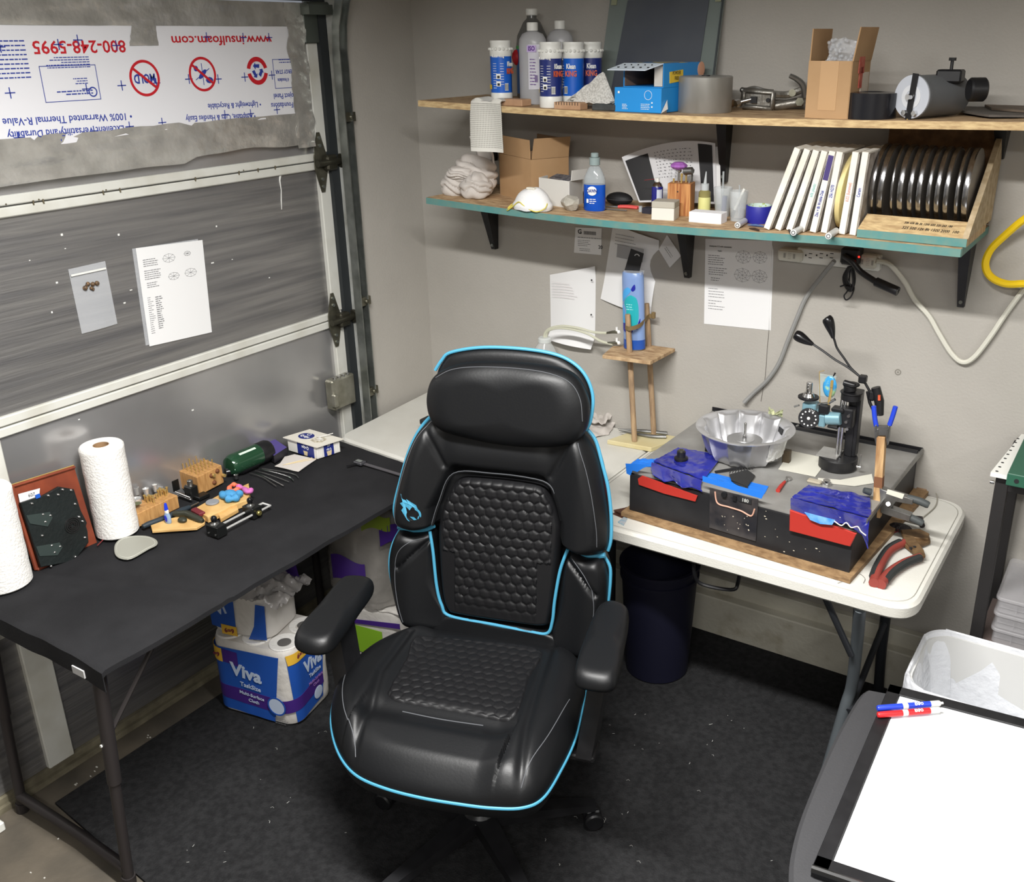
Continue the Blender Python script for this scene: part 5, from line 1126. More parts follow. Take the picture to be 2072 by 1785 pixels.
t=MB(parent=s); t.box((.08,-.085,-.001),(.10,.045,.0006),M); t.build('grey_print_block',mat('pale_grey_block',(160,160,162),.7),s)
s,q=wpaper('business_card','small white card pinned askew beside the middle bracket',[(1333,505),(1357,541),(1380,517),(1350,475)],curl=lambda u,v:.006*u); t=MB(parent=s); M=fr(((q[0]+q[2])/2).to_tuple(),q[1]-q[0],(q[3]-q[0])); M.translation.y=.060; lines(t,-.022,.004,.045,2,.007,.0016,M,3,.8,.0003); t.build('print',mInk,s,kind='stuff')
# pencilled/painted cracks and patches on the wall
t=MB(parent=None); c=[Y(1562,490),Y(1558,560),Y(1556,668),Y(1552,715),Y(1549,760),Y(1540,812)]; t.tube([p+V((0,-.0006,0)) for p in c],.0011,5); tl('hanging_thread',t,mat('thread_grey',(110,106,100),.8),'thin grey thread hanging down the wall past the gem chart','thread')
# power strip, surge blocks, cords
s=thing('power_strip','white multi-outlet power strip mounted under the shelf edge','outlet',(1.52,.05,1.39))
t=MB(parent=s); t.box((1.545,.055,1.395),(.25,.028,.045),b=.003); t.build('strip',mWhiteP,s)
t=MB(parent=s)
for i,px in enumerate((1633,1655,1676)):
    p=Y(px,517,.04); 
    for dx_ in (-.007,.007): t.box((p.x+.010+dx_*0,.0405,p.z+dx_*.9),(.010,.001,.002)); 
    t.box((p.x-.004,.0405,p.z),(.004,.001,.005))
t.build('slots',mInkD,s,kind='stuff')
for (x0,y0,x1,y1,l,n_) in ((1574,503,1622,532,'white two-button safety plug block left of the power strip','left'),(1740,515,1771,546,'white safety plug block right of the black adapter','right')):
    a,b=Y(x0,y0,.03),Y(x1,y1,.03); c=(a+b)/2; s=thing('plug_block',l,'plug',(c.x,.05,min(a.z,b.z)))
    t=MB(parent=s); t.box((c.x,.048,c.z),(abs(b.x-a.x),.042,abs(b.z-a.z)),b=.006); t.build('body',mat('ivory_plastic',(206,204,192),.4),s)
    t=MB(parent=s)
    for k in (-1,1): t.box((c.x+.015*k,.0265,c.z),(.006,.002,.014))
    lines(t,-.004,.012,.01,5,.005,.0012,fr((c.x,.027,c.z),(1,0,0),(0,0,1)),2,.8,.0003); t.build('buttons',mat('grey_mark',(150,148,140),.5),s,kind='stuff')
s=thing('black_adapter','black power adapter with tiny red light plugged into the strip','adapter',(1.57,.03,1.37)); a=Y(1722,518,.02)
t=MB(parent=s); t.box((a.x,.03,a.z),(.055,.05,.05),b=.006); t.build('body',mBlack,s); t=MB(parent=s); p=Y(1738,520,.002); t.ball(p,.003,8); t.build('red_light',mat('red_lamp',(255,40,30),.5,emit=3),s)
def cord(name,label,pts,r,m,y=.055,n=8,cat='cable'):
    q=[p if isinstance(p,V) else Y(p[0],p[1],p[2] if len(p)>2 else y) for p in pts]; c=catmull(q,8,False); t=MB(); t.tube(c,r,n); return tl(name,t,m,label,cat)
mGC=mat('grey_cable',(142,142,140),.5); mWCb=mat('white_cable',(206,204,192),.5)
cord('grey_cable','grey power cable curving down the wall to the round pan',[(1688,528,.02),(1665,556,.04),(1632,600),(1612,645),(1594,690),(1576,735),(1552,770),(1524,796),(1505,815,.045)],.0068,mGC)
cord('white_cable','white power cable sagging in a wide loop on the right wall',[(1772,528,.03),(1800,535),(1830,570),(1850,605),(1880,640),(1900,675),(1925,715),(1948,733),(1972,722),(2005,680),(2035,635),(2072,585),(2110,540)],.0075,mWCb)
cord('yellow_hose','thick yellow cable looping at the right edge of the wall',[(2110,425,-.02),(2072,444,0),(2035,475,.02),(2005,505,.03),(1994,535,.03),(2005,560,.03),(2035,574,.02),(2072,574,.0),(2120,572,-.02)],.0105,mat('yellow_cable',(242,204,30),.4))
s=thing('plug_lead','thick black lead ending in a round socket, hanging from the adapter','cable',(1.62,.02,1.3))
c=catmull([Y(1708,518,.0),Y(1725,530,-.01),Y(1742,550,-.01),Y(1775,572,-.02),Y(1790,580,-.02)],6,False); t=MB(parent=s); t.tube(c,.009,10); t.build('lead',mBlack,s)
t=MB(parent=s); a,b=Y(1772,570,-.02),Y(1817,590,-.035); t.cyl(a,b,.0135,n=20,bev=.001); e=t.build('socket_body',mBlack,s); t=MB(parent=s); ring(t,(0,0),.009,.0012,zfr(b,b-a),20,.0003,.0006)
for k in range(3): t.cyl(b+V((.004*math.cos(k*2.1),-.001,.004*math.sin(k*2.1))),b+V((.004*math.cos(k*2.1)+.001,-.003,.004*math.sin(k*2.1))),.0012,n=6)
t.build('contact_ring',mSteel,e)
s=thing('coiled_cord','tied bundle of thin black cord hanging under the power strip','cable',(1.58,.03,1.25))
pts=[]
for k in range(5):
    for (x,y_) in ((1716+k*1.5,540),(1706+k*2,560),(1710+k*3,580),(1722,590),(1730-k,570),(1727-k*1.5,545)): pts.append(Y(x,y_,.02-.003*k))
for (x,y_) in ((1716,585),(1708,598),(1712,607),(1722,600),(1728,582),(1718,575),(1706,578),(1700,580)): pts.append(Y(x,y_,.015))
t=MB(parent=s); t.tube(catmull(pts,4,False),.0024,6); t.build('cord',mBlack,s); t=MB(parent=s); p=Y(1717,580,.01); t.box(p,(.02,.014,.008),b=.002); t.build('tie',mBlack,s)
# wall anchor and plaster nicks
t=MB(); p=Y(1817,753); ring(t,(0,0),.008,.003,fr(p,(1,0,0),(0,0,1)),18,-.0004,.0016); t.cyl(p+V((0,-.0016,0)),p,.003,n=8); tl('wall_anchor',t,mat('anchor_grey',(130,126,118),.6),'small bare screw anchor in the wall beside the machine post','anchor')
# ================================================================ lapping machine on the right table
mBox=mat('black_painted_wood',(24,24,27),.5,c2=(34,34,36),ns=12); mTopS=mat('worn_sheet_metal',(156,155,152),.38,.25,c2=(128,126,122),ns=7,nd=5,rvar=.12)
mPly=mat('plywood_edge',(146,118,84),.7,c2=(112,86,58),ns=40,stretch=(1,1,4))
mch=thing('lapping_machine','long black box machine with taped corners and a metal top on the right table','machine',(1.5,-.25,.7))
t=MB(parent=mch); t.prism([(1.150,-.552),(1.838,-.585),(1.89,.05),(1.17,.05)],.014,z0=.7012); t.build('base_board',mPly,mch)
FA,FB=V((1.165,-.528,0)),V((1.826,-.556,0)); zb,zt=.7155,.832
fx=(FB-FA).normalized(); fn=V((fx.y,-fx.x,0))
MF=Matrix(((fx.x,0,fn.x,FA.x),(fx.y,0,fn.y,FA.y),(0,1,0,0),(0,0,0,1)))   # x along front, y up, z out
LF=(FB-FA).length
t=MB(MF,parent=mch); t.box((LF/2,(zb+zt)/2,-.006),(LF,zt-zb,.012)); t.build('front_panel',mBox,mch)
t=MB(parent=mch); t.prism([(1.826,-.556),(1.845,.045),(1.833,.045),(1.814,-.556)],zt-zb,z0=zb); t.build('side_panel',mBox,mch)
t=MB(parent=mch); t.prism([(1.165,-.528),(1.180,.045),(1.192,.045),(1.177,-.528)],zt-zb,z0=zb); t.build('side_panel',mBox,mch)
t=MB(parent=mch); t.prism([(1.18,.045),(1.845,.045),(1.845,.033),(1.18,.033)],zt-zb+.012,z0=zb); t.build('back_panel',mBox,mch)
ZM=.836
t=MB(parent=mch); t.prism([(1.150,-.520),(1.838,-.548),(1.858,.058),(1.165,.058)],.0035,z0=zt+.0002); t.build('top_sheet',mTopS,mch)
t=MB(parent=mch); t.prism([(1.845,-.50),(1.857,.058),(1.853,.058),(1.841,-.50)],.012,z0=ZM); t.build('edge_lip',mSteel,mch); t=MB(parent=mch); t.box((1.51,.057,ZM+.006),(.69,.004,.014)); t.build('edge_lip',mBlackM,mch)
# blue painter's tape on front edge, red boards, navy tape bundles, control window
def Fp(px,py,out=.0): # point on the front plane
    d=_f+_r*((px-CX)/CF)-_u*((py-CY)/CF); q=FA+fn*out; tt=(q-CAM).dot(fn)/d.dot(fn); p=CAM+d*tt; return ((p-FA).dot(fx),p.z)
def fpoly(name,pts,m,out=.001,th=.003,par=mch,bev=0):
    t=MB(MF,parent=mch); t.prism([Fp(x,y,out) for x,y in pts],th,z0=out,bev=bev); return t.build(name,m,par)
fpoly('red_board',[(1292,968),(1300,962),(1412,1003),(1408,1014),(1345,998),(1294,980)],mRedP,.002,.004); fpoly('red_board',[(1600,1030),(1735,1078),(1722,1104),(1712,1102),(1599,1072)],mRedP,.006,.008,bev=.002)
def tape(name,pts,m,amp,zoff,seed=0,nu=26,nv=20,th=.0015):
    A,B,C_,D_=[V(p) for p in pts]
    def fn_(u,v):
        p=A.lerp(B,u).lerp(D_.lerp(C_,u),v); k=noise.noise(V((u*5,v*5,seed)))*amp+noise.noise(V((u*14,v*12,seed+2)))*amp*.5
        return (p.x+k*.4,p.y+k*.4,p.z+zoff+k+.5*amp)
    t=MB(parent=mch); t.sheet(fn_,nu,nv,th); return t.build(name,m,mch)
Zm=lambda x,y,dz=0:Z(x,y,ZM+dz)
tape('blue_tape',[Zm(1272,943),Zm(1322,946),Zm(1335,930),Zm(1290,930)],mBlueTape,.003,.001,1)
fpoly('blue_tape',[(1266,938),(1318,940),(1300,948),(1290,955),(1280,952),(1276,962),(1268,958)],mBlueTape,.002,.001)
a_=tape('blue_tape',[Zm(1421,962),Zm(1547,1000),Zm(1555,985),Zm(1440,958)],mBlueTape,.001,.001,4)
fpoly('blue_tape',[(1422,963),(1547,998),(1541,1009),(1422,974)],mBlueTape,.002,.0015)
def bundle(top,front,seed):
    # plastic bundle wrapped over the edge: top part + hanging front part
    A,B,C_,D_=[Zm(*p) for p in top]; n=len(front)
    tape('navy_tape',[A,B,C_,D_],mNavy,.004,.006,seed,34,26,.003)
    E=[V((FA+fx*Fp(x,y,.008)[0]+fn*.010+V((0,0,Fp(x,y,.008)[1])))) for x,y in front]
    def fn_(u,v):
        i=u*(n-1);k=min(int(i),n-2);lo=E[k].lerp(E[k+1],i-k); hi=A.lerp(B,u)+fn*.010+V((0,0,.006)); p=hi.lerp(lo,v); b=math.sin(PI*v)*.008; q=noise.noise(V((u*6,v*5,seed+9)))*.005
        return p+fn*(b+q)
    t=MB(parent=mch); t.sheet(fn_,36,14,.002); t.build('navy_tape',mNavy,mch)
bundle([(1322,938),(1424,975),(1462,926),(1372,910)],[(1322,960),(1345,975),(1365,972),(1380,988),(1400,985),(1421,995)],3)
bundle([(1603,1010),(1762,1052),(1760,1010),(1636,986)],[(1604,1034),(1625,1045),(1650,1052),(1690,1058),(1720,1062),(1745,1082),(1756,1110)],7)
fpoly('blue_tape',[(1628,1036),(1640,1052),(1660,1060),(1684,1062),(1690,1052),(1650,1042)],mat('pale_blue_tape',(64,132,210),.4,c2=(120,170,220),ns=40),.022,.0015)
t=MB(parent=mch); pts=[V((FA+fx*Fp(x,y,.025)[0]+fn*.024+V((0,0,Fp(x,y,.025)[1])))) for x,y in ((1688,1055),(1702,1064),(1712,1058),(1722,1068),(1735,1066),(1742,1076),(1752,1084))]; t.tube(catmull(pts,4,False),.0016,6); t.build('torn_tape_edge',mat('torn_tape',(214,206,196),.6),mch)
t=MB(parent=mch); p=Zm(1378,930,.008); t.lathe([(.0,0),(.020,0),(.021,.006),(.017,.008),(.013,.010),(.013,.026),(0,.026)],Matrix.Translation(p),24); t.build('rubber_knob',mBlack,mch); t=MB(parent=mch); t.lathe([(.0095,.024),(.0095,.031),(.006,.031),(.006,.026)],Matrix.Translation(p),8); t.build('brass_nut',mDGalv,mch)
cp=fpoly('control_window',[(1437,987),(1535,1010),(1530,1095),(1436,1067)],mat('smoky_acrylic',(40,40,44),.18,alpha=.8,c2=(66,62,62),ns=22),.001,.003,bev=.0005)
R=random.Random(4)
t=MB(MF,parent=mch); pp=[Fp(x,y,.005) for x,y in ((1447,995),(1452,1018),(1475,1026),(1500,1034),(1520,1044),(1527,1030))]; t.tube(catmull([V((a,b,.0055)) for a,b in pp],6,False),.0022,6); t.build('torn_wood_edge',mat('torn_fibre',(196,150,130),.8),cp)
t=MB(MF,parent=mch); a,b=Fp(1466,1000,.006); t.cyl((a,b,.004),(a,b,.012),.008,n=16); a,b=Fp(1487,1009,.006); t.box((a,b,.006),(.010,.014,.005)); t.build('knob_and_switch',mBlack,cp,kind='stuff')
T=mch.matrix_world.inverted(); a,b=Fp(1508,1013,.006); t=MB(MF,parent=mch); t.box((a,b,.0055),(.036,.014,.002)); dsp=t.build('display',mInkD,cp); 
P_=FA+fx*a+V((0,0,b))+fn*.0068; t_=fr(P_,fx,(0,0,1))
text('180',.010,mat('grey_digits',(170,170,166),.5),cp,t_,bold=.03)
t=MB(MF,parent=mch)
for i in range(16): a,b=Fp(R.uniform(1450,1520),R.uniform(1042,1080),.005); t.ball((a,b,.0045),R.uniform(.0008,.002),6,None,(1,1,.3))
for i in range(22): a,b=Fp(R.uniform(1540,1700),R.uniform(1030,1120),.002); t.ball((a,b,.0006),R.uniform(.0006,.0017),6,None,(2,1,.3))
t.build('paint_chips',mat('chips',(200,190,170),.7),mch,kind='stuff')
# paper / plastic sheets on the machine top
def flat(name,label,pts,z,th,m,cat): 
    q=[Z(x,y,z) for x,y in pts]; t=MB(); t.prism([(p.x,p.y) for p in q],th,Matrix.Translation((0,0,z))); return tl(name,t,m,label,cat)
mOff=mat('offwhite_sheet',(206,204,192),.5)
flat('plastic_card','off-white plastic card on the machine top under the pan side of the post',[(1600,913),(1672,928),(1660,952),(1650,965),(1575,950)],ZM+.0008,.0015,mOff,'card')
flat('plastic_card','second off-white card on the machine top, in front of the post foot',[(1655,968),(1700,972),(1764,960),(1768,978),(1730,984),(1655,976)],ZM+.0012,.0015,mOff,'card')
# scrap brush, wrench, nut
s=thing('scrub_brush','long black wire brush with fanned bristles on the machine top','brush',Zm(1500,960))
t=MB(parent=s); t.tube([Zm(1447,955,.006),Zm(1510,945,.007),Zm(1552,936,.008)],[.0035,.005,.0035],8); t.build('handle',mBlack,s); t=MB(parent=s); t.tube([Zm(1550,937,.009),Zm(1574,932,.009)],.0028,8); t.build('metal_tip',mChrome,s)
t=MB(parent=s); t.add([Zm(1475,960,.002),Zm(1512,950,.002),Zm(1528,962,.002),Zm(1512,985,.002),Zm(1480,972,.002)]+[Zm(1475,960,.014),Zm(1512,950,.014),Zm(1528,962,.008),Zm(1512,985,.007),Zm(1480,972,.01)],[(0,1,2,3,4),(9,8,7,6,5)]+[(i,(i+1)%5,5+(i+1)%5,5+i) for i in range(5)]); 
for i in range(12): u=i/11; a=V(Zm(1480,972,.006)).lerp(Zm(1512,985,.006),u); b=V(Zm(1490,978,.004)).lerp(Zm(1514,990,.004),u); t.cyl(a,b+V((0,-.004,0)),.0016,n=5)
for i in range(9): u=i/8; a=V(Zm(1476,958,.012)).lerp(Zm(1522,950,.012),u); t.cyl(a,a+V((.002,.008,.006)),.0015,n=5)
t.build('bristles',mat('black_bristles',(36,36,36),.8),s,kind='stuff')
s=thing('small_wrench','small red-handled adjustable wrench on the machine top','wrench',Zm(1582,985))
t=MB(parent=s); t.tube([Zm(1574,993,.005),Zm(1580,984,.005),Zm(1588,975,.005)],[.0062,.0058,.004],10); t.build('handle',mRedP,s)
t=MB(parent=s); a,b=Zm(1588,975,.005),Zm(1596,968,.005); t.tube([a,b],.0035,8); t.cyl(b-V((0,0,.003)),b+V((0,0,.003)),.009,n=14); t.build('head',mChrome,s)
s=thing('mounting_post','small steel nut stack beside the right navy tape bundle','nut',Zm(1672,980))
t=MB(parent=s); p=Zm(1672,982); t.cyl(p,p+V((0,0,.008)),.015,n=6); t.cyl(p+V((0,0,.008)),p+V((0,0,.016)),.010,n=20); t.build('nuts',mChrome,s); t=MB(parent=s); t.box(Zm(1648,974,.004),(.04,.022,.008),b=.003); t.build('blob',mat('clear_glue',(190,180,160),.2,alpha=.6),s)
# ---------------- fluted pan
mPan=mat('pan_aluminium',(200,200,202),.30,.7,c2=(184,184,186),ns=5)
Pc=Z(1508,866,ZM+.095); Pc.z=ZM+.001; s=thing('bundt_pan','round fluted aluminium pan on the left of the machine top','pan',Pc)
def flute(inner):
    prof=[(.060,.001),(.085,.002),(.100,.010),(.112,.03),(.122,.06),(.130,.088)] 
    if inner: prof=[(r-.003,z+.003) for r,z in prof]
    return prof
t=MB(); n=96; vs=[];fs=[]
pr=[(.0,.0012)]+flute(0)+[(.134,.094),(.145,.095),(.146,.098),(.134,.0985)]+[(r-.004,z+.003) for r,z in reversed(flute(0))]+[(.056,.006),(.05,.05),(.048,.052),(.0,.052)]
k=len(pr)
for i in range(n):
    a=2*PI*i/n
    for j,(r,z) in enumerate(pr):
        m_=1 if 1<=j<=6 or 11<=j<=16 else 0
        if j in (7,10): m_=.3
        r2=r+ (-.012*abs(math.sin(a*6))**.5*m_*(1 if z>.006 else .4)+.003*m_)
        vs.append((r2*math.cos(a),r2*math.sin(a),z))
for i in range(n):
    for j in range(k-1): a,b=i*k+j,((i+1)%n)*k+j; fs.append((a,b,b+1,a+1))
t.add(vs,fs,None,True); t.build('pan_shell',mPan,s)
t=MB(); t.lathe([(0,.052),(.052,.053),(.053,.058),(.030,.0585),(.029,.060),(0,.060)],None,40); t.build('lap_plate',mat('plate_grey',(150,150,150),.4,.6),s)
t=MB(); t.lathe([(0,.06),(.007,.06),(.006,.075),(.0045,.077),(.0045,.108),(.0035,.110),(0,.110)],None,16); sp_=t.build('spindle',mChrome,s)
t=MB(); T=fr((.113*math.cos(.75),.113*math.sin(.75),.075),(-math.sin(.75),math.cos(.75),0),(.15*math.cos(.75),.15*math.sin(.75),1)); t.box((0,0,0),(.028,.018,.003),T); t.build('black_sticker',mBlack,s)
t=MB()
def cr_(u,v):
    a=.15-.75*u; r=.128-.010*v-.01*u*0; return ((r+.004*noise.noise(V((u*6,v*5,2))))*math.cos(a),r*math.sin(a),.09-.06*v+.004*noise.noise(V((u*9,v*9,5))))
t.sheet(cr_,16,8,.002); t.build('white_residue',mat('white_residue',(206,206,202),.8,bump=.6,bs=60),s)
t=MB(); R=random.Random(6)
t.sheet(lambda u,v:(.02+.045*u,.135+.012*noise.noise(V((u*5,v*5,1))),.094+.03*v*(.4+abs(u-.5)) +.008*noise.noise(V((u*7,v*4,4)))),12,8,.001); tl_o=t.build('crumpled_note',mat('crumpled_note',(196,198,160),.8,c2=(150,156,120),ns=50),s)
s=thing('brown_block','small brown wedge block under the right rim of the fluted pan','block',Zm(1590,925)); t=MB(parent=s); t.box(Zm(1592,923,.02),(.022,.018,.04),b=.001); t.build('block',mat('brown_metal',(84,72,56),.5,.4),s)
s=thing('wedge_block','small black wedge block under the left rim of the fluted pan','block',Zm(1432,905)); t=MB(parent=s); t.box(Zm(1434,900,.02),(.016,.02,.04),b=.001); t.build('block',mBlack,s)
cord('drain_tube','yellowed clear tube running from the table behind the pan to the machine',[Z(1383,857,.712),Z(1392,868,.72),Z(1402,885,.73),Z(1420,900,.76),Z(1436,912,.80)],.0055,mat('yellow_tube',(196,192,168),.35,alpha=.75),cat='tube')
# ---------------- post with faceting head
mHead=mat('pale_blue_anodised',(128,166,178),.35,.35); 
PM=Zm(1694,945); PM.z=ZM+.0030; ym=PM.y
s=thing('faceting_head','black post carrying a pale blue gem faceting head with a black index dial','faceting head',PM)
Lc=lambda px,py,dy=0:Y(px,py,ym+dy)
t=MB(parent=s); t.prism([(PM.x+.056*math.cos(a),PM.y+.056*math.sin(a)) for a in [math.radians(-150+i*300/36) for i in range(37)]],.034,z0=PM.z,bev=.003,smooth=True); t.build('round_foot',mBlack,s)
t=MB(parent=s); t.box(PM+V((-.025,-.0,.0365)),(.06,.07,.004)); t.build('foot_plate',mTopS,s)
zp=Lc(1728,800,.02).z
c=Lc(1724,900,.025); top_=Lc(1738,790,.025)
t=MB(parent=s); t.box((PM.x+.028,ym+.026,(PM.z+.034+top_.z)/2),(.034,.032,top_.z-PM.z-.034),b=.002); t.box((PM.x+.028,ym+.009,(PM.z+.034+top_.z)/2),(.012,.004,top_.z-PM.z-.036)); t.build('column',mBlack,s)
a=Lc(1712,800); zt_=a.z
for dx_,r_,mm in ((-.004,.0045,mChrome),(.006,.0045,mChrome),): 
    t=MB(parent=s); t.cyl((PM.x+dx_,ym-.006,PM.z+.036),(PM.x+dx_,ym-.006,zt_),r_,n=12); t.build('guide_rod',mm,s)
kn=Lc(1722,803,-.0)
t=MB(parent=s); t.cyl(kn+V((0,0,-.008)),kn+V((0,0,.012)),.028,n=28,bev=.002); t.cyl(kn+V((0,0,.012)),kn+V((0,0,.016)),.031,n=28,bev=.001); t.build('height_knob',mBlack,s)
t=MB(parent=s); t.cyl(kn+V((-.004,0,.016)),kn+V((-.006,0,.035)),.018,n=24,bev=.003); t.cyl(kn+V((.01,-.004,.035)),kn+V((-.024,-.004,.040)),.009,n=14,bev=.002); t.cyl(kn+V((0,0,.034)),kn+V((0,0,.040)),.021,n=24,bev=.002); t.build('top_knob',mBlack,s)
# carriage
ca,cb_=Lc(1690,822,-.02),Lc(1722,868,-.02); cc=(ca+cb_)/2
t=MB(parent=s); t.box(cc+V((.008,.01,0)),(.042,.035,abs(ca.z-cb_.z)),b=.004); t.box(Lc(1687,862,-.02),(.03,.03,.008),b=.002); t.box(Lc(1697,828,-.02),(.036,.03,.012),b=.003); cgo=t.build('carriage',mBlack,s)
t=MB(parent=s)
for x,y_ in ((1719,840),(1714,852),(1716,866)): p=Lc(x,y_,-.02); t.cyl(p+V((0,-.0,0)),p+V((0,-.012,0)),.0045,n=10)
t.build('set_screw',mChrome,cgo)
a,b=Lc(1702,847,-.03),Lc(1656,850,-.03); t=MB(parent=s); t.cyl(a,Lc(1672,846,-.03),.019,n=20,bev=.002); t.box(Lc(1665,850,-.03),(.02,.028,.036),b=.003); t.build('cross_arm',mHead,s)
# index head: box, dial, chuck
h1,h2=Lc(1615,808,-.035),Lc(1658,868,-.035); hc=(h1+h2)/2
t=MB(parent=s); t.box(hc+V((0,.012,.022)),(.040,.036,.024),b=.003); t.box(hc+V((0.003,.012,-.008)),(.052,.034,.046),b=.008); hd_=t.build('head_block',mHead,s)
dc=Lc(1637,846,-.043); TD=fr(dc,(1,.1,0),(0,.12,1)); ax_=TD.to_3x3()@V((0,0,1))
t=MB(parent=s); t.cyl(dc-ax_*.012,dc+ax_*.006,.030,n=36,bev=.001); t.build('index_dial',mInkD,s)
t=MB(parent=s)
for i in range(12): a=2*PI*i/12; t.cyl(TD@V((.021*math.cos(a),.021*math.sin(a),.006)),TD@V((.021*math.cos(a),.021*math.sin(a),.0068)),.0024,n=8)
t.ball(TD@V((0,0,.006)),.005,10); t.build('dial_marks',mW,s,kind='stuff')
t=MB(parent=s)
for i in range(4): a=math.radians(60+10*i); t.box((0,.026,.0065),(.001,.005,.001),TD@Matrix.Rotation(a-PI/2,4,'Z'))
t.build('dial_ticks',mW,s,kind='stuff')
ck=Lc(1636,803,-.03); t=MB(parent=s); t.cyl(ck+V((0,0,-.004)),ck+V((0,0,.002)),.030,n=30,bev=.001); t.build('stop_plate',mBlackM,s)
t=MB(parent=s); t.lathe([(.018,.002),(.014,.012),(.009,.014),(.009,.042),(.008,.044),(0,.044)],Matrix.Translation(ck),20); t.cyl(ck+V((-.001,-.007,.036)),ck+V((-.001,-.0105,.036)),.002,n=8);t.cyl(ck+V((-.001,-.007,.026)),ck+V((-.001,-.0105,.026)),.002,n=8); t.build('chuck',mChrome,s)
t=MB(parent=s); t.tube([Lc(1607,823,-.03),Lc(1617,820,-.03)],.003,6); t.tube([Lc(1611,862,-.03),Lc(1616,860,-.03)],.0025,6); t.build('stop_pin',mSteel,s)
p0=Lc(1676,783,.0)
t=MB(parent=s); t.ball(p0+V((.003,.004,0)),.026,20,None,(.78,.25,1.25)); t.build('protractor_glass',mat('swirl_blue',(60,150,206),.2,c2=(170,206,150),ns=34,lo=.5,hi=.62),s)
t=MB(parent=s); t.box(p0+V((-.006,.008,0)),(.048,.0025,.066)); t.build('clear_backing',mat('tinted_backing',(190,200,196),.2,alpha=.5),s)
t=MB(parent=s); t.tube([Lc(1659,815,-.02),Lc(1658,752,-.02),Lc(1668,750,-.02)],.0012,6); t.tube([Lc(1676,820,-.03),Lc(1682,790,-.03),Lc(1684,770,-.03)],.004,6); t.box(Lc(1683,778,-.034),(.008,.004,.018)); t.build('pointer_frame',mBrass,s)
t=MB(parent=s); t.tube([Lc(1686,762,-.02),Lc(1690,755,-.02)],[.0015,.003],6); t.build('pointer',mBlack,s); t=MB(parent=s); t.box(Lc(1668,828,-.035),(.03,.02,.03),b=.004); t.build('pivot_block',mBlack,s)
t=MB(parent=s); t.tube([Lc(1655,818,-.03),Lc(1676,816,-.03),Lc(1690,808,-.03)],.004,8); t.build('linkage',mSteel,s)
t=MB(parent=s); p=Lc(1740,940,-.02); t.cyl(p+V((0,0,-.008)),p+V((0,0,.03)),.0022,n=8); t.cyl(p+V((-.008,0,-.008)),p+V((.004,0,-.008)),.005,n=10); t.build('hex_key',mChrome,s)
# ---------------- twin gooseneck clip lamp
s=thing('clip_lamp','black clip-on lamp with two bendy necks and teardrop heads','lamp',V((PM.x+.09,ym+.04,PM.z)))
q=lambda x,y_,d=.03:Y(x,y_,ym+d)
t=MB(parent=s); t.box(q(1746,767),(.022,.022,.022),b=.003); t.build('hub',mBlack,s)
for pts,hp in ((((1742,764),(1722,745),(1708,725),(1694,705),(1689,690),(1686,682)),((1686,684),(1682,668),(1676,650),(1671,642))),(((1740,762),(1715,743),(1690,728),(1665,710),(1650,700),(1643,695)),((1645,697),(1632,690),(1617,681),(1608,676)))):
    t=MB(parent=s); t.tube(catmull([q(x,y_) for x,y_ in pts],5,False),.0034,8); nk=t.build('neck',mBlack,s)
    c=catmull([q(x,y_,.026) for x,y_ in hp],6,False); n=len(c); rr=[.0045+ .0115*math.sin(PI*min(1,(i/(n-1))**1.3*.98+.02)*.82) for i in range(n)]; rr[-1]=.002
    t=MB(parent=s); t.tube(c,rr,14); t.build('lamp_head',mat('gloss_black',(20,20,22),.25),nk)
t=MB(parent=s); t.tube(catmull([q(1748,770),q(1756,785),q(1764,798)],5,False),.004,8); t.build('stem',mBlack,s)
t=MB(parent=s); t.tube([q(1772,784),q(1779,812),q(1781,840)],[.013,.014,.010],10); t.box(q(1765,800),(.02,.02,.03),b=.005); t.tube([q(1756,792),q(1760,815),q(1770,838)],[.006,.005,.004],8); t.build('clip',mBlack,s); t=MB(parent=s); t.cyl(q(1779,800,.015),q(1779,810,.015),.004,n=8); t.build('switch',mOr,s)
# ---------------- blue-handled spring clamp on an upright stick
sp0,sp1=Z(1776,1035,.80),None; ys=sp0.y
s=thing('wood_stick','upright split wooden stick clamped beside the machine','stick',V((sp0.x,ys,.716)))
b0,b1=Y(1774,1045,ys),Y(1784,882,ys); t=MB(parent=s)
d=(b1-b0); T=zfr(b0,d,(1,0,0)); t.prism([(-.0105,-.009),(.011,-.0095),(.0115,.009),(-.009,.010)],d.length,T,z0=0,bev=.001); t.build('stick',mat('fir_stick',(196,162,116),.65,c2=(150,112,74),ns=22,stretch=(3,3,.5)),s)
t=MB(parent=s); t.prism([(-.0108,-.0095),(.0113,-.0098),(.0118,.0092),(-.0093,.0103)],d.length*.13,T,z0=d.length*.38); t.build('brown_patch',mat('brown_stain',(116,76,50),.7),s)
s=thing('spring_clamp','small spring clamp with blue handles gripping the top of the wooden stick','clamp',b1)
for sg,pts in ((-1,((1779,880),(1775,868),(1772,860))),(1,((1796,882),(1799,868),(1800,862)))):
    t=MB(parent=s); c=[Y(x,y_,ys) for x,y_ in pts]
    for k in range(2): t.box((c[k]+c[k+1])/2,(.004,.022,(c[k]-c[k+1]).length+.006),b=.001)
    t.build('jaw',mSteel,s)
t=MB(parent=s); t.prism([(p.x,p.z) for p in [Y(x,y_,ys) for x,y_ in ((1771,862),(1802,862),(1800,885),(1797,900),(1793,880),(1778,880),(1774,900),(1771,885))]],.016,fr((0,ys+.008,0),(1,0,0),(0,0,1)),z0=0,bev=.001); t.build('spring_body',mSteel,s)
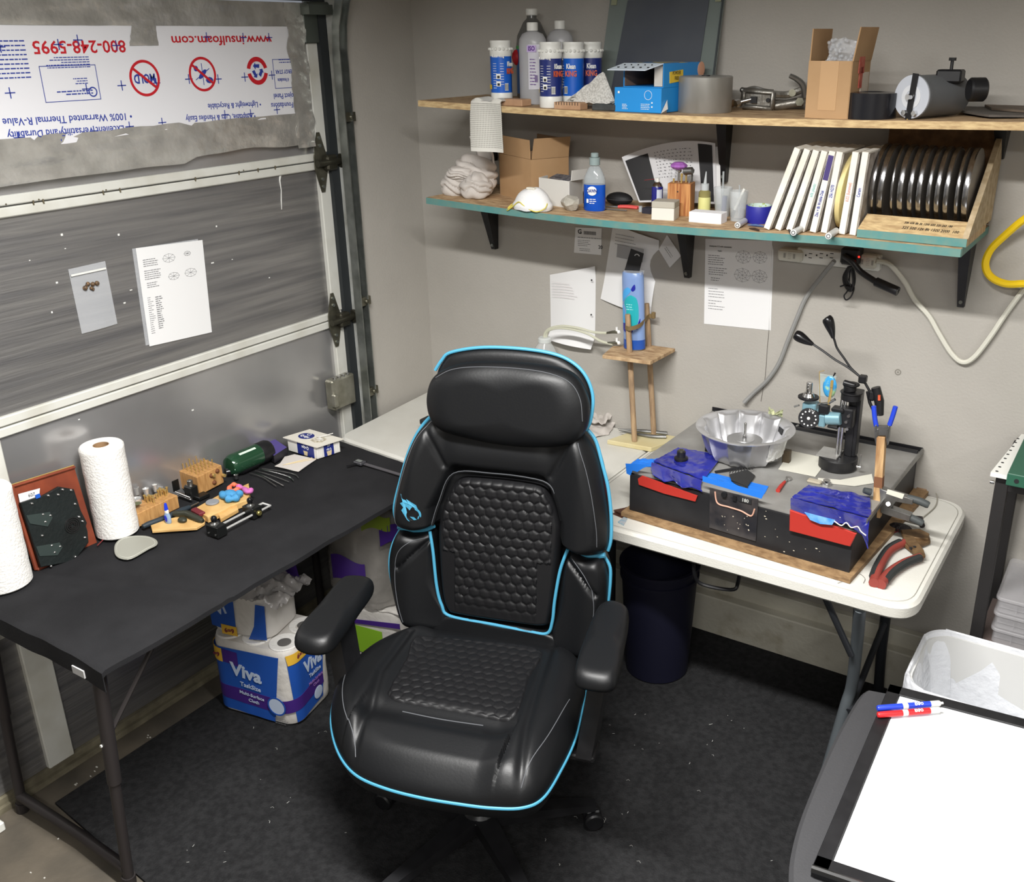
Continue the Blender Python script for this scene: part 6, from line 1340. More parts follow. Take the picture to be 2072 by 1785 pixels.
for pts in (((1773,862),(1770,845),(1768,822)),((1800,860),(1806,843),(1812,823))):
    t=MB(parent=s); t.tube(catmull([Y(x,y_,ys) for x,y_ in pts],4,False),[.0065]*9,10); t.build('handle',mat('blue_grip',(34,64,190),.4),s)
# ---------------- grey-handled spring clamp
yc2=ys-.0
s=thing('spring_clamp','large metal spring clamp with dark grey grips holding the stick to the machine','clamp',Y(1800,1020,yc2))
t=MB(parent=s)
def cpl(pts,w,dy=0): 
    q_=[Y(x,y_,yc2+dy) for x,y_ in pts]; t.prism([(p.x,p.z) for p in q_],w,fr((0,yc2+dy+w/2,0),(1,0,0),(0,0,1)),z0=0,bev=.0015)
cpl([(1782,985),(1800,992),(1850,1008),(1848,1018),(1815,1012),(1805,1026),(1845,1040),(1842,1052),(1800,1040),(1784,1034)],.026); t.build('clamp_body',mSteel,s)
t=MB(parent=s); t.cyl(Y(1797,1020,yc2-.014),Y(1797,1020,yc2-.017),.006,n=12); t.build('rivet',mChrome,s)
t=MB(parent=s); t.prism([(p.x,p.z) for p in [Y(x,y_,yc2-.015) for x,y_ in ((1796,990),(1830,1000),(1826,1010),(1793,999))]],.001,fr((0,yc2-.0145,0),(1,0,0),(0,0,1)),z0=0); t.build('sticker',mat('pale_sticker',(206,204,190),.5),s)
for pts in (((1836,1007),(1860,1014),(1880,1023)),((1826,1040),(1848,1050),(1868,1060))):
    t=MB(parent=s); t.tube(catmull([Y(x,y_,yc2) for x,y_ in pts],4,False),[.009,.0095,.010,.010,.0105,.0105,.010,.010,.008],10); t.build('grip',mat('charcoal_grip',(62,66,66),.6),s)
t=MB(parent=s); t.tube([Y(1762,996,yc2-.02),Y(1748,992,yc2-.03)],[.010,.008],10); t.build('jaw_pad',mat('jaw_pad',(60,64,66),.6),s)
# ---------------- slip-joint pliers
mRust=mat('rusty_steel',(122,96,66),.6,.35,c2=(92,70,46),ns=40); mRH=mat('red_grip',(132,56,48),.55); mBH=mat('black_grip',(40,42,42),.6)
s=thing('slip_joint_pliers','large rusty slip-joint pliers with red and black grips on the table corner','pliers',Z(1820,1130,.7))
z0=.7005
for i,(pts,w) in enumerate(((((1768,1180),(1778,1150),(1800,1115),(1830,1098)),.014),(((1782,1183),(1800,1160),(1830,1140),(1862,1128)),.015))):
    c=catmull([Z(x,y_,z0+.012) for x,y_ in pts],5,False); n=len(c)
    t=MB(parent=s); t.tube(c,[w*(.95-.15*j/(n-1)) for j in range(n)],10); h_=t.build('grip',mRH,s)
    t=MB(parent=s); t.tube([p+V((.006 if i else -.006,-.001,.0035)) for p in c[2:-1]],[w*.72]*(n-3),8); t.build('grip_inlay',mBH,h_)
t=MB(parent=s)
for pts,z_,h_ in ((((1826,1105),(1845,1100),(1850,1080),(1880,1092),(1882,1102),(1862,1110),(1868,1128),(1855,1136),(1846,1122)),.004,.012),(((1822,1078),(1860,1076),(1880,1086),(1878,1096),(1850,1094),(1868,1118),(1872,1130),(1855,1132),(1838,1108),(1828,1096)),.013,.010)):
    q_=[Z(x,y_,z0+z_) for x,y_ in pts]; t.prism([(p.x,p.y) for p in q_],h_,Matrix.Translation((0,0,z0+z_)),bev=.002)
t.build('jaws',mRust,s); t=MB(parent=s); p=Z(1851,1106,z0+.025)
for dx_ in (0,-.012): t.cyl(p+V((dx_*.6,dx_,-.004)),p+V((dx_*.6,dx_,.0005)),.004,n=10)
t.build('joint_hole',mInkD,s)
# dark tangle, copper scraps, wires
s=thing('wire_tangle','dark tangle of burnt plastic and thin wires behind the pliers','scrap',Z(1820,1070,.7)); R=random.Random(9)
t=MB(parent=s); t.ball(Z(1822,1068,.712),.022,14,None,(1.5,.9,.55)); t.tube([Z(1826,1046,.715),Z(1862,1052,.722),Z(1866,1064,.72)],[.008,.012,.008],8); t.build('burnt_lump',mat('burnt_plastic',(30,24,26),.55,bump=.8,bs=60),s)
t=MB(parent=s)
for k in range(7): 
    x,y_=R.uniform(1795,1835),R.uniform(1060,1080); t.tube(catmull([Z(x,y_,.715),Z(x-15,y_+R.uniform(-5,15),.704),Z(x-40-10*k%30,y_+R.uniform(0,25),.702)],5,False),.0012,5)
t.build('loose_wire',mat('maroon_wire',(110,40,44),.6),s,kind='stuff')
cord('thin_wire','long thin grey wire looping over the right end of the table',[Z(1868,965,.705),Z(1886,985,.704),Z(1896,1005,.704),Z(1892,1025,.704),Z(1866,1048,.705)],.0018,mat('thin_wire_grey',(150,146,134),.5),n=5,cat='wire'); cord('thin_wire','fine curled wire on the table left of the pliers',[Z(1695,1180,.7022),Z(1715,1172,.7022),Z(1735,1160,.7022),Z(1750,1170,.7022),Z(1747,1180,.7022)],.0007,mat('fine_wire',(120,116,110),.5),n=4,cat='wire')
for i,(pts,z_) in enumerate((([(1238,1040),(1272,1030),(1300,1040),(1262,1050)],.7005),([(1243,1036),(1268,1027),(1292,1036),(1262,1044)],.7035),([(1241,1033),(1266,1028),(1288,1034),(1258,1041)],.7065))):
    flat('copper_sheet','small brown metal sheet, %s of three stacked at the machine corner'%('bottom','middle','top')[i],pts,z_,.0018,mat('brown_copper',(104,66,52),.4,.5,c2=(76,48,40),ns=20),'sheet')
s=thing('foil_packet','tiny torn blue and silver foil packet at the table edge','packet',Z(1258,1055,.7)); t=MB(parent=s); c=[Z(x,y_,.701) for x,y_ in ((1250,1057),(1262,1047),(1270,1050),(1262,1064))]; t.prism([(p.x,p.y) for p in c],.0015,Matrix.Translation((0,0,.701))); t.build('packet',mat('packet_blue',(150,200,226),.25,.5,c2=(210,214,220),ns=90),s)
s=thing('wood_scrap','splintered brown board scrap behind the right end of the machine','scrap',Z(1865,985,.7)); t=MB(parent=s); c=[Z(x,y_,.702) for x,y_ in ((1858,975),(1885,972),(1888,988),(1868,1000),(1852,1000))]; t.prism([(p.x,p.y) for p in c],.010,Matrix.Translation((0,0,.7012)),bev=.002); t.build('scrap',mat('scrap_wood',(120,92,70),.8,c2=(170,140,110),ns=50),s)
# ================================================================ left white table things
# wooden drip stand
cy_=lambda p,px,z_:SX0(px,.064-(.17-p.y)*.68,z_)
c=[cy_(Z(x,y_,.716),x,.716) for x,y_ in ((1229,883),(1318,897),(1378,861),(1288,848))]
s=thing('drip_stand','rough wooden two-post stand with a small particle-board shelf for the blue bottle','stand',(c[0]+c[2])/2*1.0-V((0,0,.015)))
t=MB(parent=s); t.prism([(p.x,p.y) for p in c],.016,z0=.7005,bev=.002); t.build('resin_base',mat('amber_resin_block',(206,196,156),.4,c2=(196,182,136),ns=8),s)
g1,g2=SX0(1284,-.062,.7165),SX0(1323,.030,.7165); ya,yb=g1.y,g2.y
t1,t2=Y(1270,636,ya-.0),Y(1308,614,yb)
for g,tp_,r_ in ((g1,t1,.0095),(g2,t2,.0095)):
    t=MB(parent=s); d=tp_-g; T=zfr(g,d,(1,0,0)); t.prism([(r_*math.cos(a),r_*math.sin(a)) for a in [i*PI/5 for i in range(10)]],d.length,T,z0=0,bev=.001); t.build('post',mat('weathered_post',(176,148,114),.75,c2=(138,114,90),ns=24,stretch=(3,3,.6)),s)
zpl=Y(1272,712,ya).z
c=[cy_(Z(x,y_,zpl)-V((0,.0,0)),x,zpl) for x,y_ in ((1219,716),(1316,727),(1366,686),(1300,678),(1240,688))]
t=MB(parent=s); t.prism([(p.x,p.y) for p in c],.012,z0=zpl-.012,bev=.001); t.build('platform',mOSB,s)
Pb=SX0(1284,-.020,zpl+.001); s2=thing('squeeze_bottle','tall translucent blue bottle with teal splash label on the wooden stand','bottle',Pb,rot=Matrix.Rotation(-.045,3,'Y'))
yb2=Pb.y; hb_=Y(1275,549,yb2).z-Pb.z
t=MB(); t.lathe([(0,0),(.034,0),(.0385,.004),(.0385,hb_-.02),(.036,hb_-.002),(.034,hb_),(.033,hb_-.004)],Matrix.Diagonal((1,.7,1,1)),30); t.build('body',mat('blue_translucent',(140,168,218),.25,alpha=.9,trans=.1),s2)
t=MB(); t.lathe([(0,.003),(.0387,.003),(.0387,.035),(0,.035)],Matrix.Diagonal((1.002,.702,1,1)),30); t.build('liquid',mat('deep_blue_liquid',(40,84,170),.25,alpha=.9),s2)
fy=-.0385*.7
RB=.0385; SB=.70
def blob2(pts,m,off,name='label_splash',z=0):
    o=[(p.x*1.15,p.y) for p in catmull([(x,y_,0) for x,y_ in pts],5)]; f=lambda x:-SB*math.sqrt(max(0,RB**2-x*x))-off-.0004
    y0=min(p[1] for p in o); y1=max(p[1] for p in o); t=MB(); rows=[]
    for i in range(19):
        yy=y0+(y1-y0)*(i+.01)/18.02; xs=[]
        for j in range(len(o)):
            (xa,ya_),(xb,yb_)=o[j-1],o[j]
            if (ya_-yy)*(yb_-yy)<0: xs.append(xa+(xb-xa)*(yy-ya_)/(yb_-ya_))
        if xs: rows.append((max(-RB*.98,min(xs)),min(RB*.98,max(xs)),yy))
    n=len(rows)-1
    def g(u,v): k=min(int(round(v*n)),n); x0_,x1_,yy=rows[k]; x=x0_+(x1_-x0_)*u; return (x,f(x),yy)
    t.sheet(g,10,n,.0005); return t.build(name,m,s2)
mTl=mat('teal_label',(40,168,176),.4); mLbB=mat('sky_label',(76,164,226),.4); mNv=mat('navy_splash',(34,40,150),.4)
H_=hb_
blob2([(-.028,.32*H_),(-.012,.5*H_),(-.02,.62*H_),(0,.72*H_),(.02,.68*H_),(.025,.5*H_),(.02,.34*H_),(0,.30*H_)],mTl,.0002)
blob2([(-.028,.62*H_),(-.022,.76*H_),(-.005,.82*H_),(.005,.78*H_),(-.01,.70*H_)],mLbB,.0006); blob2([(-.030,.26*H_),(-.030,.34*H_),(-.01,.34*H_),(.008,.26*H_),(-.005,.22*H_)],mNv,.0008); blob2([(.006,.80*H_),(.016,.86*H_),(.018,.80*H_),(.010,.77*H_)],mNv,.0008); blob2([(.018,.28*H_),(.028,.42*H_),(.026,.32*H_)],mNv,.0008); blob2([(-.031,.38*H_),(-.028,.58*H_),(-.018,.48*H_),(-.02,.34*H_)],mLbB,.0006)
T=s2.matrix_world@fr((.002,fy-.0022,.56*H_),(1,0,0),(0,0,1)); text('PLEASURE\nWATER\nTREATMENT',.0055,mat('aqua_print',(150,226,226),.5),s2,T,align='LEFT',sx=.8)if False else None
t=MB(parent=s2); T=s2.matrix_world@fr((-.012,fy-.0012,.60*H_),(1,0,0),(0,0,1)); lines(t,0,0,.026,3,.008,.0028,T,4,.8,.0002); t.build('print',mat('aqua_print',(150,226,226),.5),s2,kind='stuff')
t=MB(parent=s2); c=[Y(x,y_,yb2-.005) for x,y_ in ((1264,547),(1292,557),(1303,513),(1277,503))]; t.prism([(p.x,p.z) for p in c],.0015,fr((0,yb2-.005,0),(1,0,0),(0,0,1)),z0=0); tg=t.build('black_tag',mat('black_tag',(34,34,36),.5),s2)
t=MB(parent=s2); p=Y(1289,520,yb2-.0075); t.tube([p+V((.009*math.cos(a),0,.009*math.sin(a))) for a in [math.radians(20+i*14) for i in range(11)]],.0018,6); t.build('tag_hole',mat('tag_slot',(186,186,188),.5),tg)
t=MB(parent=s2); c=[Y(x,y_,yb2-.002) for x,y_ in ((1262,552),(1300,556),(1301,548),(1266,546))]; t.prism([(p.x,p.z) for p in c],.02,fr((0,yb2+.008,0),(1,0,0),(0,0,1)),z0=0); t.build('film_wrap',mClear2,s2)
# strap round both posts, tap, hoses
s=thing('rubber_strap','olive rubber strap holding the blue bottle between the two posts','strap',Pb+V((0,0,.06)))
a=Y(1272,664,ya-.012); b=Y(1312,640,yb-.012); 
t=MB(parent=s); pth=[a+V((-.014,.004,0)),a+V((-.006,-.0015,0)),a+V((.008,-.001,0)),Y(1295,658,(ya+yb)/2-.03),b+V((.0,-.002,0)),b+V((.013,.004,.001)),b+V((.014,.018,.001))]
c=catmull(pth,5,False)
vs=[];fs=[]
for i,p in enumerate(c):
    n=(c[min(i+1,len(c)-1)]-c[max(i-1,0)]).cross(V((0,0,1))).normalized()*.0018
    vs+=[p+V((0,0,-.007)),p+V((0,0,.007)),p+n+V((0,0,.007)),p+n+V((0,0,-.007))]
for i in range(len(c)-1):
    for j in range(4): k=i*4+j;l=i*4+(j+1)%4; fs.append((k,l,l+4,k+4))
t.add(vs,fs+[(0,1,2,3)],None,True); t.box(b+V((.016,.006,.004)),(.012,.012,.022),b=.002); t.build('band',mat('olive_rubber',(120,100,66),.6),s)
s=thing('drip_taps','two small brass and white drip taps on the left of the blue bottle','tap',Pb+V((-.05,-.01,0)))
q=lambda x,y_,d=0:Y(x,y_,yb2-.012+d)
for (y0_,y1_) in ((672,674),(694,694)):
    t=MB(parent=s); t.tube([q(1253,y0_),q(1240,y0_),q(1226,y1_)],[.006,.005,.0035],8); t.build('barb',mDGalv,s); t=MB(parent=s); t.tube([q(1248,y0_-10),q(1248,y0_)],.004,8); t.ball(q(1252,y0_),.007,8); t.build('valve',mW,s)
mHose=mat('clear_hose',(206,206,186),.3,alpha=.85)
cord('clear_hose','upper clear hose arching from the tap to the clear jug',[q(1228,674),q(1200,672),q(1170,664),q(1140,660),q(1115,664),q(1103,674,.0),q(1101,690,0)],.0048,mHose,cat='hose'); cord('clear_hose','lower clear hose from the tap to the clear jug',[q(1240,697),q(1215,690),q(1190,676),q(1160,667),q(1130,664),q(1112,668),q(1106,676,.004),q(1105,692,.004)],.0045,mHose,cat='hose')
# clear jug behind the chair
pj_=q(1102,690); s=thing('clear_jug','big clear plastic jug behind the chair headrest with a ribbed cap','jug',V((pj_.x,pj_.y,.701)))
hj=pj_.z-.701
t=MB(); pr=[(0,0),(.072,0),(.080,.01),(.080,hj*.45),(.072,hj*.60),(.055,hj*.78),(.034,hj*.92),(.022,hj*.98),(.020,hj)]
n=60;vs=[];fs=[];k=len(pr)
for i in range(n):
    a=2*PI*i/n
    for j,(r,z_) in enumerate(pr): r2=r*(1+(.035*abs(math.sin(a*7+j*.4)) if 3<=j<=6 else 0)); vs.append((r2*math.cos(a),r2*math.sin(a),z_))
for i in range(n):
    for j in range(k-1): a,b=i*k+j,((i+1)%n)*k+j; fs.append((a,b,b+1,a+1))
t.add(vs,fs,None,True); t.build('body',mat('jug_plastic',(224,228,228),.12,alpha=.38,spec=.8),s)
t=MB(); t.lathe([(.019,hj-.004),(.0235,hj-.003),(.0235,hj+.010),(.019,hj+.014),(.008,hj+.014)],None,26,False); t.build('cap',mat('frosty_cap',(214,218,216),.3,alpha=.8),s)
# locking forceps, rags, kitchen scale with tub
s=thing('needle_pliers','slim steel locking pliers lying on the stand base','pliers',Z(1300,872,.717))
for dz_,pts in ((.006,((1250,868),(1285,871),(1320,874),(1350,877))),(.006,((1252,871),(1288,878),(1320,883),(1348,884)))):
    t=MB(parent=s); t.tube(catmull([Z(x,y_,.717+dz_) for x,y_ in pts],4,False),[.0012+.0055*min(1,i/6) for i in range(13)],8); t.build('arm',mSteel,s)
def ragsheet(name,label,pts,z,amp,seed,th,lift):
    A,B,C_,D_=[Z(x,y_,z) for x,y_ in pts]
    def fn_(u,v):
        p=A.lerp(B,u).lerp(D_.lerp(C_,u),v); k=abs(noise.noise(V((u*2.5+v*1.5,v*3.5,seed))))*amp; return (p.x,p.y,z+lift+k)
    t=MB(); t.sheet(fn_,30,24,th); return tl(name,t,mRag,label,'rag')
ragsheet('grey_rag','flattened grey rag on the table beside the headrest',[(1180,893),(1232,880),(1262,832),(1185,822)],.7015,.035,3,.004,.004); ragsheet('grey_rag','second grey rag folded on top of the flattened one',[(1188,862),(1225,865),(1256,838),(1205,826)],.712,.030,8,.004,.012)
a,b=Z(833,880,.72),Z(905,900,.72); s=thing('kitchen_scale','small dark grey digital scale behind the left side of the chair','scale',(a+b)/2-V((0,-.03,.02)),-.1)
t=MB(); t.box((.0,.02,.016),(.13,.10,.022),b=.006); t.build('body',mat('scale_grey',(62,66,72),.4),s); t=MB(); t.box((-.0,.03,.029),(.115,.075,.004),b=.001); t.build('platform',mat('scale_top',(80,78,76),.4,.3),s); t=MB(); t.cyl((-.045,-.02,0),(-.045,-.02,.006),.010,n=14); t.cyl((.045,-.02,0),(.045,-.02,.006),.010,n=14); t.build('foot',mBlack,s,kind='stuff')
t=MB(Matrix.Translation(V(s.location)+V((.03,.055,.0325)))@Matrix.Rotation(-.1,4,'Z')); 
for (c_,d_) in (((0,-.04,.02),(.12,.0015,.036)),((0,.04,.02),(.12,.0015,.036)),((-.06,0,.02),(.0015,.08,.036)),((.06,0,.02),(.0015,.08,.036)),((0,0,.001),(.12,.08,.0015))): t.box(c_,d_)
tl('clear_tub',t,mat('tub_plastic',(214,216,216),.15,alpha=.35,spec=.8),'shallow clear plastic tub sitting on the grey scale','tub')
t=MB(); b_=Z(868,852,.74); t.box(b_,(.05,.05,.02),b=.004); tl('black_gadget',t,mBlack,'small black box beside the clear tub behind the chair','box')
# ================================================================ things on the black cloth
ZC=.6955
Cz=lambda x,y_,z_=ZC:Z(x,y_,z_)
mTow=mat('paper_towel',(232,230,226),.9,bump=.35,bs=150)
def towel(P,label,h=.272,r=.058):
    s=thing('paper_towel_roll',label,'paper towels',P); t=MB(); n=14
    t.lathe([(.020,.002),(r-.004,.0),(r,.004)]+[(r+.0006*math.sin(i*2.2),.01+(h-.02)*i/12) for i in range(13)]+[(r,h-.004),(r-.004,h),(.020,h-.001),(.020,.002)],None,48); t.build('towels',mTow,s)
    t=MB(); t.lathe([(.021,.001),(.021,h-.0005),(.0195,h-.0005),(.0195,.001),(.021,.001)],None,28); t.build('core',mat('brown_core',(150,120,88),.8),s)
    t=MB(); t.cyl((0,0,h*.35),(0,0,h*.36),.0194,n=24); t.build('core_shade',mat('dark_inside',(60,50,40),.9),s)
    return s
P=Cz(219,1068); P.x=-.052; towel(P,'full white paper towel roll standing behind the translucent lid')
P=Cz(-8,1172); P.x=max(P.x,-.05); towel(P,'white paper towel roll cut off by the left edge of the photo',.272,.066)
# brown leather case and black studded folder leaning on the door
def rp(px,py,P0,n):
    d=_f+_r*((px-CX)/CF)-_u*((py-CY)/CF); return CAM+d*((P0-CAM).dot(n)/d.dot(n))
mBr=mat('brown_leather',(132,62,38),.5,c2=(108,48,30),ns=12); mFo=mat('green_black_leather',(26,32,32),.42,c2=(20,24,24),ns=10,bump=.15,bs=90)
b0=Cz(74,1150); b1=Cz(150,1120); b1.x=b0.x-.002; up0=V((-.045,0,.26)).normalized(); n0=V((b1-b0)).cross(up0).normalized()
if n0.x<0: n0=-n0
s=thing('leather_case','tall reddish-brown leather case leaning on the garage door behind the black folder','case',(b0.x,(b0.y+b1.y)/2,ZC))
c=[rp(x,y_,b0,n0) for x,y_ in ((72,1152),(196,1098),(150,945),(22,985))]
t=MB(parent=s); quad(t,c[0],c[1],c[2],c[3],.012); t.build('back_cover',mBr,s)
t=MB(parent=s); 
for i,j in ((3,0),): t.tube([c[i]+n0*.004,c[j]+n0*.004],.006,8)
t.tube([c[0]+n0*.006,(c[0]+c[1])/2+n0*.010],.005,8); t.tube([c[3]+n0*.003,c[2]+n0*.003],.004,8); t.build('rolled_edge',mBr,s)
t=MB(parent=s); t.tube([c[3]+V((0,0,.005)),c[2]+V((0,0,.005))],.0016,6); t.build('gilt_line',mBrass,s)
cc=[rp(x,y_,b0+n0*.004,n0) for x,y_ in ((40,1020),(78,1010),(80,988),(36,1000))]
t=MB(parent=s); t.add([p+n0*.001 for p in cc]+[p+n0*.002 for p in cc],[(0,1,2,3),(7,6,5,4),(0,4,5,1),(1,5,6,2),(2,6,7,3),(3,7,4,0)]); lb=t.build('paper_tag',mPaper,s)
T=fr(((cc[0]+cc[2])/2+n0*.0024).to_tuple(),cc[1]-cc[0],cc[3]-cc[0]); text('607',.010,mInkD,lb,T@Matrix.Translation((.004,.002,0)),sx=.9)
F0=b0+n0*.028+V((0,.01,0)); F0.z=ZC; s=thing('studded_folder','black leather folder with silver rivets and a round emblem, leaning on the brown case','folder',F0)
g=[rp(x,y_,F0,n0) for x,y_ in ((84,1148),(150,1136),(180,1098),(178,1075),(150,990),(120,985),(90,1002),(42,1018))]
T=fr(F0,(b1-b0),up0); Ti=T.inverted()
def loc2(p): q=Ti@p; return (q.x,q.y)
t=MB(T,parent=s); t.prism([loc2(p) for p in g],.012,z0=-.012,bev=.002); t.build('cover',mFo,s)
t=MB(T,parent=s); gg=[loc2(rp(x,y_,F0,n0)) for x,y_ in ((96,1145),(140,1136),(168,1098),(180,1060),(150,1000),(95,1010))]; t.prism([(a+.004,b) for a,b in gg],.006,z0=-.022); t.build('back_layer',mFo,s)
t=MB(parent=s)
for x,y_ in ((64,1019),(117,1001),(97,1003),(126,991),(143,992),(151,1020),(86,1041),(101,1043),(91,1056),(85,1084),(104,1104),(121,1106),(110,1118),(103,1146),(159,1046),(166,1055),(171,1088),(152,1127)):
    p=rp(x,y_,F0,n0); t.ball(p+n0*.001,.0038,8)
t.build('rivets',mChrome,s,kind='stuff')
for pts in (((52,1043),(100,1036),(106,1048),(96,1066),(60,1060)),((72,1106),(120,1098),(126,1108),(116,1124),(80,1126))):
    t=MB(T,parent=s); t.prism([loc2(rp(x,y_,F0,n0)) for x,y_ in pts],.0025,z0=.0,bev=.0008); t.build('strap_patch',mat('folder_patch',(44,54,52),.5),s)
p=rp(146,1063,F0,n0); T3=fr(p+n0*.001,(b1-b0),up0)
t=MB(parent=s); 
for r_ in (.006,.011,.016,.021): ring(t,(0,0),r_,.002,T3,24,0,.002)
for i in range(8): a=i*PI/4; t.box((.008*math.cos(a),.008*math.sin(a),.002),(.009,.0016,.003),T3@Matrix.Translation((0,0,0)))
t.build('round_emblem',mat('dark_nickel',(86,84,84),.3,.9),s)
t=MB(parent=s); p=rp(75,1004,F0,n0); t.box(p+n0*.003,(.004,.012,.010)); t.build('blue_tab',mat('blue_tab',(30,90,190),.5),s)
# wooden block with burs
def blk(A,B,C_,h,name,m,par,bev=.002):
    D=A+C_-B; t=MB(parent=par); t.prism([(p.x,p.y) for p in (A,B,C_,D)],h,z0=A.z,bev=bev); return t.build(name,m,par),D
A,B,C_=Cz(253,1056),Cz(282,1067),Cz(363,1028); s=thing('bur_block','bamboo block holding brass pins and five silver cups beside the paper towel','block',(A+C_)/2)
o_,D=blk(A,B,C_,.043,'block',mBamboo,s); hz=ZC+.043
for i,(x,y_,r_,h_) in enumerate(((262,1010,.0075,.020),(278,1001,.0078,.024),(297,1002,.0098,.022),(315,994,.0078,.022),(277,1019,.0145,.017))):
    p=Cz(x,y_,hz); t=MB(parent=s); t.lathe([(0,0),(r_*.7,0),(r_*.75,h_*.5),(r_,h_),(r_*.8,h_),(r_*.6,h_*.8),(0,h_*.8)] if r_<.012 else [(0,0),(r_,0),(r_,h_),(r_*.9,h_),(r_*.88,h_*.85),(0,h_*.8)],Matrix.Translation(p),22); t.build('silver_cup',mat('polished_cup',(214,214,212),.22,.55),s)
p=Cz(277,1019,hz+.0146); t=MB(parent=s); t.cyl(p,p+V((0,0,.0006)),.0125,n=20); t.build('cup_contents',mat('olive_wax',(96,98,70),.7),s)
R=random.Random(12)
for i,(x,y_) in enumerate(((294,1014),(300,1018),(306,1016),(310,1012),(302,1010),(312,1018),(318,1010),(322,1006),(327,1004),(332,1002),(336,1004),(339,999),(325,997))):
    p=Cz(x,y_,hz); hh=R.uniform(.014,.026); t=MB(parent=s); t.lathe([(0,0),(.0028,0),(.0026,hh*.7),(.0042,hh*.8),(.0042,hh),(0,hh)],Matrix.Translation(p),10); t.build('brass_pin',mBrass,s)
A,B,C_=Cz(366,988),Cz(404,1003),Cz(453,977); s=thing('bur_block','taller pine block topped with many thin brass burs, in front of the green canister','block',(A+C_)/2)
o_,D=blk(A,B,C_,.062,'block',mBamboo,s); hz=ZC+.062; D.z=A.z
for i in range(24):
    u,v=(i%6+.5)/6,(i//6+.6)/4.4; q=(A.lerp(B,v)+ (C_-B)*u*.8+(C_-B)*.06); q.z=hz; hh=R.uniform(.016,.028); t=MB(parent=s); t.lathe([(0,0),(.0014,0),(.0014,hh*.75),(.0022,hh*.85),(.0018,hh),(0,hh)],Matrix.Translation(q),8); t.build('brass_bur',mBrass,s)
n_=(B-A); fz=V(((C_-B).y,-(C_-B).x,0)).normalized()
for u,z_ in ((.55,.045),(.80,.05),(.62,.018)): q=B.lerp(C_,u); q.z=ZC+z_; t=MB(parent=s); t.ball(q,.008,10,None,(1,1,.9)); t.build('knot_hole',mat('knot',(104,62,34),.7),s)
for u,z_ in ((.58,.046),(.98,.028)): q=B.lerp(C_,u)+fz*.002; q.z=ZC+z_; t=MB(parent=s); t.cyl(q,q+fz*.010,.0055,n=14); t.build('brass_knob',mBrass,s)
# black rod vise (rear)
mVs=mat('vise_black',(28,29,29),.35,.3); 
s=thing('rod_vise','small black two-jaw rod vise between the two wooden blocks','vise',Cz(372,1005))
for x,y_,w_ in ((352,992,.03),(389,1006,.034)):
    p=Cz(x,y_); t=MB(parent=s); t.box(p+V((0,0,.020)),(w_,.028,.040),b=.003); j=t.build('jaw',mVs,s); t=MB(parent=s); t.cyl(p+V((0,0,.040)),p+V((0,0,.058)),.0085,n=16,bev=.002); t.build('knob',mSteel,j)
    t=MB(parent=s); t.box(p+V((-.0,-.004,.0405)),(w_*.9,.008,.002)); t.build('jaw_highlight',mChrome,j)  # bright strip imitates a highlight on the jaw top, not a separate plate
t=MB(parent=s); t.cyl(Cz(356,996,ZC+.014),Cz(386,1008,ZC+.014),.004,n=10); t.cyl(Cz(358,1000,ZC+.008),Cz(388,1012,ZC+.008),.004,n=10); t.build('rods',mChrome,s,kind='stuff')
t=MB(parent=s); t.box(Cz(408,1004,ZC+.006),(.03,.04,.012),b=.002); t.build('base_bar',mVs,s)
# green canister torch
a,b=Cz(450,938,ZC+.036),Cz(535,908,ZC+.036); a.x=max(a.x,-.075); b.x=max(b.x,-.070); s=thing('green_canister','glossy dark green canister with black end lying against the garage door','canister',((a.x+b.x)/2,(a.y+b.y)/2,ZC)); d=(b-a).normalized()
T=zfr(a,d,(0,0,1)); L_=(b-a).length; t=MB(parent=s); t.lathe([(0,-.008),(.028,-.004),(.0345,.008),(.0355,.02),(.0355,L_*.72)],T,36); t.build('green_body',mat('bottle_green',(36,72,50),.15,.2,coat=.6),s)
t=MB(parent=s); t.lathe([(.0355,L_*.72),(.0365,L_*.74),(.0365,L_*.95),(.032,L_*1.02),(.02,L_*1.03),(.02,L_*1.0),(0,L_*1.0)],T,36); t.build('black_end',mBlack,s)
t=MB(parent=s); q=lambda u,o,zz:a+d*(L_*u)+V((o,0,zz)); 
t.sheet(lambda u,v:q(.18+.42*u,.0365*math.sin(.35+.22*v),.0365*math.cos(.35+.22*v)),10,4,.0004); t.build('white_label',mat('mint_label',(206,222,208),.4),s)
t=MB(parent=s); t.tube([Cz(458,956,ZC+.014),Cz(490,950,ZC+.014),Cz(520,938,ZC+.014)],[.012,.015,.013],12); t.build('black_grip',mat('gloss_black2',(22,22,24),.2),s)
t=MB(parent=s); p=Cz(478,966,ZC+.008); t.cyl(p+V((0,0,-.006)),p+V((0,0,.012)),.0075,n=12,bev=.002); t.build('steel_button',mChrome,s)
# purple carton
A,B,C_=Cz(524,915),Cz(556,938),Cz(582,921); s=thing('purple_carton','small purple and black carton between the canister and the swab box','box',(A+C_)/2); blk(A,B,C_,.028,'carton',mat('black_carton',(34,32,38),.5),s,.0005)
t=MB(parent=s); D=A+C_-B; t.prism([(p.x,p.y) for p in (A,B,C_,D)],.0015,z0=ZC+.0281); t.build('purple_top',mat('purple_card',(84,72,140),.45),s)
t=MB(parent=s); T=fr(((A+C_)/2+V((0,0,.0300))).to_tuple(),(C_-B),(A-B)); lines(t,-.02,.012,.03,2,.009,.003,T,2,.7,0); t.build('print',mW,s,kind='stuff')
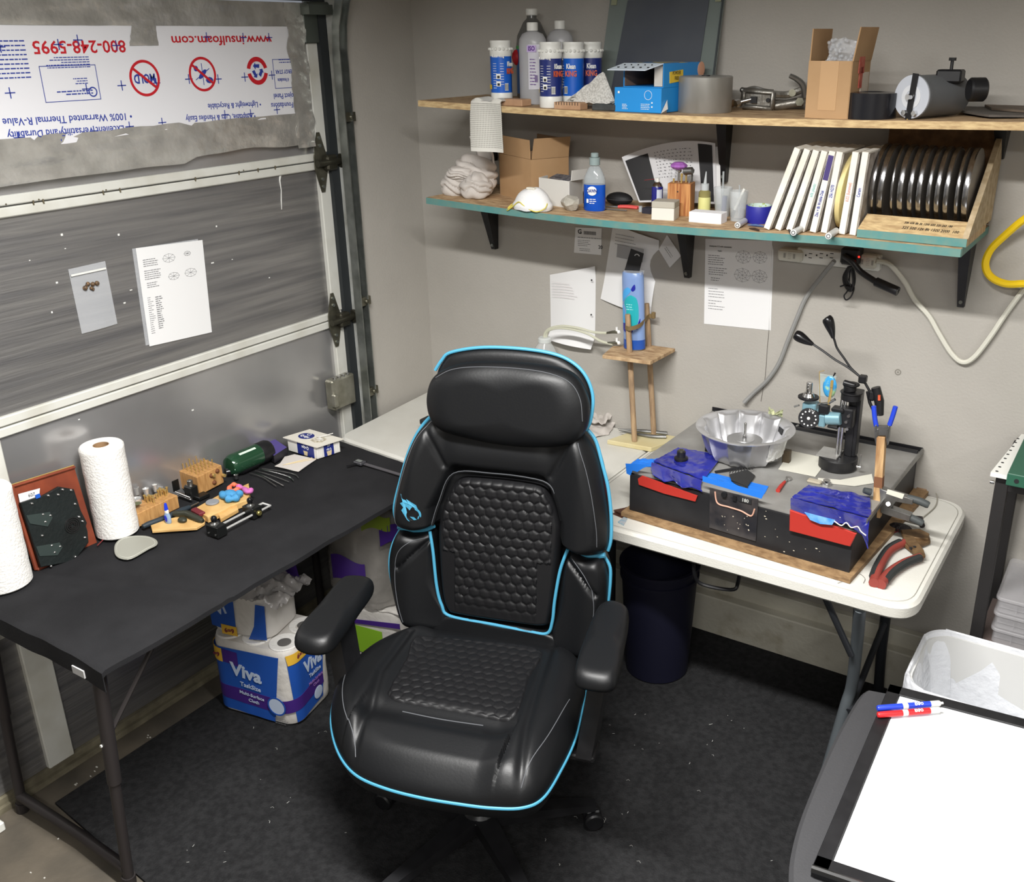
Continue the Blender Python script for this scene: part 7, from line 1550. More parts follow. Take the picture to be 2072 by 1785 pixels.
# swab box
A,B,C_=Cz(581,911),Cz(643,930),Cz(692,914); D=A+C_-B; h=.045
s=thing('swab_box','white and blue cotton swab box with a torn window beside the white table','box',(A+C_)/2)
mSw=mat('swab_white',(226,224,218),.6)
def prism4(P4,z0,h,name,m,par,grow=0): 
    c=sum(P4,V((0,0,0)))/4; t=MB(parent=par); t.prism([((p.x-c.x)*(1+grow)+c.x,(p.y-c.y)*(1+grow)+c.y) for p in P4],h,z0=z0); return t.build(name,m,par)
prism4((A,B,C_,D),ZC,h,'tray',mSw,s,-.06)
prism4((A,B,C_,D),ZC+h,.003,'lid_rim',mat('cream_lid',(222,218,206),.5),s,.10)
def face(P,Q,u0,u1,z0,z1,name,m,off=.0012,par=None):
    t=MB(parent=s); a_,b_=P.lerp(Q,u0),P.lerp(Q,u1); n=(Q-P).cross(V((0,0,1))).normalized()
    t.add([V((a_.x,a_.y,ZC+z0))+n*off,V((b_.x,b_.y,ZC+z0))+n*off,V((b_.x,b_.y,ZC+z1))+n*off,V((a_.x,a_.y,ZC+z1))+n*off]+[V((a_.x,a_.y,ZC+z0))+n*(off-.003),V((b_.x,b_.y,ZC+z0))+n*(off-.003),V((b_.x,b_.y,ZC+z1))+n*(off-.003),V((a_.x,a_.y,ZC+z1))+n*(off-.003)],[(0,1,2,3),(7,6,5,4),(0,4,5,1),(1,5,6,2),(2,6,7,3),(3,7,4,0)]); o=t.build(name,m,par or s)
    c_=(a_+b_)/2; return o,fr((c_.x+n.x*(off+.0005),c_.y+n.y*(off+.0005),ZC+(z0+z1)/2),(Q-P),(0,0,1)),n
cA=(A+B+C_+D)/4; sh_=lambda p:cA+(p-cA)*.945
mQb=mat('swab_navy',(34,46,120),.4)
f1,Tf,_=face(sh_(A),sh_(B),.34,.90,.0,h-.001,'blue_label',mQb); text('Q-tips',.012,mW,f1,Tf@Matrix.Rotation(PI,4,'Z')@Matrix.Translation((0,-.008,0)),sx=.8)
f2,Tf2,_=face(sh_(B),sh_(C_),.30,.72,.0,h-.001,'blue_label',mQb); text('625',.007,mW,f2,Tf2@Matrix.Rotation(PI,4,'Z')@Matrix.Translation((0,-.015,0)),sx=.8); text('Q-tips',.009,mW,f2,Tf2@Matrix.Rotation(PI,4,'Z')@Matrix.Translation((0,0,0)),sx=.6)
t=MB(parent=s)
for Tn in (Tf,Tf2): t.prism([(-.010,-.002),(.010,-.002),(.007,-.018),(-.007,-.018)],.0005,Tn@Matrix.Translation((0,-.003,0)))
t.build('cup_picture',mat('cup_tan',(214,196,160),.5),s,kind='stuff')
Tl=fr((cA.x,cA.y,ZC+h+.0032),(B-A),(A-D)*-1)
Tl=fr(((A+D)/2*.72+(B+C_)/2*.28+V((0,0,h+.0032))).to_tuple(),(B-A),(D-A))
t=MB(parent=s); t.ball((0,0,0),.030,28,Tl,(1,.85,.02)); ov=t.build('blue_oval',mQb,s); text('Q-tips',.014,mW,ov,Tl@Matrix.Translation((-.00,-.006,.001)),bold=.02,sx=.8); t=MB(parent=s); ring(t,(0,.014),.007,.002,Tl,20,.0008,.0004); t.build('seal',mW,ov)
Tw=fr(((A+D)/2*.30+(B+C_)/2*.70+V((0,0,h+.0034))).to_tuple(),(B-A),(D-A)); t=MB(parent=s); t.prism([(-.022,-.020),(.005,-.026),(.024,-.012),(.020,.016),(-.004,.022),(-.02,.008)],.0012,Tw,z0=0); t.build('torn_window',mat('window_shade',(150,140,118),.6,c2=(214,208,190),ns=120),s)
t=MB(parent=s); R=random.Random(3)
for i in range(9): a_=R.uniform(-.5,.5); c0=V((R.uniform(-.012,.01),R.uniform(-.014,.012),.002)); t.cyl(Tw@(c0-V((math.cos(a_)*.012,math.sin(a_)*.012,0))),Tw@(c0+V((math.cos(a_)*.012,math.sin(a_)*.012,.001))),.0011,n=6)
t.build('swabs',mSw,s,kind='stuff')
t=MB(parent=s); t.cyl(Tw@V((-.010,.01,.004)),Tw@V((.02,.046,.012)),.0013,n=6); t.build('loose_swab',mSw,s)
t=MB(parent=s)
for i in range(13):
    u=.05+.9*i/12; 
    if .27<u<.75: continue
    q=sh_(B).lerp(sh_(C_),u); t.cyl(V((q.x,q.y,ZC+.004)),V((q.x,q.y,ZC+h-.004)),.0018,n=6)
t.build('swab_ends',mSw,s,kind='stuff')
# napkin with sticks
t=MB(); c=[Cz(x,y_,ZC+.001) for x,y_ in ((556,944),(567,938),(576,925),(596,920),(610,923),(640,930),(622,942),(604,955),(594,953),(575,948))]; t.prism([(p.x,p.y) for p in c],.0015,Matrix.Translation((0,0,ZC+.001))); tl('napkin',t,mat('napkin_white',(206,200,194),.9),'small torn square of white napkin in front of the swab box','napkin')
for i,(x0,y0,x1,y1,l) in enumerate(((572,941,632,926,'upper wooden toothpick lying across the napkin'),(578,940,640,928,'lower wooden toothpick lying across the napkin'))):
    t=MB(); t.tube([Cz(x0,y0,ZC+.0045),Cz((x0+x1)/2,(y0+y1)/2,ZC+.0045),Cz(x1,y1,ZC+.0045)],[.0006,.0012,.0006],6); tl('toothpick',t,mat('toothpick_wood',(226,206,160),.6),l,'toothpick')
# tweezers
for i,(pts,l) in enumerate(((((505,957),(530,965),(545,974),(559,984)),'steel tweezers with a stepped tip, nearest the vise'),(((512,955),(545,968),(574,983)),'straight bright steel tweezers, second from the front'),(((516,952),(550,962),(585,975)),'thin dark steel tweezers in the middle of the fan'),(((524,949),(560,957),(585,965),(594,973)),'bright steel tweezers with a hooked tip'),(((530,948),(570,954),(596,960),(604,967)),'dull rear tweezers nearest the napkin'))):
    s=thing('tweezers',l,'tweezers',Cz(*pts[1]))
    for k in (-1,1):
        c=catmull([Cz(x,y_,ZC+.004)+V((k*.0018*(1 if 0<j<len(pts)-1 else .1),0,0)) for j,(x,y_) in enumerate(pts)],4,False); t=MB(parent=s); t.tube(c,.0013 if i in (1,3) else .0011,5); t.build('arm',(mChrome if i in (1,3) else mSteel),s)
# caliper
s=thing('caliper','dark grey sliding caliper lying by the white table edge','caliper',Cz(760,945)); mCal=mat('caliper_grey',(96,94,98),.45,.4)
t=MB(parent=s); a,b=Cz(735,938,ZC+.004),Cz(880,982,ZC+.004); d=(b-a).normalized(); T=fr((a+b)/2,d,(-d.y,d.x,0)); t.box((0,0,0),((b-a).length,.012,.004),T,b=.0005); t.build('beam',mCal,s)
t=MB(parent=s); p=Cz(728,936,ZC+.007); T=fr(p,d,(-d.y,d.x,0)); t.box((0,0,0),(.036,.026,.010),T,b=.002); t.build('display_head',mat('caliper_body',(60,60,64),.4),s); t=MB(parent=s); t.box((-.004,.001,.0055),(.022,.012,.001),T); t.build('screen',mat('grey_lcd',(120,124,120),.3),s)
t=MB(parent=s); t.add([T@V(v_) for v_ in ((-.012,-.012,-.003),(.0,-.012,-.003),(-.016,-.042,-.003),(-.020,-.040,-.003),(-.012,-.012,.001),(.0,-.012,.001),(-.016,-.042,.001),(-.020,-.040,.001))],[(0,1,2,3),(7,6,5,4),(0,4,5,1),(1,5,6,2),(2,6,7,3),(3,7,4,0)]); t.box((.006,.016,-.001),(.01,.012,.004),T); t.build('jaw',mBlackM,s)
# dark handle, glue bottle, bench pins...
s=thing('graver_handle','dark slate handle tool with a steel shaft behind the blue glue bottle','tool',Cz(335,1050)); t=MB(parent=s); t.tube([Cz(289,1066,ZC+.008),Cz(300,1061,ZC+.009),Cz(335,1048,ZC+.010),Cz(370,1032,ZC+.009),Cz(384,1026,ZC+.008)],[.007,.0085,.0085,.009,.006],12); t.build('handle',mat('slate_grip',(40,50,58),.5),s); t=MB(parent=s); t.cyl(Cz(384,1026,ZC+.008),Cz(402,1017,ZC+.007),.003,n=8); t.build('shaft',mChrome,s)
mPin=mat('bench_pin_wood',(214,176,116),.6,c2=(188,148,90),ns=16,stretch=(1,1,5))
def slabp(name,label,pts,h,m,cat='block',par=None,z0=ZC+.001,bev=.001):
    q=[Cz(x,y_,z0+h) for x,y_ in pts]; t=MB(parent=par) if par else MB(); t.prism([(p.x,p.y) for p in q],h,None if par else Matrix.Translation((0,0,z0)),z0=z0 if par else 0,bev=bev)
    return t.build(name,m,par) if par else tl(name,t,m,label,cat)
slabp('wood_slip','thin tapered wooden slip under the blue glue bottle',((305,1063),(340,1050),(400,1036),(416,1044),(414,1058),(398,1068),(308,1074)),.008,mPin)
s=thing('glue_bottle','small clear glue bottle with bright blue cap standing on the wooden slip','bottle',Cz(341,1058,ZC+.0092)); T=Matrix.Diagonal((1,.6,1,1))
t=MB(); t.lathe([(0,0),(.010,0),(.0125,.004),(.012,.024),(.0085,.031),(.0075,.034),(0,.034)],T,20); t.build('body',mat('glue_clear',(150,176,206),.2,alpha=.75),s)
t=MB(); t.lathe([(.008,.033),(.0082,.041),(.006,.043),(0,.043)],T,18); t.build('collar',mWhiteP,s); t=MB(); t.lathe([(.0058,.042),(.0045,.056),(.003,.063),(0,.064)],None,16); t.build('blue_cap',mat('bright_blue_cap',(26,56,200),.35),s)
t=MB(); t.ball((0,-.0068,.016),.0085,16,None,(.8,.15,1.3)); t.build('blue_label',mat('bright_blue_label',(24,50,190),.4),s)
s=thing('dark_cutters','dark green rubbery cutters lying between the glue bottle and maroon block','cutters',Cz(370,1048)); mOl=mat('olive_dark',(44,46,36),.5)
t=MB(parent=s); t.tube([Cz(352,1040,ZC+.016),Cz(378,1040,ZC+.018),Cz(405,1052,ZC+.016),Cz(411,1055,ZC+.014)],[.009,.011,.010,.006],10); t.build('handle',mOl,s); t=MB(parent=s); t.ball(Cz(369,1052,ZC+.016),.013,14,None,(1.2,.9,.6)); t.build('head',mOl,s)
t=MB(Matrix.Identity(4)); a,b=Cz(390,1030,ZC+.022),Cz(412,1042,ZC+.022); d=(b-a).normalized(); T=fr((a+b)/2,d,(-d.y,d.x,0)); t.box((0,0,0),(.050,.020,.012),T,b=.003); tl('maroon_block',t,mat('maroon',(104,34,42),.5),'rounded maroon block resting on the cutters and wooden board','block')
# bench board with disc and putty
s=thing('bench_board','long honey wooden bench pin with a forked tip beneath the putty','board',Cz(460,1020))
slabp('board',None,((392,1030),(440,1003),(465,995),(487,985),(503,978),(506,998),(500,1012),(470,1022),(448,1034),(420,1046)),.020,mPin,par=s)
slabp('raised_lip',None,((440,1036),(478,1016),(482,1030),(446,1050)),.012,mPin,par=s)
t=MB(); p=Cz(430,1018,ZC+.0216); t.cyl(p+V((0,0,.0)),p+V((0,0,.006)),.0195,n=26,bev=.0015); tl('wax_disc',t,mat('grey_wax',(132,134,138),.6),'flat grey wax disc on the wooden bench pin','disc')
s=thing('putty_lump','lump of blue, orange and pink putty on the tip of the bench pin','putty',Cz(470,1000,ZC+.0215))
for pts,r_,m_,n_ in ((((450,1000),(458,1007),(468,1010),(480,1006),(484,999)),.0125,mat('putty_blue',(66,138,186),.7,bump=.3,bs=80),'blue_putty'),(((463,990),(468,982),(478,981),(484,986),(478,991),(468,993),(470,998)),.0075,mat('putty_orange',(232,116,84),.7,bump=.3,bs=80),'orange_putty'),(((482,985),(492,988),(502,996),(508,992)),.009,mat('putty_pink',(186,100,166),.7,bump=.3,bs=80),'pink_putty')):
    t=MB(parent=s); c=catmull([Cz(x,y_,ZC+.034) for x,y_ in pts],4,False); t.tube(c,[r_*(.8+.25*math.sin(i*1.3)) for i in range(len(c))],10); t.ball(c[0],r_*.85,10); t.ball(c[-1],r_*.9,10); t.build(n_,m_,s)
t=MB(parent=s); t.ball(Cz(466,1001,ZC+.034),.021,16,None,(1.15,.9,.72)); t.build('blue_putty',MATS['putty_blue'],s)
# front rod vise
s=thing('rod_vise','larger black two-jaw rod vise at the front of the cloth','vise',Cz(480,1060))
a0,b0_=Cz(442,1083),Cz(540,1032); d=(b0_-a0).normalized(); e=V((-d.y,d.x,0))
def vb(px,py,dx_,dy_,h_,name,z_=0): p=Cz(px,py,ZC+z_); T=fr(p+V((0,0,h_/2)),d,e); t=MB(parent=s); t.box((0,0,0),(dx_,dy_,h_),T,b=.0015); return t.build(name,mVs,s),p,T
j1,p1,T1_=vb(440,1082,.034,.048,.034,'fixed_jaw'); j2,p2,T2_=vb(512,1044,.034,.046,.034,'moving_jaw'); 
for p_,j in ((p1,j1),(p2,j2)):
    t=MB(parent=s); q=p_+V((0,0,.034))-d*.004; t.lathe([(0,0),(.012,0),(.012,.002),(.009,.003),(.006,.006),(.0045,.010),(.0045,.012)],Matrix.Translation(q),20); t.build('washer',mSteel,j); t=MB(parent=s); t.lathe([(.0,.010),(.007,.010),(.0088,.015),(.0088,.022),(.006,.026),(0,.027)],Matrix.Translation(q),20); t.build('knob',mat('gloss_black3',(18,18,20),.12),j)
for k in (-1,1):
    t=MB(parent=s); t.cyl(p1+V((0,0,.014))+e*(.016*k),p2+V((0,0,.014))+e*(.016*k)+d*.055,.0035,n=10); t.build('rod',mat('polished_cup',(214,214,212),.22,.55),s)
t=MB(parent=s); q=p2+V((0,0,.014))+d*.055; t.cyl(q+e*.017,q-e*.017,.0035,n=10); t.build('end_rod',MATS['polished_cup'],s)
t=MB(parent=s); q=p2-e*.023+V((0,0,.016)); t.cyl(q,q-e*.010,.008,n=18,bev=.002); t.build('brass_knob',mat('dull_brass',(150,140,84),.35,.8),s)
t=MB(parent=s)
for k in (-1,1): q=p1-d*.0172+e*(.014*k)+V((0,0,.010)); t.cyl(q,q-d*.002,.003,n=10)
t.build('screws',mSteel,s,kind='stuff')
# translucent lid
s=thing('plastic_disc','round translucent lid with one straight cut side lying on the cloth','lid',Cz(272,1108)); p=Cz(272,1106,ZC+.002)
q=[Cz(x,y_,ZC+.003) for x,y_ in ((231,1112),(234,1100),(246,1090),(268,1085),(295,1085),(312,1090),(319,1097),(316,1104),(300,1112),(266,1131),(245,1131),(234,1124))]
o=catmull([(p_.x,p_.y,0) for p_ in q],3); t=MB(parent=s); t.prism([(p_.x,p_.y) for p_ in o],.003,z0=ZC+.0015,bev=.001); t.build('lid',mat('cloudy_plastic',(150,150,140),.4,alpha=.9),s)
c0=sum(o,V((0,0,0)))/len(o); t=MB(parent=s); t.tube([c0+(p_-c0)*.88+V((0,0,ZC+.0048)) for p_ in o],.0006,4,closed=True); t.build('rim_line',mat('lid_line',(190,190,180),.4),s)
cord('red_thread','tiny red thread end by the foot of the paper towel',[Cz(197,1104,ZC+.002),Cz(203,1098,ZC+.003),Cz(209,1092,ZC+.002)],.0016,mat('dark_red_thread',(110,36,36),.8),n=5,cat='thread')
# ================================================================ below the tables
mPk=mat('pack_blue',(36,82,168),.35,bump=.15,bs=12); mPw=mat('pack_white',(206,202,196),.5,bump=.35,bs=30); mPp=mat('pack_purple',(66,38,120),.4); mYl=mat('pack_yellow',(222,176,60),.5); mPl=mat('pack_print',(188,202,224),.5); mMr=mat('maroon_print',(110,28,60),.5)
Q1,Q2,Q3=V((.045,-1.205,0)),V((.338,-1.150,0)),V((.325,-.945,0)); Q4=Q1+Q3-Q2
s=thing('paper_towel_pack','sealed blue and white paper towel multipack on the mat below the black table','paper towel pack',(Q1+Q3)/2+V((0,0,.009)))
ux=(Q2-Q1).normalized(); uy=V((-ux.y,ux.x,0)); W_=(Q2-Q1).length; Dp=(Q3-Q2).length; HH=.272
M0=Matrix(((ux.x,uy.x,0,Q1.x),(ux.y,uy.y,0,Q1.y),(0,0,1,.009),(0,0,0,1)))
def wob(x,y_,z_): return .003*noise.noise(V((x*18,y_*18,z_*14)))
def wrap(M,W,D,Hh,r,name,m,par,z0=0):
    t=MB(M,parent=par); o=rrect(W,D,r,6,W/2,D/2); vs=[];fs=[]; n=len(o); K=14
    lv=[(.90,0.0),(.985,.006)]+[(1,.012+(Hh-.03)*i/K) for i in range(K+1)]+[(.985,Hh-.008),(.95,Hh-.001),(.80,Hh-.0005),(.4,Hh)]
    for sc,z_ in lv:
        for x,y_ in o:
            X_=W/2+(x-W/2)*sc; Y_=D/2+(y_-D/2)*sc; w_=wob(X_,Y_,z_) if .02<z_<Hh-.01 else 0; vs.append((X_+w_,Y_+w_,z0+z_+(wob(X_*2,Y_*2,1)*1.5 if sc<.97 and z_>Hh/2 else 0)))
    for i in range(len(lv)-1):
        for j in range(n): a=i*n+j;b=i*n+(j+1)%n; fs.append((a,b,b+n,a+n))
    fs+=[tuple(range(n))[::-1],tuple(range((len(lv)-1)*n,len(lv)*n))]
    t.add(vs,fs,None,True); return t.build(name,m,par)
wrap(M0,W_,Dp,HH,.045,'wrapped_rolls',mPw,s)
def patch(M,pts,z,m,name,par,th=.0012,bev=0): t=MB(M,parent=par); t.prism(pts,th,z0=z,bev=bev); return t.build(name,m,par)
def perim(W,D,r,x):
    "point and outward normal on the rounded wrap, x measured along the front from its left corner then round both corners"
    A=r*PI/2
    if x<r-A: return V((0,r+(r-A-x),0)),V((-1,0,0))
    if x<r: a=(r-x)/r; return V((r-r*math.sin(a),r-r*math.cos(a),0)),V((-math.sin(a),-math.cos(a),0))
    if x<W-r: return V((x,0,0)),V((0,-1,0))
    if x<W-r+A: a=(x-W+r)/r; return V((W-r+r*math.sin(a),r-r*math.cos(a),0)),V((math.sin(a),-math.cos(a),0))
    return V((W,r+(x-W+r-A),0)),V((1,0,0))
def conf(M,W,D,r,q4,off,m,name,par,n=26):
    "graphic wrapped on the pack: q4 = four (x, z) corners bl br tr tl"
    def f(u,v):
        x=(q4[0][0]*(1-u)+q4[1][0]*u)*(1-v)+(q4[3][0]*(1-u)+q4[2][0]*u)*v; z=(q4[0][1]*(1-u)+q4[1][1]*u)*(1-v)+(q4[3][1]*(1-u)+q4[2][1]*u)*v
        p,nn=perim(W,D,r,x); return M@(p+nn*(off+wob(p.x,p.y,z)*.5)+V((0,0,z)))
    t=MB(parent=par); t.sheet(f,n,8,.0008); return t.build(name,m,par)
zf1=.0035; R5=.045; CFp=lambda q4,off,m,n_:conf(M0,W_,Dp,R5,q4,off,m,n_,s)
CFp([(-.03,.018),(W_*.74,.008),(W_*.88,HH-.018),(-.03,HH-.03)],.004,mPk,'blue_panel')
CFp([(W_-.005,.012),(W_+.12,.03),(W_+.15,HH-.03),(W_-.015,HH-.014)],.004,mPk,'blue_panel')
CFp([(-.03,.058),(W_*.80,.045),(W_*.82,.098),(-.03,.108)],.005,mPp,'purple_band'); CFp([(W_*.79,.045),(W_+.13,.075),(W_+.13,.118),(W_*.81,.092)],.005,mPp,'purple_band')
CFp([(-.02,HH-.075),(.050,HH-.080),(.050,HH-.032),(-.02,HH-.026)],.006,mYl,'yellow_flash'); CFp([(.052,HH-.078),(.108,HH-.085),(.108,HH-.035),(.052,HH-.032)],.0058,mPp,'purple_flash')
CFp([(W_-.012,HH-.048),(W_+.06,HH-.045),(W_+.06,HH-.010),(W_-.016,HH-.012)],.006,mYl,'yellow_flash')
TF=M0@fr((0,-.0075,0),(1,0,0),(0,0,1)); wr_=lambda ss,x,z_,h_,m_,rot=0,b=0,sx=1,par=None:text(ss,h_,m_,par or s,s.matrix_world@Matrix.Translation((0,0,0))@(s.matrix_world.inverted()@TF)@Matrix.Translation((x,z_,0))@Matrix.Rotation(math.radians(rot),4,'Z'),bold=b,sx=sx)
wr_('Viva',.135,.170,.046,mPl,-5,.05,1.05); wr_('TaskSize',.145,.122,.016,mPl,-5,.03,1.0); wr_('Multi-Surface',.145,.089,.012,mPl,-5,.02,1.05); wr_('Cloth',.15,.068,.012,mPl,-5,.02,1.05); wr_('=9',.03,HH-.055,.016,mMr,-5,.04)
t=MB(parent=s); T=TF@Matrix.Translation((W_*.80,.075,.001)); t.cyl(T@V((0,0,0)),T@V((0,0,.0015)),.030,n=36); rd=t.build('round_badge',mPl,s); t=MB(parent=s); ring(t,(0,0),.031,.005,T,40,.0012,.001); t.build('badge_ring',mPk,rd)
t=MB(parent=s); lines(t,W_*.75,.028,.05,4,.006,.002,TF,3,.8,.0002); t.build('print',mInk,s,kind='stuff')
MR=M0@fr((W_,0,0),(0,1,0),(0,0,1)); 
TR=M0@fr((W_+.0065,0,0),(0,1,0),(0,0,1)); t2=lambda ss,x,z_,h_,m_,b=0,sx=1,rot=0:text(ss,h_,m_,s,TR@Matrix.Translation((x,z_,0))@Matrix.Rotation(math.radians(rot),4,'Z'),bold=b,sx=sx)
t2('Viva',.105,.182,.044,mPl,.05,.85); t2('TaskSize',.11,.142,.014,mPl,.03,.9); t2('Multi-Surface',.11,.115,.011,mat('lilac_print',(150,110,180),.5),.02,.9); t2('Cloth',.11,.098,.011,MATS['lilac_print'],.02,.9); t2('6=9',.052,HH-.028,.016,mMr,.04)
t=MB(parent=s); T=TR@Matrix.Translation((.115,.06,0)); t.ball((0,0,0),.022,24,T,(1,1,.05)); t.build('round_badge',mPl,s)
# roll tops under the film
for i in range(3):
    for j in range(2):
        c_=M0@V((.05+i*(W_-.1)/2,.052+j*(Dp-.104),HH)); t=MB(parent=s); t.lathe([(.020,.0),(.045,.004),(.047,.002),(.047,-.006)],Matrix.Translation(c_),30,False); rr_=t.build('roll_top',mTow,s)
        t=MB(parent=s); t.cyl(c_+V((0,0,.0005)),c_+V((0,0,.0025)),.021,n=24); t.build('core_hole',mat('grey_core',(96,94,92),.8),rr_)
# opened pack on top
M1=M0@Matrix.Translation((.0,.02,HH+.006))@Matrix.Rotation(.06,4,'Z')
s=thing('paper_towel_pack','opened half-empty blue and white paper towel pack lying on top of the sealed one','paper towel pack',M1@V((.1,.08,0)))
wrap(M1,.215,.17,.14,.04,'wrapped_rolls',mPw,s); MA=M1@fr((0,0,0),(1,0,0),(0,0,1))
patch(MA,[(.01,.0+.028),(.095,.012),(.10,.125),(.01,.13)],.004,mPk,'blue_panel',s); patch(MA,[(.045,.004),(.10,.002),(.10,.035),(.045,.038)],.006,mYl,'yellow_flash',s); patch(MA,[(.14,.0),(.205,.008),(.212,.13),(.18,.13),(.165,.05)],.005,mPk,'blue_strip',s)
text('6=9',.016,mMr,s,MA@Matrix.Translation((.073,.018,.008)),bold=.04); text('Vi',.035,mPl,s,MA@Matrix.Translation((.05,.09,.006))@Matrix.Rotation(.3,4,'Z'),bold=.05)
t=MB(parent=s)
def film(u,v): 
    p=M1@V((.02+.25*u,.00+.17*v,.135+.045*math.sin(PI*u)*math.sin(PI*v))); k=noise.noise(V((u*5,v*5,3)))*.03+abs(noise.noise(V((u*14,v*10,7))))*.018; return p+V((0,0,k))
t.sheet(film,44,34,.001); t.build('crumpled_film',mat('crumpled_film',(200,196,194),.2,alpha=.55,spec=.9,bump=.5,bs=40),s)
t=MB(parent=s); t.sheet(lambda u,v:M1@V((.03+.2*u,.165-.02*v,.12+.10*v+.015*noise.noise(V((u*6,v*4,1))))),20,10,.001); t.build('purple_band',mPp,s)
# tissue packs further back
M2=Matrix.Translation((.20,-.80,.009))@Matrix.Rotation(.25,4,'Z')
s=thing('tissue_pack','white, lime green and purple toilet tissue pack on the floor behind the chair arm','tissue pack',M2@V((.12,.1,0)))
wrap(M2,.24,.22,.22,.05,'wrapped_rolls',mPw,s); mLm=mat('lime_green',(130,176,44),.45); MA=M2@fr((0,0,0),(1,0,0),(0,0,1)); MB2=M2@fr((.24,0,0),(0,1,0),(0,0,1))
patch(MA,[(.05,.05),(.16,.03),(.16,.14),(.06,.15)],.004,mLm,'lime_panel',s); patch(MA,[(.02,.155),(.23,.165),(.23,.185),(.02,.17)],.0045,mPp,'purple_band',s); patch(MB2,[(.03,.03),(.12,.03),(.12,.14),(.03,.12)],.004,mLm,'lime_panel',s); patch(MB2,[(.11,.10),(.2,.12),(.2,.20),(.11,.19)],.005,mPp,'purple_panel',s); patch(MB2,[(.0,.09),(.025,.07),(.03,.12),(.01,.15)],.005,mPp,'purple_burst',s)
text('DA',.04,mW,s,MB2@Matrix.Translation((.155,.155,.0065)),bold=.06)
t=MB(parent=s); t.sheet(lambda u,v:M2@V((.0+.24*u,.22*v,.215+.03*abs(noise.noise(V((u*3,v*3,4)))))),20,16,.002); t.build('top_film',mPw,s)
M3=Matrix.Translation((.13,-.80,.24))@Matrix.Rotation(.1,4,'Z')
s=thing('plastic_sack','tall crinkled clear sack with purple and green print stacked on the tissue pack','sack',M3@V((.12,.1,0)))
t=MB(parent=s); n=60; vs=[];fs=[];K=26
for i in range(K+1):
    z_=.36*i/K; sc=1-.12*(i/K)**2
    for j in range(n):
        a=2*PI*j/n; d=V((math.cos(a),math.sin(a),0)); k=1+.12*noise.noise(V((d.x*2,d.y*2,z_*9)))+.05*abs(noise.noise(V((d.x*6,d.y*6,z_*26)))); vs.append(M3@V((.13+.145*d.x*k*sc,.11+.12*d.y*k*sc,z_)))
for i in range(K):
    for j in range(n): a=i*n+j;b=i*n+(j+1)%n; fs.append((a,b,b+n,a+n))
fs+=[tuple(range(n))[::-1],tuple(range(K*n,(K+1)*n))]
t.add(vs,fs,None,True); t.build('sack',mat('sack_film',(160,156,150),.18,alpha=.62,spec=.9,bump=.5,bs=24),s)
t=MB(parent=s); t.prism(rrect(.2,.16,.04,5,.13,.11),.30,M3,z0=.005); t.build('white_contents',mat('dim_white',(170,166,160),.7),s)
for a0,a1,z0_,z1_,m_,n_ in ((-1.9,-1.1,.10,.19,mPp,'purple_print'),(-.75,.1,.24,.30,mPp,'purple_print'),(-.35,.1,.02,.10,mLm,'lime_print'),(-1.1,-.5,.30,.35,mat('dim_green',(120,140,40),.5),'green_print')):
    t=MB(parent=s); t.sheet(lambda u,v:M3@V((.13+.168*math.cos(a0+(a1-a0)*u),.11+.142*math.sin(a0+(a1-a0)*u),z0_+(z1_-z0_)*v+.012*math.sin(u*5))),14,6,.001); t.build(n_,m_,s)
# navy bin under the right table
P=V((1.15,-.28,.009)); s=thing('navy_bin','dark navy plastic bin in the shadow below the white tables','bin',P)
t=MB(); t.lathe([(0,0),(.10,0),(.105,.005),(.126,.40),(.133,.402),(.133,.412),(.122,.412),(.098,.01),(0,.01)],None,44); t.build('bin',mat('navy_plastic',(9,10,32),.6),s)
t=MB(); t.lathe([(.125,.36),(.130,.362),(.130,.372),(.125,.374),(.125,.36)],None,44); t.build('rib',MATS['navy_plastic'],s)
# ================================================================ right side: shelf unit, waste bin, cart
mFrm=mat('shelf_frame_black',(34,32,32),.6); 
s=thing('storage_rack','black metal storage rack at the right edge holding clear organizers','rack',(2.4,-.1,0))
zt_=.93; fy_=-.235
for (x,y_,n_) in ((2.118,fy_,1),(2.118,.035,1),(2.72,fy_,1),(2.72,.035,1)): t=MB(parent=s); t.box((x,y_,zt_/2),(.032,.032,zt_),b=.001); t.build('post',mFrm,s)
for z_ in (zt_-.016,.40): 
    for y_ in (fy_,.035): t=MB(parent=s); t.box((2.419,y_,z_),(.57,.03,.032),b=.001); t.build('rail',mFrm,s)
    for x in (2.118,2.72): t=MB(parent=s); t.box((x,-.10,z_),(.03,.24,.03),b=.001); t.build('side_rail',mFrm,s)
t=MB(parent=s); t.box((2.42,-.10,.422),(.60,.26,.012)); t.build('lower_shelf',mat('rack_board',(96,84,80),.7),s)
t=MB(parent=s); t.cyl((2.098,fy_,zt_-.02),(2.088,fy_,zt_-.02),.005,n=10); t.build('bolt',mChrome,s)
s=thing('board_stack','dark green panel with white perforated strip lying on the rack','panel',(2.3,-.1,zt_+.001))
t=MB(parent=s); t.prism([(2.131,-.285),(2.7,-.285),(2.7,.045),(2.131,.045)],.034,z0=zt_+.0005,bev=.002); t.build('green_panel',mat('dark_green_board',(36,86,66),.5),s); t=MB(parent=s); t.cyl((2.155,-.2845,zt_+.017),(2.155,-.2865,zt_+.017),.006,n=14); t.build('hole',mInkD,s)
t=MB(parent=s); t.prism([(2.090,-.275),(2.130,-.275),(2.130,.045),(2.118,.045)],.012,z0=zt_+.012); st_=t.build('white_strip',mWhiteP,s)
t=MB(parent=s)
for i in range(9): t.cyl((2.103+.0015*i,-.262+.033*i,zt_+.024),(2.103+.0015*i,-.262+.033*i,zt_+.0245),.004,n=10)
t.build('perforations',mInkD,st_,kind='stuff')
mOrg=mat('organizer_plastic',(200,198,200),.2,alpha=.3,spec=.8)
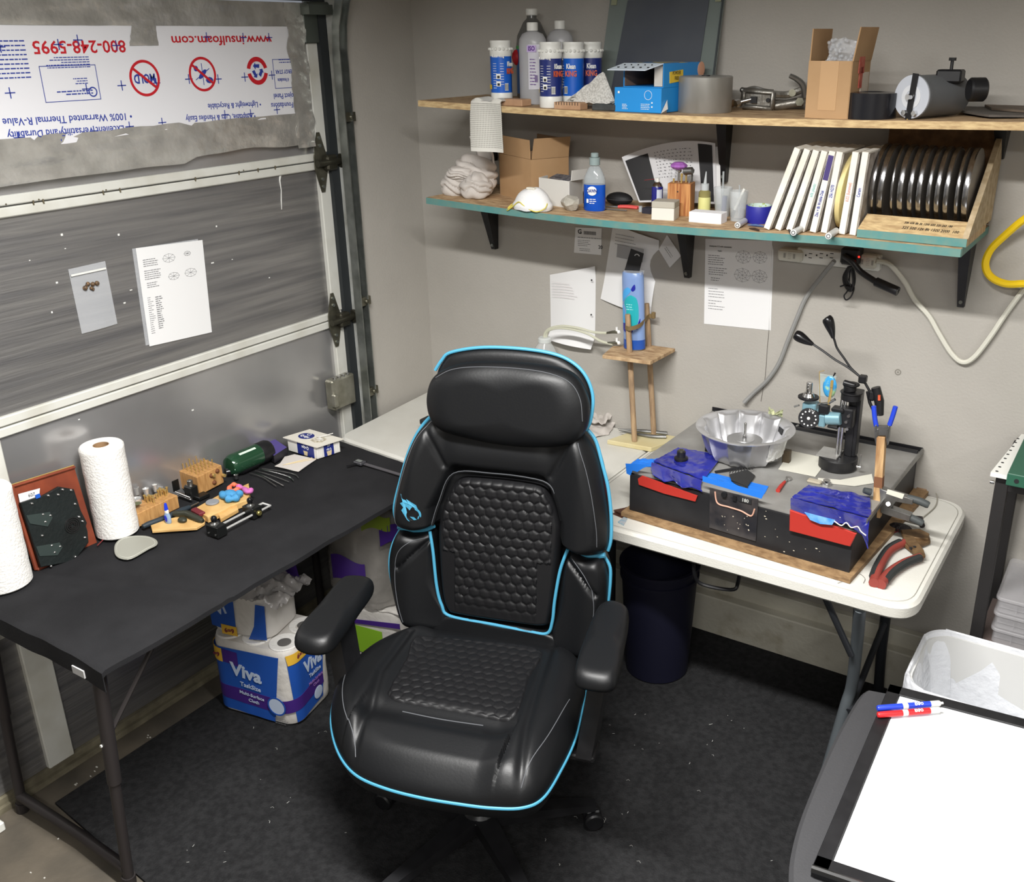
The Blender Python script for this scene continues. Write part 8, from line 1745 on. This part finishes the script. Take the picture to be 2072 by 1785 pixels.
for i,(z_,lab) in enumerate(((.429,'lower clear organizer box with pink contents on the rack'),(.478,'middle clear organizer box with grey and teal bits on the rack'),(.527,'top clear empty-looking organizer box of the stack on the rack'))):
    s=thing('organizer_box',lab,'organizer',(2.31,-.10,z_)); t=MB(parent=s); x0_,x1_,y0_,y1_=2.155+.0*i,2.46,-.225,.02
    c_=((x0_+x1_)/2,(y0_+y1_)/2)
    t.prism(rrect(x1_-x0_,y1_-y0_,.015,4,*c_),.036,z0=z_); t.build('tray',mOrg,s); t=MB(parent=s); t.prism(rrect(x1_-x0_+.012,y1_-y0_+.012,.018,4,*c_),.010,z0=z_+.037,bev=.002); t.build('lid',mOrg,s)
    t=MB(parent=s)
    for k in range(6): t.box((c_[0],y0_+.02+.04*k,z_+.020),(x1_-x0_-.01,.0015,.030))
    for k in range(5): t.box((x0_+.05+.05*k,c_[1],z_+.020),(.0015,y1_-y0_-.01,.030))
    t.build('dividers',mOrg,s,kind='stuff')
    t=MB(parent=s); R=random.Random(i)
    for k in range(40): t.ball((R.uniform(x0_+.01,x1_-.01),R.uniform(y0_+.01,y1_-.01),z_+.008),R.uniform(.004,.009),6)
    if i<2: t.build('beads',mat(('pink_beads','teal_beads')[i],((206,150,176),(110,150,156))[i],.5,c2=((190,170,190),(96,96,100))[i],ns=40),s,kind='stuff')
# waste bin with liner
zr=.47; Bc=V((2.235,-.455,.0)); bw,bd=.46,.30
s=thing('waste_bin','white waste bin with a crinkled white liner folded over its rim','bin',(Bc.x,Bc.y,.002)); s.location.z=.002
t=MB(parent=s)
for i in range(1): 
    o1=rrect(bw*.82,bd*.8,.06,6,Bc.x,Bc.y); o2=rrect(bw,bd,.07,6,Bc.x,Bc.y); n=len(o1); vs=[(x,y_,.002) for x,y_ in o1]+[(x,y_,zr-.01) for x,y_ in o2]+[(Bc.x+(x-Bc.x)*.97,Bc.y+(y_-Bc.y)*.96,zr-.01) for x,y_ in o2]+[(Bc.x+(x-Bc.x)*.96,Bc.y+(y_-Bc.y)*.95,.012) for x,y_ in o1]
    fs=[tuple(range(n))[::-1]]+[(k*n+i,k*n+(i+1)%n,(k+1)*n+(i+1)%n,(k+1)*n+i) for k in range(3) for i in range(n)]+[tuple(range(3*n,4*n))]
    t.add(vs,fs,None,True)
t.build('bin_body',mat('bin_white',(206,206,204),.4),s)
t=MB(parent=s); o2=catmull([(x,y_,0) for x,y_ in rrect(bw+.012,bd+.012,.075,6,Bc.x,Bc.y)],3); n=len(o2); c_=V((Bc.x,Bc.y,0)); lv=[(1.015,zr-.10),(1.02,zr-.05),(1.015,zr-.005),(1.0,zr+.004),(.975,zr+.001),(.95,zr-.03),(.90,zr-.08),(.84,zr-.15),(.78,zr-.22),(.70,zr-.30),(.45,zr-.36),(.15,zr-.38)]
vs=[];fs=[]
for l,(sc,z_) in enumerate(lv):
    for j,p in enumerate(o2):
        dd=(p-c_); k=0
        if l>4: k=.07*noise.noise(V((dd.x*16,dd.y*16,z_*5)))+.03*noise.noise(V((dd.x*40,dd.y*40,z_*12)))
        if l<3: k=.012*noise.noise(V((dd.x*30,dd.y*30,z_*8)))
        q=c_+dd*(sc+k); vs.append((q.x,q.y,z_+(.02*noise.noise(V((dd.x*12,dd.y*12,l))) if l>5 else 0)+(.02*noise.noise(V((dd.x*9,dd.y*9,2))) if l==0 else 0)))
for l in range(len(lv)-1):
    for j in range(n): a=l*n+j;b=l*n+(j+1)%n; fs.append((a,b,b+n,a+n))
fs.append(tuple(range((len(lv)-1)*n,len(lv)*n)))
t.add(vs,fs,None,True); t.build('liner',mat('liner_white',(216,218,222),.28,bump=.5,bs=40,spec=.6),s)
# dark cart and whiteboard
zc=.60
s=thing('utility_cart','dark grey flat-topped cart carrying the whiteboard at lower right','cart',(2.5,-1.3,0)); mCart=mat('cart_grey',(50,50,52),.7,bump=.1,bs=200)
t=MB(parent=s); c=[Z(1755,1393,zc),Z(1735,1412,zc),Z(1685,1500,zc),Z(1625,1640,zc),Z(1600,1730,zc),Z(1597,1790,zc)]; pl=[(p.x,p.y) for p in catmull(c,4,False)]+[(2.02,-1.62),(2.05,-1.68),(2.12,-1.72),(2.95,-1.72),(2.98,-1.69),(2.98,-.86),(2.06,-.83)]; t.prism(pl,.05,z0=zc-.05,bev=.008,smooth=True); t.build('top',mCart,s)
for x,y_ in ((2.12,-.97),(2.12,-1.6),(2.88,-.97),(2.88,-1.6)): t=MB(parent=s); t.cyl((x,y_,0.0),(x,y_,zc-.05),.016,n=12); t.build('leg',mBlackM,s)
t=MB(parent=s); t.box((2.5,-1.29,.14),(.78,.66,.02),b=.004); t.build('lower_shelf',mCart,s)
s=thing('whiteboard','white dry-erase board with a black frame lying on the dark cart','whiteboard',(2.45,-1.15,zc+.001))
TLb,TRb,BLb=Z(1800,1385,zc+.02),Z(2072,1455,zc+.02),Z(1642,1757,zc+.02)
ex_=(TRb-TLb).normalized(); ey_=V((-ex_.y,ex_.x,0)); Wb=.90; Hb=(TLb-BLb).length; ey2=(TLb-BLb).normalized()
P4=[BLb,BLb+ex_*Wb,TLb+ex_*Wb,TLb]; 
t=MB(parent=s); t.prism([(p.x,p.y) for p in P4],.014,z0=zc+.001); t.build('backing',mBlack,s)
t=MB(parent=s); ins=lambda a,b:BLb+ex_*a+ey2*b; t.prism([(p.x,p.y) for p in (ins(.030,.035),ins(Wb-.03,.035),ins(Wb-.03,Hb-.033),ins(.030,Hb-.033))],.004,z0=zc+.0145); t.build('writing_surface',mat('dry_erase_white',(244,245,247),.18),s)
for k,(a,b,c_,d_) in enumerate(((0,0,Wb,.034),(0,Hb-.032,Wb,Hb),(0,0,.029,Hb),(Wb-.03,0,Wb,Hb))):
    t=MB(parent=s); t.prism([(p.x,p.y) for p in (ins(a,b),ins(c_,b),ins(c_,d_),ins(a,d_))],.007,z0=zc+.0148,bev=.002); t.build('frame_rail',mBlack,s)
t=MB(parent=s); t.tube([ins(.0,.002)+V((0,0,-.002)),ins(Wb,.002)+V((0,0,-.002))],.007,8); t.build('tray_lip',mat('gloss_tray',(24,24,24),.2),s)
t=MB(parent=s); p=Z(1747,1574,zc+.0188); t.tube([p,p+V((.004,.003,0)),p+V((.002,-.006,0))],.0006,4); t.build('ink_speck',mInk,s)
for i,(x0,y0,x1,y1,m_,lab,wd) in enumerate(((1777,1438,1912,1427,mat('marker_blue',(36,62,190),.35),'blue dry-erase marker on the whiteboard corner, the rear one',.0076),(1775,1447,1908,1436,mat('marker_red',(206,34,40),.35),'red dry-erase marker on the whiteboard corner, the front one',.0078))):
    zz=zc+.0225+.0068; a,b=Z(x0,y0,zz),Z(x1,y1,zz)
    if i==0:
        v_=V((-(b-a).y,(b-a).x,0)).normalized(); off_=v_*.0075; a=a+off_; b=b+off_
    d=(b-a).normalized(); L_=(b-a).length; s=thing('marker_pen',lab,'marker',V(((a.x+b.x)/2,(a.y+b.y)/2,zc+.0225)))
    T=zfr(a,d,(0,0,1)); r_=.0068
    t=MB(parent=s); t.lathe([(0,0),(r_*.8,.001),(r_,.004),(r_,L_*.38),(0,L_*.38)],T,20); t.build('cap',m_,s); t=MB(parent=s); t.lathe([(r_*.96,L_*.38),(r_*.96,L_*.93),(r_*.8,L_*.95),(r_*.45,L_*.96),(r_*.4,L_*.995),(0,L_)],T,20); t.build('barrel',mWhiteP,s)
    t=MB(parent=s); t.lathe([(r_*.985,L_*.46),(r_*.985,L_*.80)],T,20); lb_=t.build('label_band',m_,s)
    side=(d.cross(V((0,0,1)))).normalized(); nn=(V((0,0,1))*.85+side*.5).normalized() if side.y<0 else (V((0,0,1))*.85-side*.5).normalized(); T=fr(a+d*(L_*.62)+nn*(r_+.0002),d,nn.cross(d)); text('EXPO',.0062,mW,lb_,T,bold=.05,sx=.9)
# small white box at far left floor
s=thing('floor_socket','small white plastic piece on the concrete at the left frame edge','plastic piece',Z(-4,1685,.0)); t=MB(parent=s); p=Z(-4,1682,.0); t.box(p+V((0,0,.014)),(.03,.03,.028),b=.003); t.build('piece',mWhiteP,s)
mb=MB(); R=random.Random(21)
for i in range(26):
    x,y_=R.uniform(-.08,.5),R.uniform(-2.2,-1.4)
    if x>-.03 and y_>-1.8: x=-.06+R.random()*.03
    mb.box((x,y_,.0012),(R.uniform(.002,.007),R.uniform(.002,.004),.002))
tl('floor_crumbs',mb,mat('crumb_white',(200,198,190),.8),'pale crumbs scattered on the bare concrete by the table leg','crumbs',None,'stuff')
